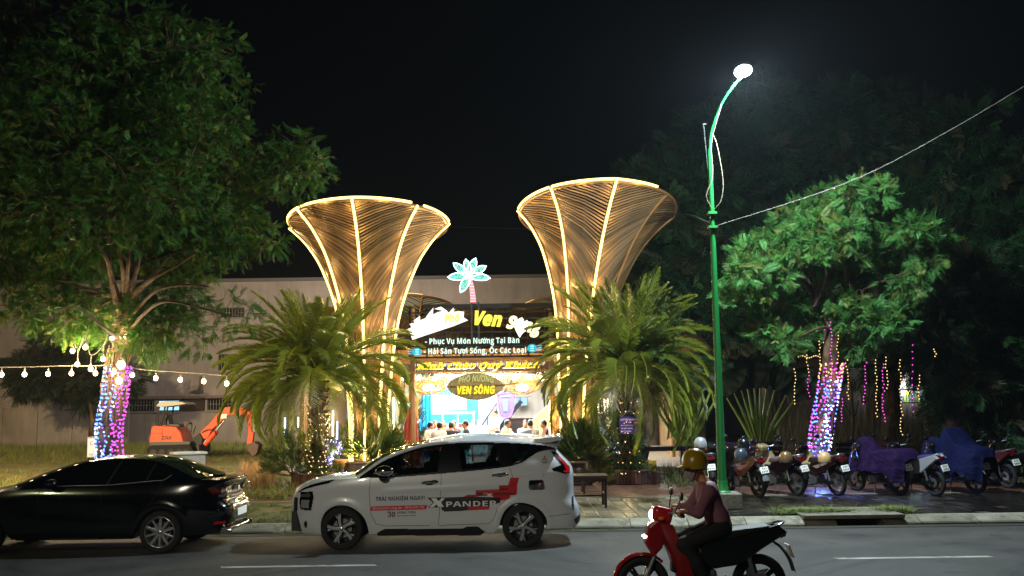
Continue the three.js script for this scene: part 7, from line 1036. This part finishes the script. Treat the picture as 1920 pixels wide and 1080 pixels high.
function makeBike(name, label, o) {
  const t = thing(name, label, 'motorbike', o.p || V(0, 0, 0), o.turn || 0), C = o.color, D = o.second || M(0x111214, 0.4), seatM = o.seat || M(0x141416, 0.6), sc = o.scooter, r = sc ? 0.235 : 0.285, fx = -0.62, bx = 0.6;
  for (const [x, f] of [[fx, 1], [bx, 0]]) { const w = (sc ? bikeW.small : bikeW[o.wheel || 'alloy']).clone(); w.position.set(x, r, 0); w.rotation.z = R(0, 6); t.add(w); }
  const hs = V(-0.36, 0.86, 0);
  part('fork', [-1, 1].flatMap((s) => [rod(V(fx, r, s * 0.07), V(-0.5, 0.56, s * 0.07), 0.022, 0.022, 10), rod(V(-0.5, 0.56, s * 0.07), V(-0.385, 0.86, s * 0.07), 0.017, 0.017, 10)]), mat.alu, t);
  part('front_fender', plain(grid(16, 8, (u, v) => { const a = lerp(0.25, 2.35, u), w = 0.065, z = lerp(-1, 1, v), rr = r + 0.035 - 0.03 * z * z; return V(fx - Math.cos(a) * rr, r + Math.sin(a) * rr, z * w * (0.6 + 0.4 * Math.sin(Math.PI * Math.min(1, u + 0.15)))); })), C, t);
  // leg shield and cowl
  part('leg_shield', plain(grid(14, 16, (u, v) => { const z = lerp(-1, 1, u), y = lerp(0.26, 0.9, v), w = (sc ? 0.24 : 0.2) * (0.55 + 0.55 * Math.sin(Math.PI * (0.1 + 0.72 * v))), x = lerp(-0.2, -0.43, Math.pow(v, 1.2)) + (sc ? 0.05 : 0.0) + 0.12 * z * z; return V(x - 0.05 * (1 - z * z), y, z * w); })), o.shield || C, t);
  part('front_cowl', poly([[-0.5, 0.6], [-0.44, 0.66], [-0.34, 0.92], [-0.42, 0.95], [-0.53, 0.86], [-0.56, 0.7]], 0.14, 0.03).translate(0, 0, -0.07), C, t);
  part('head_cowl', [placed(box(0.22, 0.17, 0.24, 0, 0, 0, 0.06), -0.4, 0.99, 0, 0, 0, -0.25)], o.headColor || C, t);
  const hl = part('head_lamp', [ball(0.075, -0.49, 0.985, 0, 0.55, 0.8, 1.15, 18)], o.lit ? glow(1, 0.9, 0.8, 14) : MP(0xb8bcc0, 0.08, { clearcoat: 1 }), t);
  if (o.lit) { const l = new THREE.SpotLight(lin(1, 0.9, 0.78), 90, 0, 0.5, 0.7); l.position.set(-0.56, 0.985, 0); l.target.position.set(-6, -0.2, 0.6); l.castShadow = true; t.add(l, l.target); part('running_lamp', [-1, 1].map((s) => placed(box(0.12, 0.02, 0.03, 0, 0, 0, 0.008), -0.55, 0.78, s * 0.075, 0, 0, 0.4)), glow(1, 0.72, 0.5, 5), t); }
  part('handlebar', [tube([V(-0.22, 1.0, -0.34), V(-0.27, 1.02, -0.22), V(-0.36, 1.0, -0.08), V(-0.36, 1.0, 0.08), V(-0.27, 1.02, 0.22), V(-0.22, 1.0, 0.34)], 0.012, 30, 8), rod(hs, V(-0.37, 1.0, 0), 0.03)], mat.alu, t);
  for (const s of [-1, 1]) { part('grip', [rod(V(-0.265, 1.02, s * 0.22), V(-0.222, 1.0, s * 0.345), 0.018, 0.018, 10), rod(V(-0.3, 1.015, s * 0.2), V(-0.31, 1.0, s * 0.34), 0.006)], mat.black, t); const m = part('mirror', [placed(ball(0.06, 0, 0, 0, 0.35, 0.75, 1.15), -0.24, 1.2, s * 0.33)], mat.black, t); part('mirror_stem', rod(V(-0.29, 1.02, s * 0.2), V(-0.24, 1.18, s * 0.32), 0.007), mat.black, m); part('indicator', ball(0.03, -0.42, 0.96, s * 0.14, 1.2, 0.7, 0.8), M(0xc2701a, 0.2), t); }
  // body: tunnel, under-seat fairings, tail
  part('tunnel', poly(sc ? [[-0.3, 0.3], [0.1, 0.27], [0.1, 0.36], [-0.26, 0.38]] : [[-0.3, 0.42], [-0.3, 0.62], [-0.12, 0.6], [0.1, 0.64], [0.1, 0.45], [-0.1, 0.36]], sc ? 0.3 : 0.1, 0.02).translate(0, 0, sc ? -0.15 : -0.05), sc ? C : D, t);
  for (const s of [-1, 1]) part('side_fairing', placed(poly(sc ? [[0.02, 0.36], [0.06, 0.68], [0.3, 0.74], [0.7, 0.8], [0.78, 0.72], [0.6, 0.52], [0.34, 0.36]] : [[-0.06, 0.56], [0.02, 0.7], [0.3, 0.74], [0.78, 0.86], [0.86, 0.8], [0.62, 0.66], [0.38, 0.5], [0.12, 0.46]], 0.04, 0.02), 0, 0, s * (sc ? 0.13 : 0.1) - 0.02), o.tail || C, t);
  part('seat', poly([[-0.06, 0.72], [-0.02, 0.77], [0.22, 0.765], [0.32, 0.8], [0.68, 0.84], [0.76, 0.82], [0.74, 0.78], [0.3, 0.72]], 0.2, 0.035).translate(0, 0, -0.1), seatM, t);
  part('grab_rail', tube([V(0.55, 0.8, -0.12), V(0.82, 0.88, -0.11), V(0.88, 0.9, 0), V(0.82, 0.88, 0.11), V(0.55, 0.8, 0.12)], 0.012, 24, 7), o.rail || mat.alu, t);
  part('tail_lamp', [placed(box(0.08, 0.08, 0.2, 0, 0, 0, 0.025), 0.84, 0.78, 0, 0, 0, 0.4)], MP(0x6a0408, 0.15, { clearcoat: 1 }), t);
  part('rear_fender', plain(grid(14, 6, (u, v) => { const a = lerp(0.2, 1.5, u), z = lerp(-1, 1, v), rr = r + 0.1 - 0.025 * z * z; return V(bx + Math.sin(a * 0.95) * rr * 0.95 + 0.02, r + 0.07 + Math.cos(a) * rr, z * 0.075); })), o.fender || mat.black, t);
  const pl = part('number_plate', placed(box(0.014, 0.14, 0.19, 0, 0, 0, 0.004), 0.93, 0.6, 0, 0, 0, 0.35), mat.plate, t); for (let i = 0; i < 7; i++) part('plate_lettering', placed(i < 4 ? box(0.004, 0.035, 0.018, 0.0085, -0.03, -0.06 + i * 0.04) : box(0.004, 0.03, 0.016, 0.0085, 0.032, -0.045 + (i - 4) * 0.04), 0.93, 0.6, 0, 0, 0, 0.35), mat.black, pl);
  part('engine', [placed(box(0.34, 0.2, 0.2, 0, 0, 0, 0.04), -0.02, 0.33, 0), rod(V(-0.2, 0.36, 0), V(-0.06, 0.35, 0), 0.065, 0.075, 14), rod(V(0.0, 0.31, -0.13), V(0.0, 0.31, 0.13), 0.1, 0.1, 18)], M(0x7a7c80, 0.45, { metalness: 0.7 }), t);
  part('swingarm', [-1, 1].map((s) => placed(box(0.5, 0.045, 0.03, 0, 0, 0, 0.008), 0.36, 0.3, s * 0.08)), mat.black, t); part('shock', [-1, 1].map((s) => rod(V(0.52, 0.33, s * 0.11), V(0.46, 0.66, s * 0.11), 0.022, 0.022, 9)), mat.alu, t); part('chain_case', placed(box(0.5, 0.09, 0.02, 0, 0, 0, 0.008), 0.36, 0.31, 0.1), mat.black, t);
  part('exhaust', [tube([V(-0.14, 0.28, -0.08), V(-0.08, 0.2, -0.12), V(0.15, 0.2, -0.13)], 0.018, 14, 8), taper([V(0.12, 0.2, -0.135), V(0.4, 0.27, -0.145), V(0.74, 0.35, -0.15)], (u) => lerp(0.03, 0.05, Math.min(1, u * 2)), 12, 14)], mat.chrome, t); part('exhaust_guard', placed(box(0.3, 0.05, 0.02, 0, 0, 0, 0.008), 0.46, 0.3, -0.2, 0, 0, 0.24), mat.alu, t);
  part('foot_pegs', [rod(V(0.02, 0.24, -0.26), V(0.02, 0.24, 0.26), 0.014, 0.014, 8), rod(V(0.3, 0.32, -0.22), V(0.3, 0.32, 0.22), 0.012, 0.012, 8), rod(V(-0.12, 0.22, 0.15), V(0.04, 0.22, 0.16), 0.008)], mat.black, t);
  part('stand', rod(V(0.06, 0.24, 0.1), V(0.12, 0.015, 0.24), 0.011, 0.011, 7), mat.black, t);
  if (o.stripe) for (const s of [-1, 1]) part('stripe', placed(poly([[0.06, 0.62], [0.34, 0.69], [0.7, 0.78], [0.5, 0.68], [0.2, 0.58]], 0.006), 0, 0, s * 0.145 - 0.003), o.stripe, t);
  return t;
}
function helmet(label, p, m, turn = 0, visor = true) {
  const t = thing('helmet', label, 'helmet', p, turn); part('shell', [lathe([[0.125, 0.02], [0.138, 0.07], [0.132, 0.14], [0.1, 0.205], [0.05, 0.235], [0, 0.243]], 26)], m, t); part('rim', plain(new THREE.TorusGeometry(0.126, 0.008, 7, 28)).rotateX(Math.PI / 2).translate(0, 0.022, 0), mat.black, t); part('lining', lathe([[0, 0.17], [0.1, 0.12], [0.122, 0.03]], 20), mat.black, t);
  if (visor) part('peak', plain(grid(14, 4, (u, v) => { const a = lerp(-1.1, 1.1, u); return V(-Math.cos(a) * (0.133 + 0.07 * v), 0.07 - 0.025 * v, Math.sin(a) * (0.134 + 0.02 * v)); })), m, t); part('strap', tube([V(0, 0.03, 0.125), V(-0.03, -0.08, 0.07), V(-0.03, -0.08, -0.07), V(0, 0.03, -0.125)], 0.008, 16, 5), mat.black, t); return t;
}
const paint = (c) => MP(c, 0.22, { clearcoat: 1, clearcoatRoughness: 0.06 });
function parked(label, px, py, turn, o) {                    // px, py: where the rear wheel meets the ground
  const p = onGround(px, py), q = V(p.x, G, p.z), d = V(Math.cos(turn), 0, -Math.sin(turn)); q.addScaledVector(d, -0.6);      // the rear wheel is 0.6 m behind the middle
  const t = makeBike('motorbike', label, { ...o, p: q, turn }); t.rotation.order = 'YXZ'; t.rotation.x = 0.1; return t;
}
const T0 = -Math.PI / 2;                                     // straight away from the road
parked('dark motorbike behind the lamp post with its lit plate', 1342, 926, T0 - 0.25, { color: paint(0x0b0c10), wheel: 'alloy' });
parked('dark red motorbike with two helmets and a grey mudguard, first right of the lamp post', 1424, 934, T0 + 0.32, { color: paint(0x14090b), tail: paint(0x4a0d14), fender: M(0x6a6e74, 0.5), rail: mat.black, stripe: M(0xb06a70, 0.4) });
parked('cream scooter with a helmet on its seat, second right of the lamp post', 1496, 930, T0 + 0.42, { color: paint(0x8c7a58), tail: paint(0x1a0a0c), seat: M(0x5a4850, 0.6), wheel: 'wire', shield: paint(0x9c8a68) });
parked('black motorbike with cream leg guard beside the lit trunk', 1572, 930, T0 + 0.4, { color: paint(0x0a0b0d), shield: paint(0xa08a60), tail: paint(0x2a0d10), wheel: 'wire', stripe: M(0x9a8a80, 0.4) });
const cov1 = parked('motorbike under the purple cover', 1688, 928, T0 + 0.45, { color: paint(0x0c0c10), wheel: 'alloy' });
parked('motorbike with pale tail between the two covered ones', 1756, 930, T0 + 0.42, { color: paint(0x0b0b0d), shield: paint(0xa07850), tail: paint(0x8f8f96), seat: M(0x2a2c5a, 0.6), wheel: 'alloy' });
const cov2 = parked('motorbike under the blue cover', 1832, 926, T0 + 0.45, { color: paint(0x0c0c10), wheel: 'alloy' });
parked('dark motorbike with pale plate at the right edge', 1892, 916, T0 + 0.3, { color: paint(0x0c0c10), tail: paint(0x3a0a0c), wheel: 'alloy' });
parked('dark motorbike furthest right, cut by the edge of the photo', 1942, 916, T0 + 0.3, { color: paint(0x0a0a0c), wheel: 'alloy' });
const above = (px, py, d) => at(px, py, d);
{ const on = (px, py, d, lb, m, tr = -1.9, v = true) => { const p = above(px, py, d); p.y -= 0.12; helmet(lb, p, m, tr, v); };
  on(1313, 830, 21.2, 'silver grey half helmet hung on the motorbike behind the lamp post', MP(0x8f949a, 0.3, { clearcoat: 1 }), -1.2, false); on(1394, 832, 21.0, 'upper black helmet on the motorbike right of the lamp post', MP(0x15181c, 0.25, { clearcoat: 1 })); on(1389, 851, 20.9, 'lower blue grey helmet on the motorbike right of the lamp post', MP(0x38424e, 0.3, { clearcoat: 1 })); on(1473, 857, 20.6, 'brown and black helmet on the seat of the cream scooter', MP(0x6a5232, 0.3, { clearcoat: 1 })); on(1546, 858, 20.9, 'cream cap helmet on the seat of the black motorbike', MP(0xb89868, 0.4), -1.7); }
// covers thrown over two of the machines
function cover(label, bike, m, peak, sd) {
  const t = thing('motorbike_cover', label, 'cover', bike.position.clone(), bike.rotation.y); const hgt = curve(peak), low = (x) => 0.42 + 0.18 * fbm(x * 2.3 + sd, 1) - 0.2 * sst(x, 0.5, 0.95);
  part('cloth', plain(grid(70, 60, (u, v) => { const x = lerp(-0.72, 0.98, u), a = (v - 0.5) * 2, top = hgt(x), s = Math.abs(a), hw = 0.12 + 0.2 * sst(x, 0, -0.5) * 1.0; let y, z; if (s < 0.3) { z = hw * s / 0.3; y = top - 0.05 * (s / 0.3) ** 2 - 0.03 * Math.sin(x * 14 + sd) * (s / 0.3); } else { const k = (s - 0.3) / 0.7; z = hw + 0.12 * k + 0.045 * Math.sin(x * 17 + sd + 2 * Math.sin(x * 5)) * k + 0.03 * fbm(x * 6, k * 3, sd); y = lerp(top - 0.05, low(x), k) + 0.02 * Math.sin(x * 30) * k; } const e = sst(Math.abs(x - 0.13), 0.7, 0.85); return V(x, y + 0.05, Math.sign(a) * z * (1 - 0.35 * e)); })), m, t);
  return t;
}
cover('purple rain cover draped over the first covered motorbike', cov1, MP(0x1c0b30, 0.8, { specularIntensity: 0.2, bumpMap: fabricBump, bumpScale: 0.05 }), [[-0.75, 0.75], [-0.5, 1.08], [-0.25, 1.16], [-0.05, 1.02], [0.1, 0.88], [0.5, 0.92], [0.85, 0.9], [1, 0.7]], 1);
cover('blue rain cover draped in a peak over the second covered motorbike', cov2, MP(0x080d30, 0.8, { specularIntensity: 0.2, bumpMap: fabricBump, bumpScale: 0.05 }), [[-0.75, 0.95], [-0.5, 1.12], [-0.3, 1.1], [-0.05, 1.16], [0.1, 1.34], [0.2, 1.26], [0.45, 1.0], [0.85, 0.93], [1, 0.7]], 4);

// ================================================================ the passing rider
{
  const D = 10.7, X = 1.94, bike = makeBike('rider_motorbike', 'red and black motorbike ridden along the road with its headlight on', { color: paint(0x7e0a10), second: M(0x0c0c0e, 0.4), tail: paint(0x0a0a0c), headColor: paint(0xb01820), lit: true, wheel: 'alloy', rail: M(0xb8bcc8, 0.2, { metalness: 0.9 }), p: V(X, 0, -D) });
  const J = { head: V(-0.03, 1.46, 0), neck: V(0.06, 1.31, 0), chest: V(0.1, 1.16, 0), waist: V(0.18, 0.98, 0), hip: V(0.2, 0.87, 0), sho: V(0.07, 1.24, 0.19), elb: V(-0.06, 1.03, 0.29), wri: V(-0.16, 1.045, 0.27), kne: V(-0.2, 0.7, 0.17), ank: V(0.0, 0.33, 0.17) };
  const f = makeFigure(J, 0.014, { grip: true, hand: 0.004, long: true });
  const t = thing('person', 'rider in pinkish jacket and yellow helmet passing on the red motorbike', 'person', V(X, 0, -D)); dress(t, f, M(0x80505f, 0.8, { bumpMap: fabricBump, bumpScale: 0.03 }), { bald: true, pants: M(0x15151a, 0.85) });
  part('face_mask', field([[V(-0.1, 1.42, 0), V(-0.07, 1.37, 0), 0.05, 0.045, [0.8, 1, 1.3]]], 0.012, 0.02), M(0x8f8a90, 0.8), t);
  helmet('yellow half helmet worn by the passing rider', V(-0.03 + X, 1.43, -D), MP(0x94760e, 0.3, { clearcoat: 1 }), 0);
}
scene.fog = new THREE.FogExp2(0xb8c4d0, 0.00027);
// ================================================================ picture taken
scene.traverse((o) => { if (o.isLight && o.shadow) { o.castShadow = true; } });
renderer.render(scene, camera);
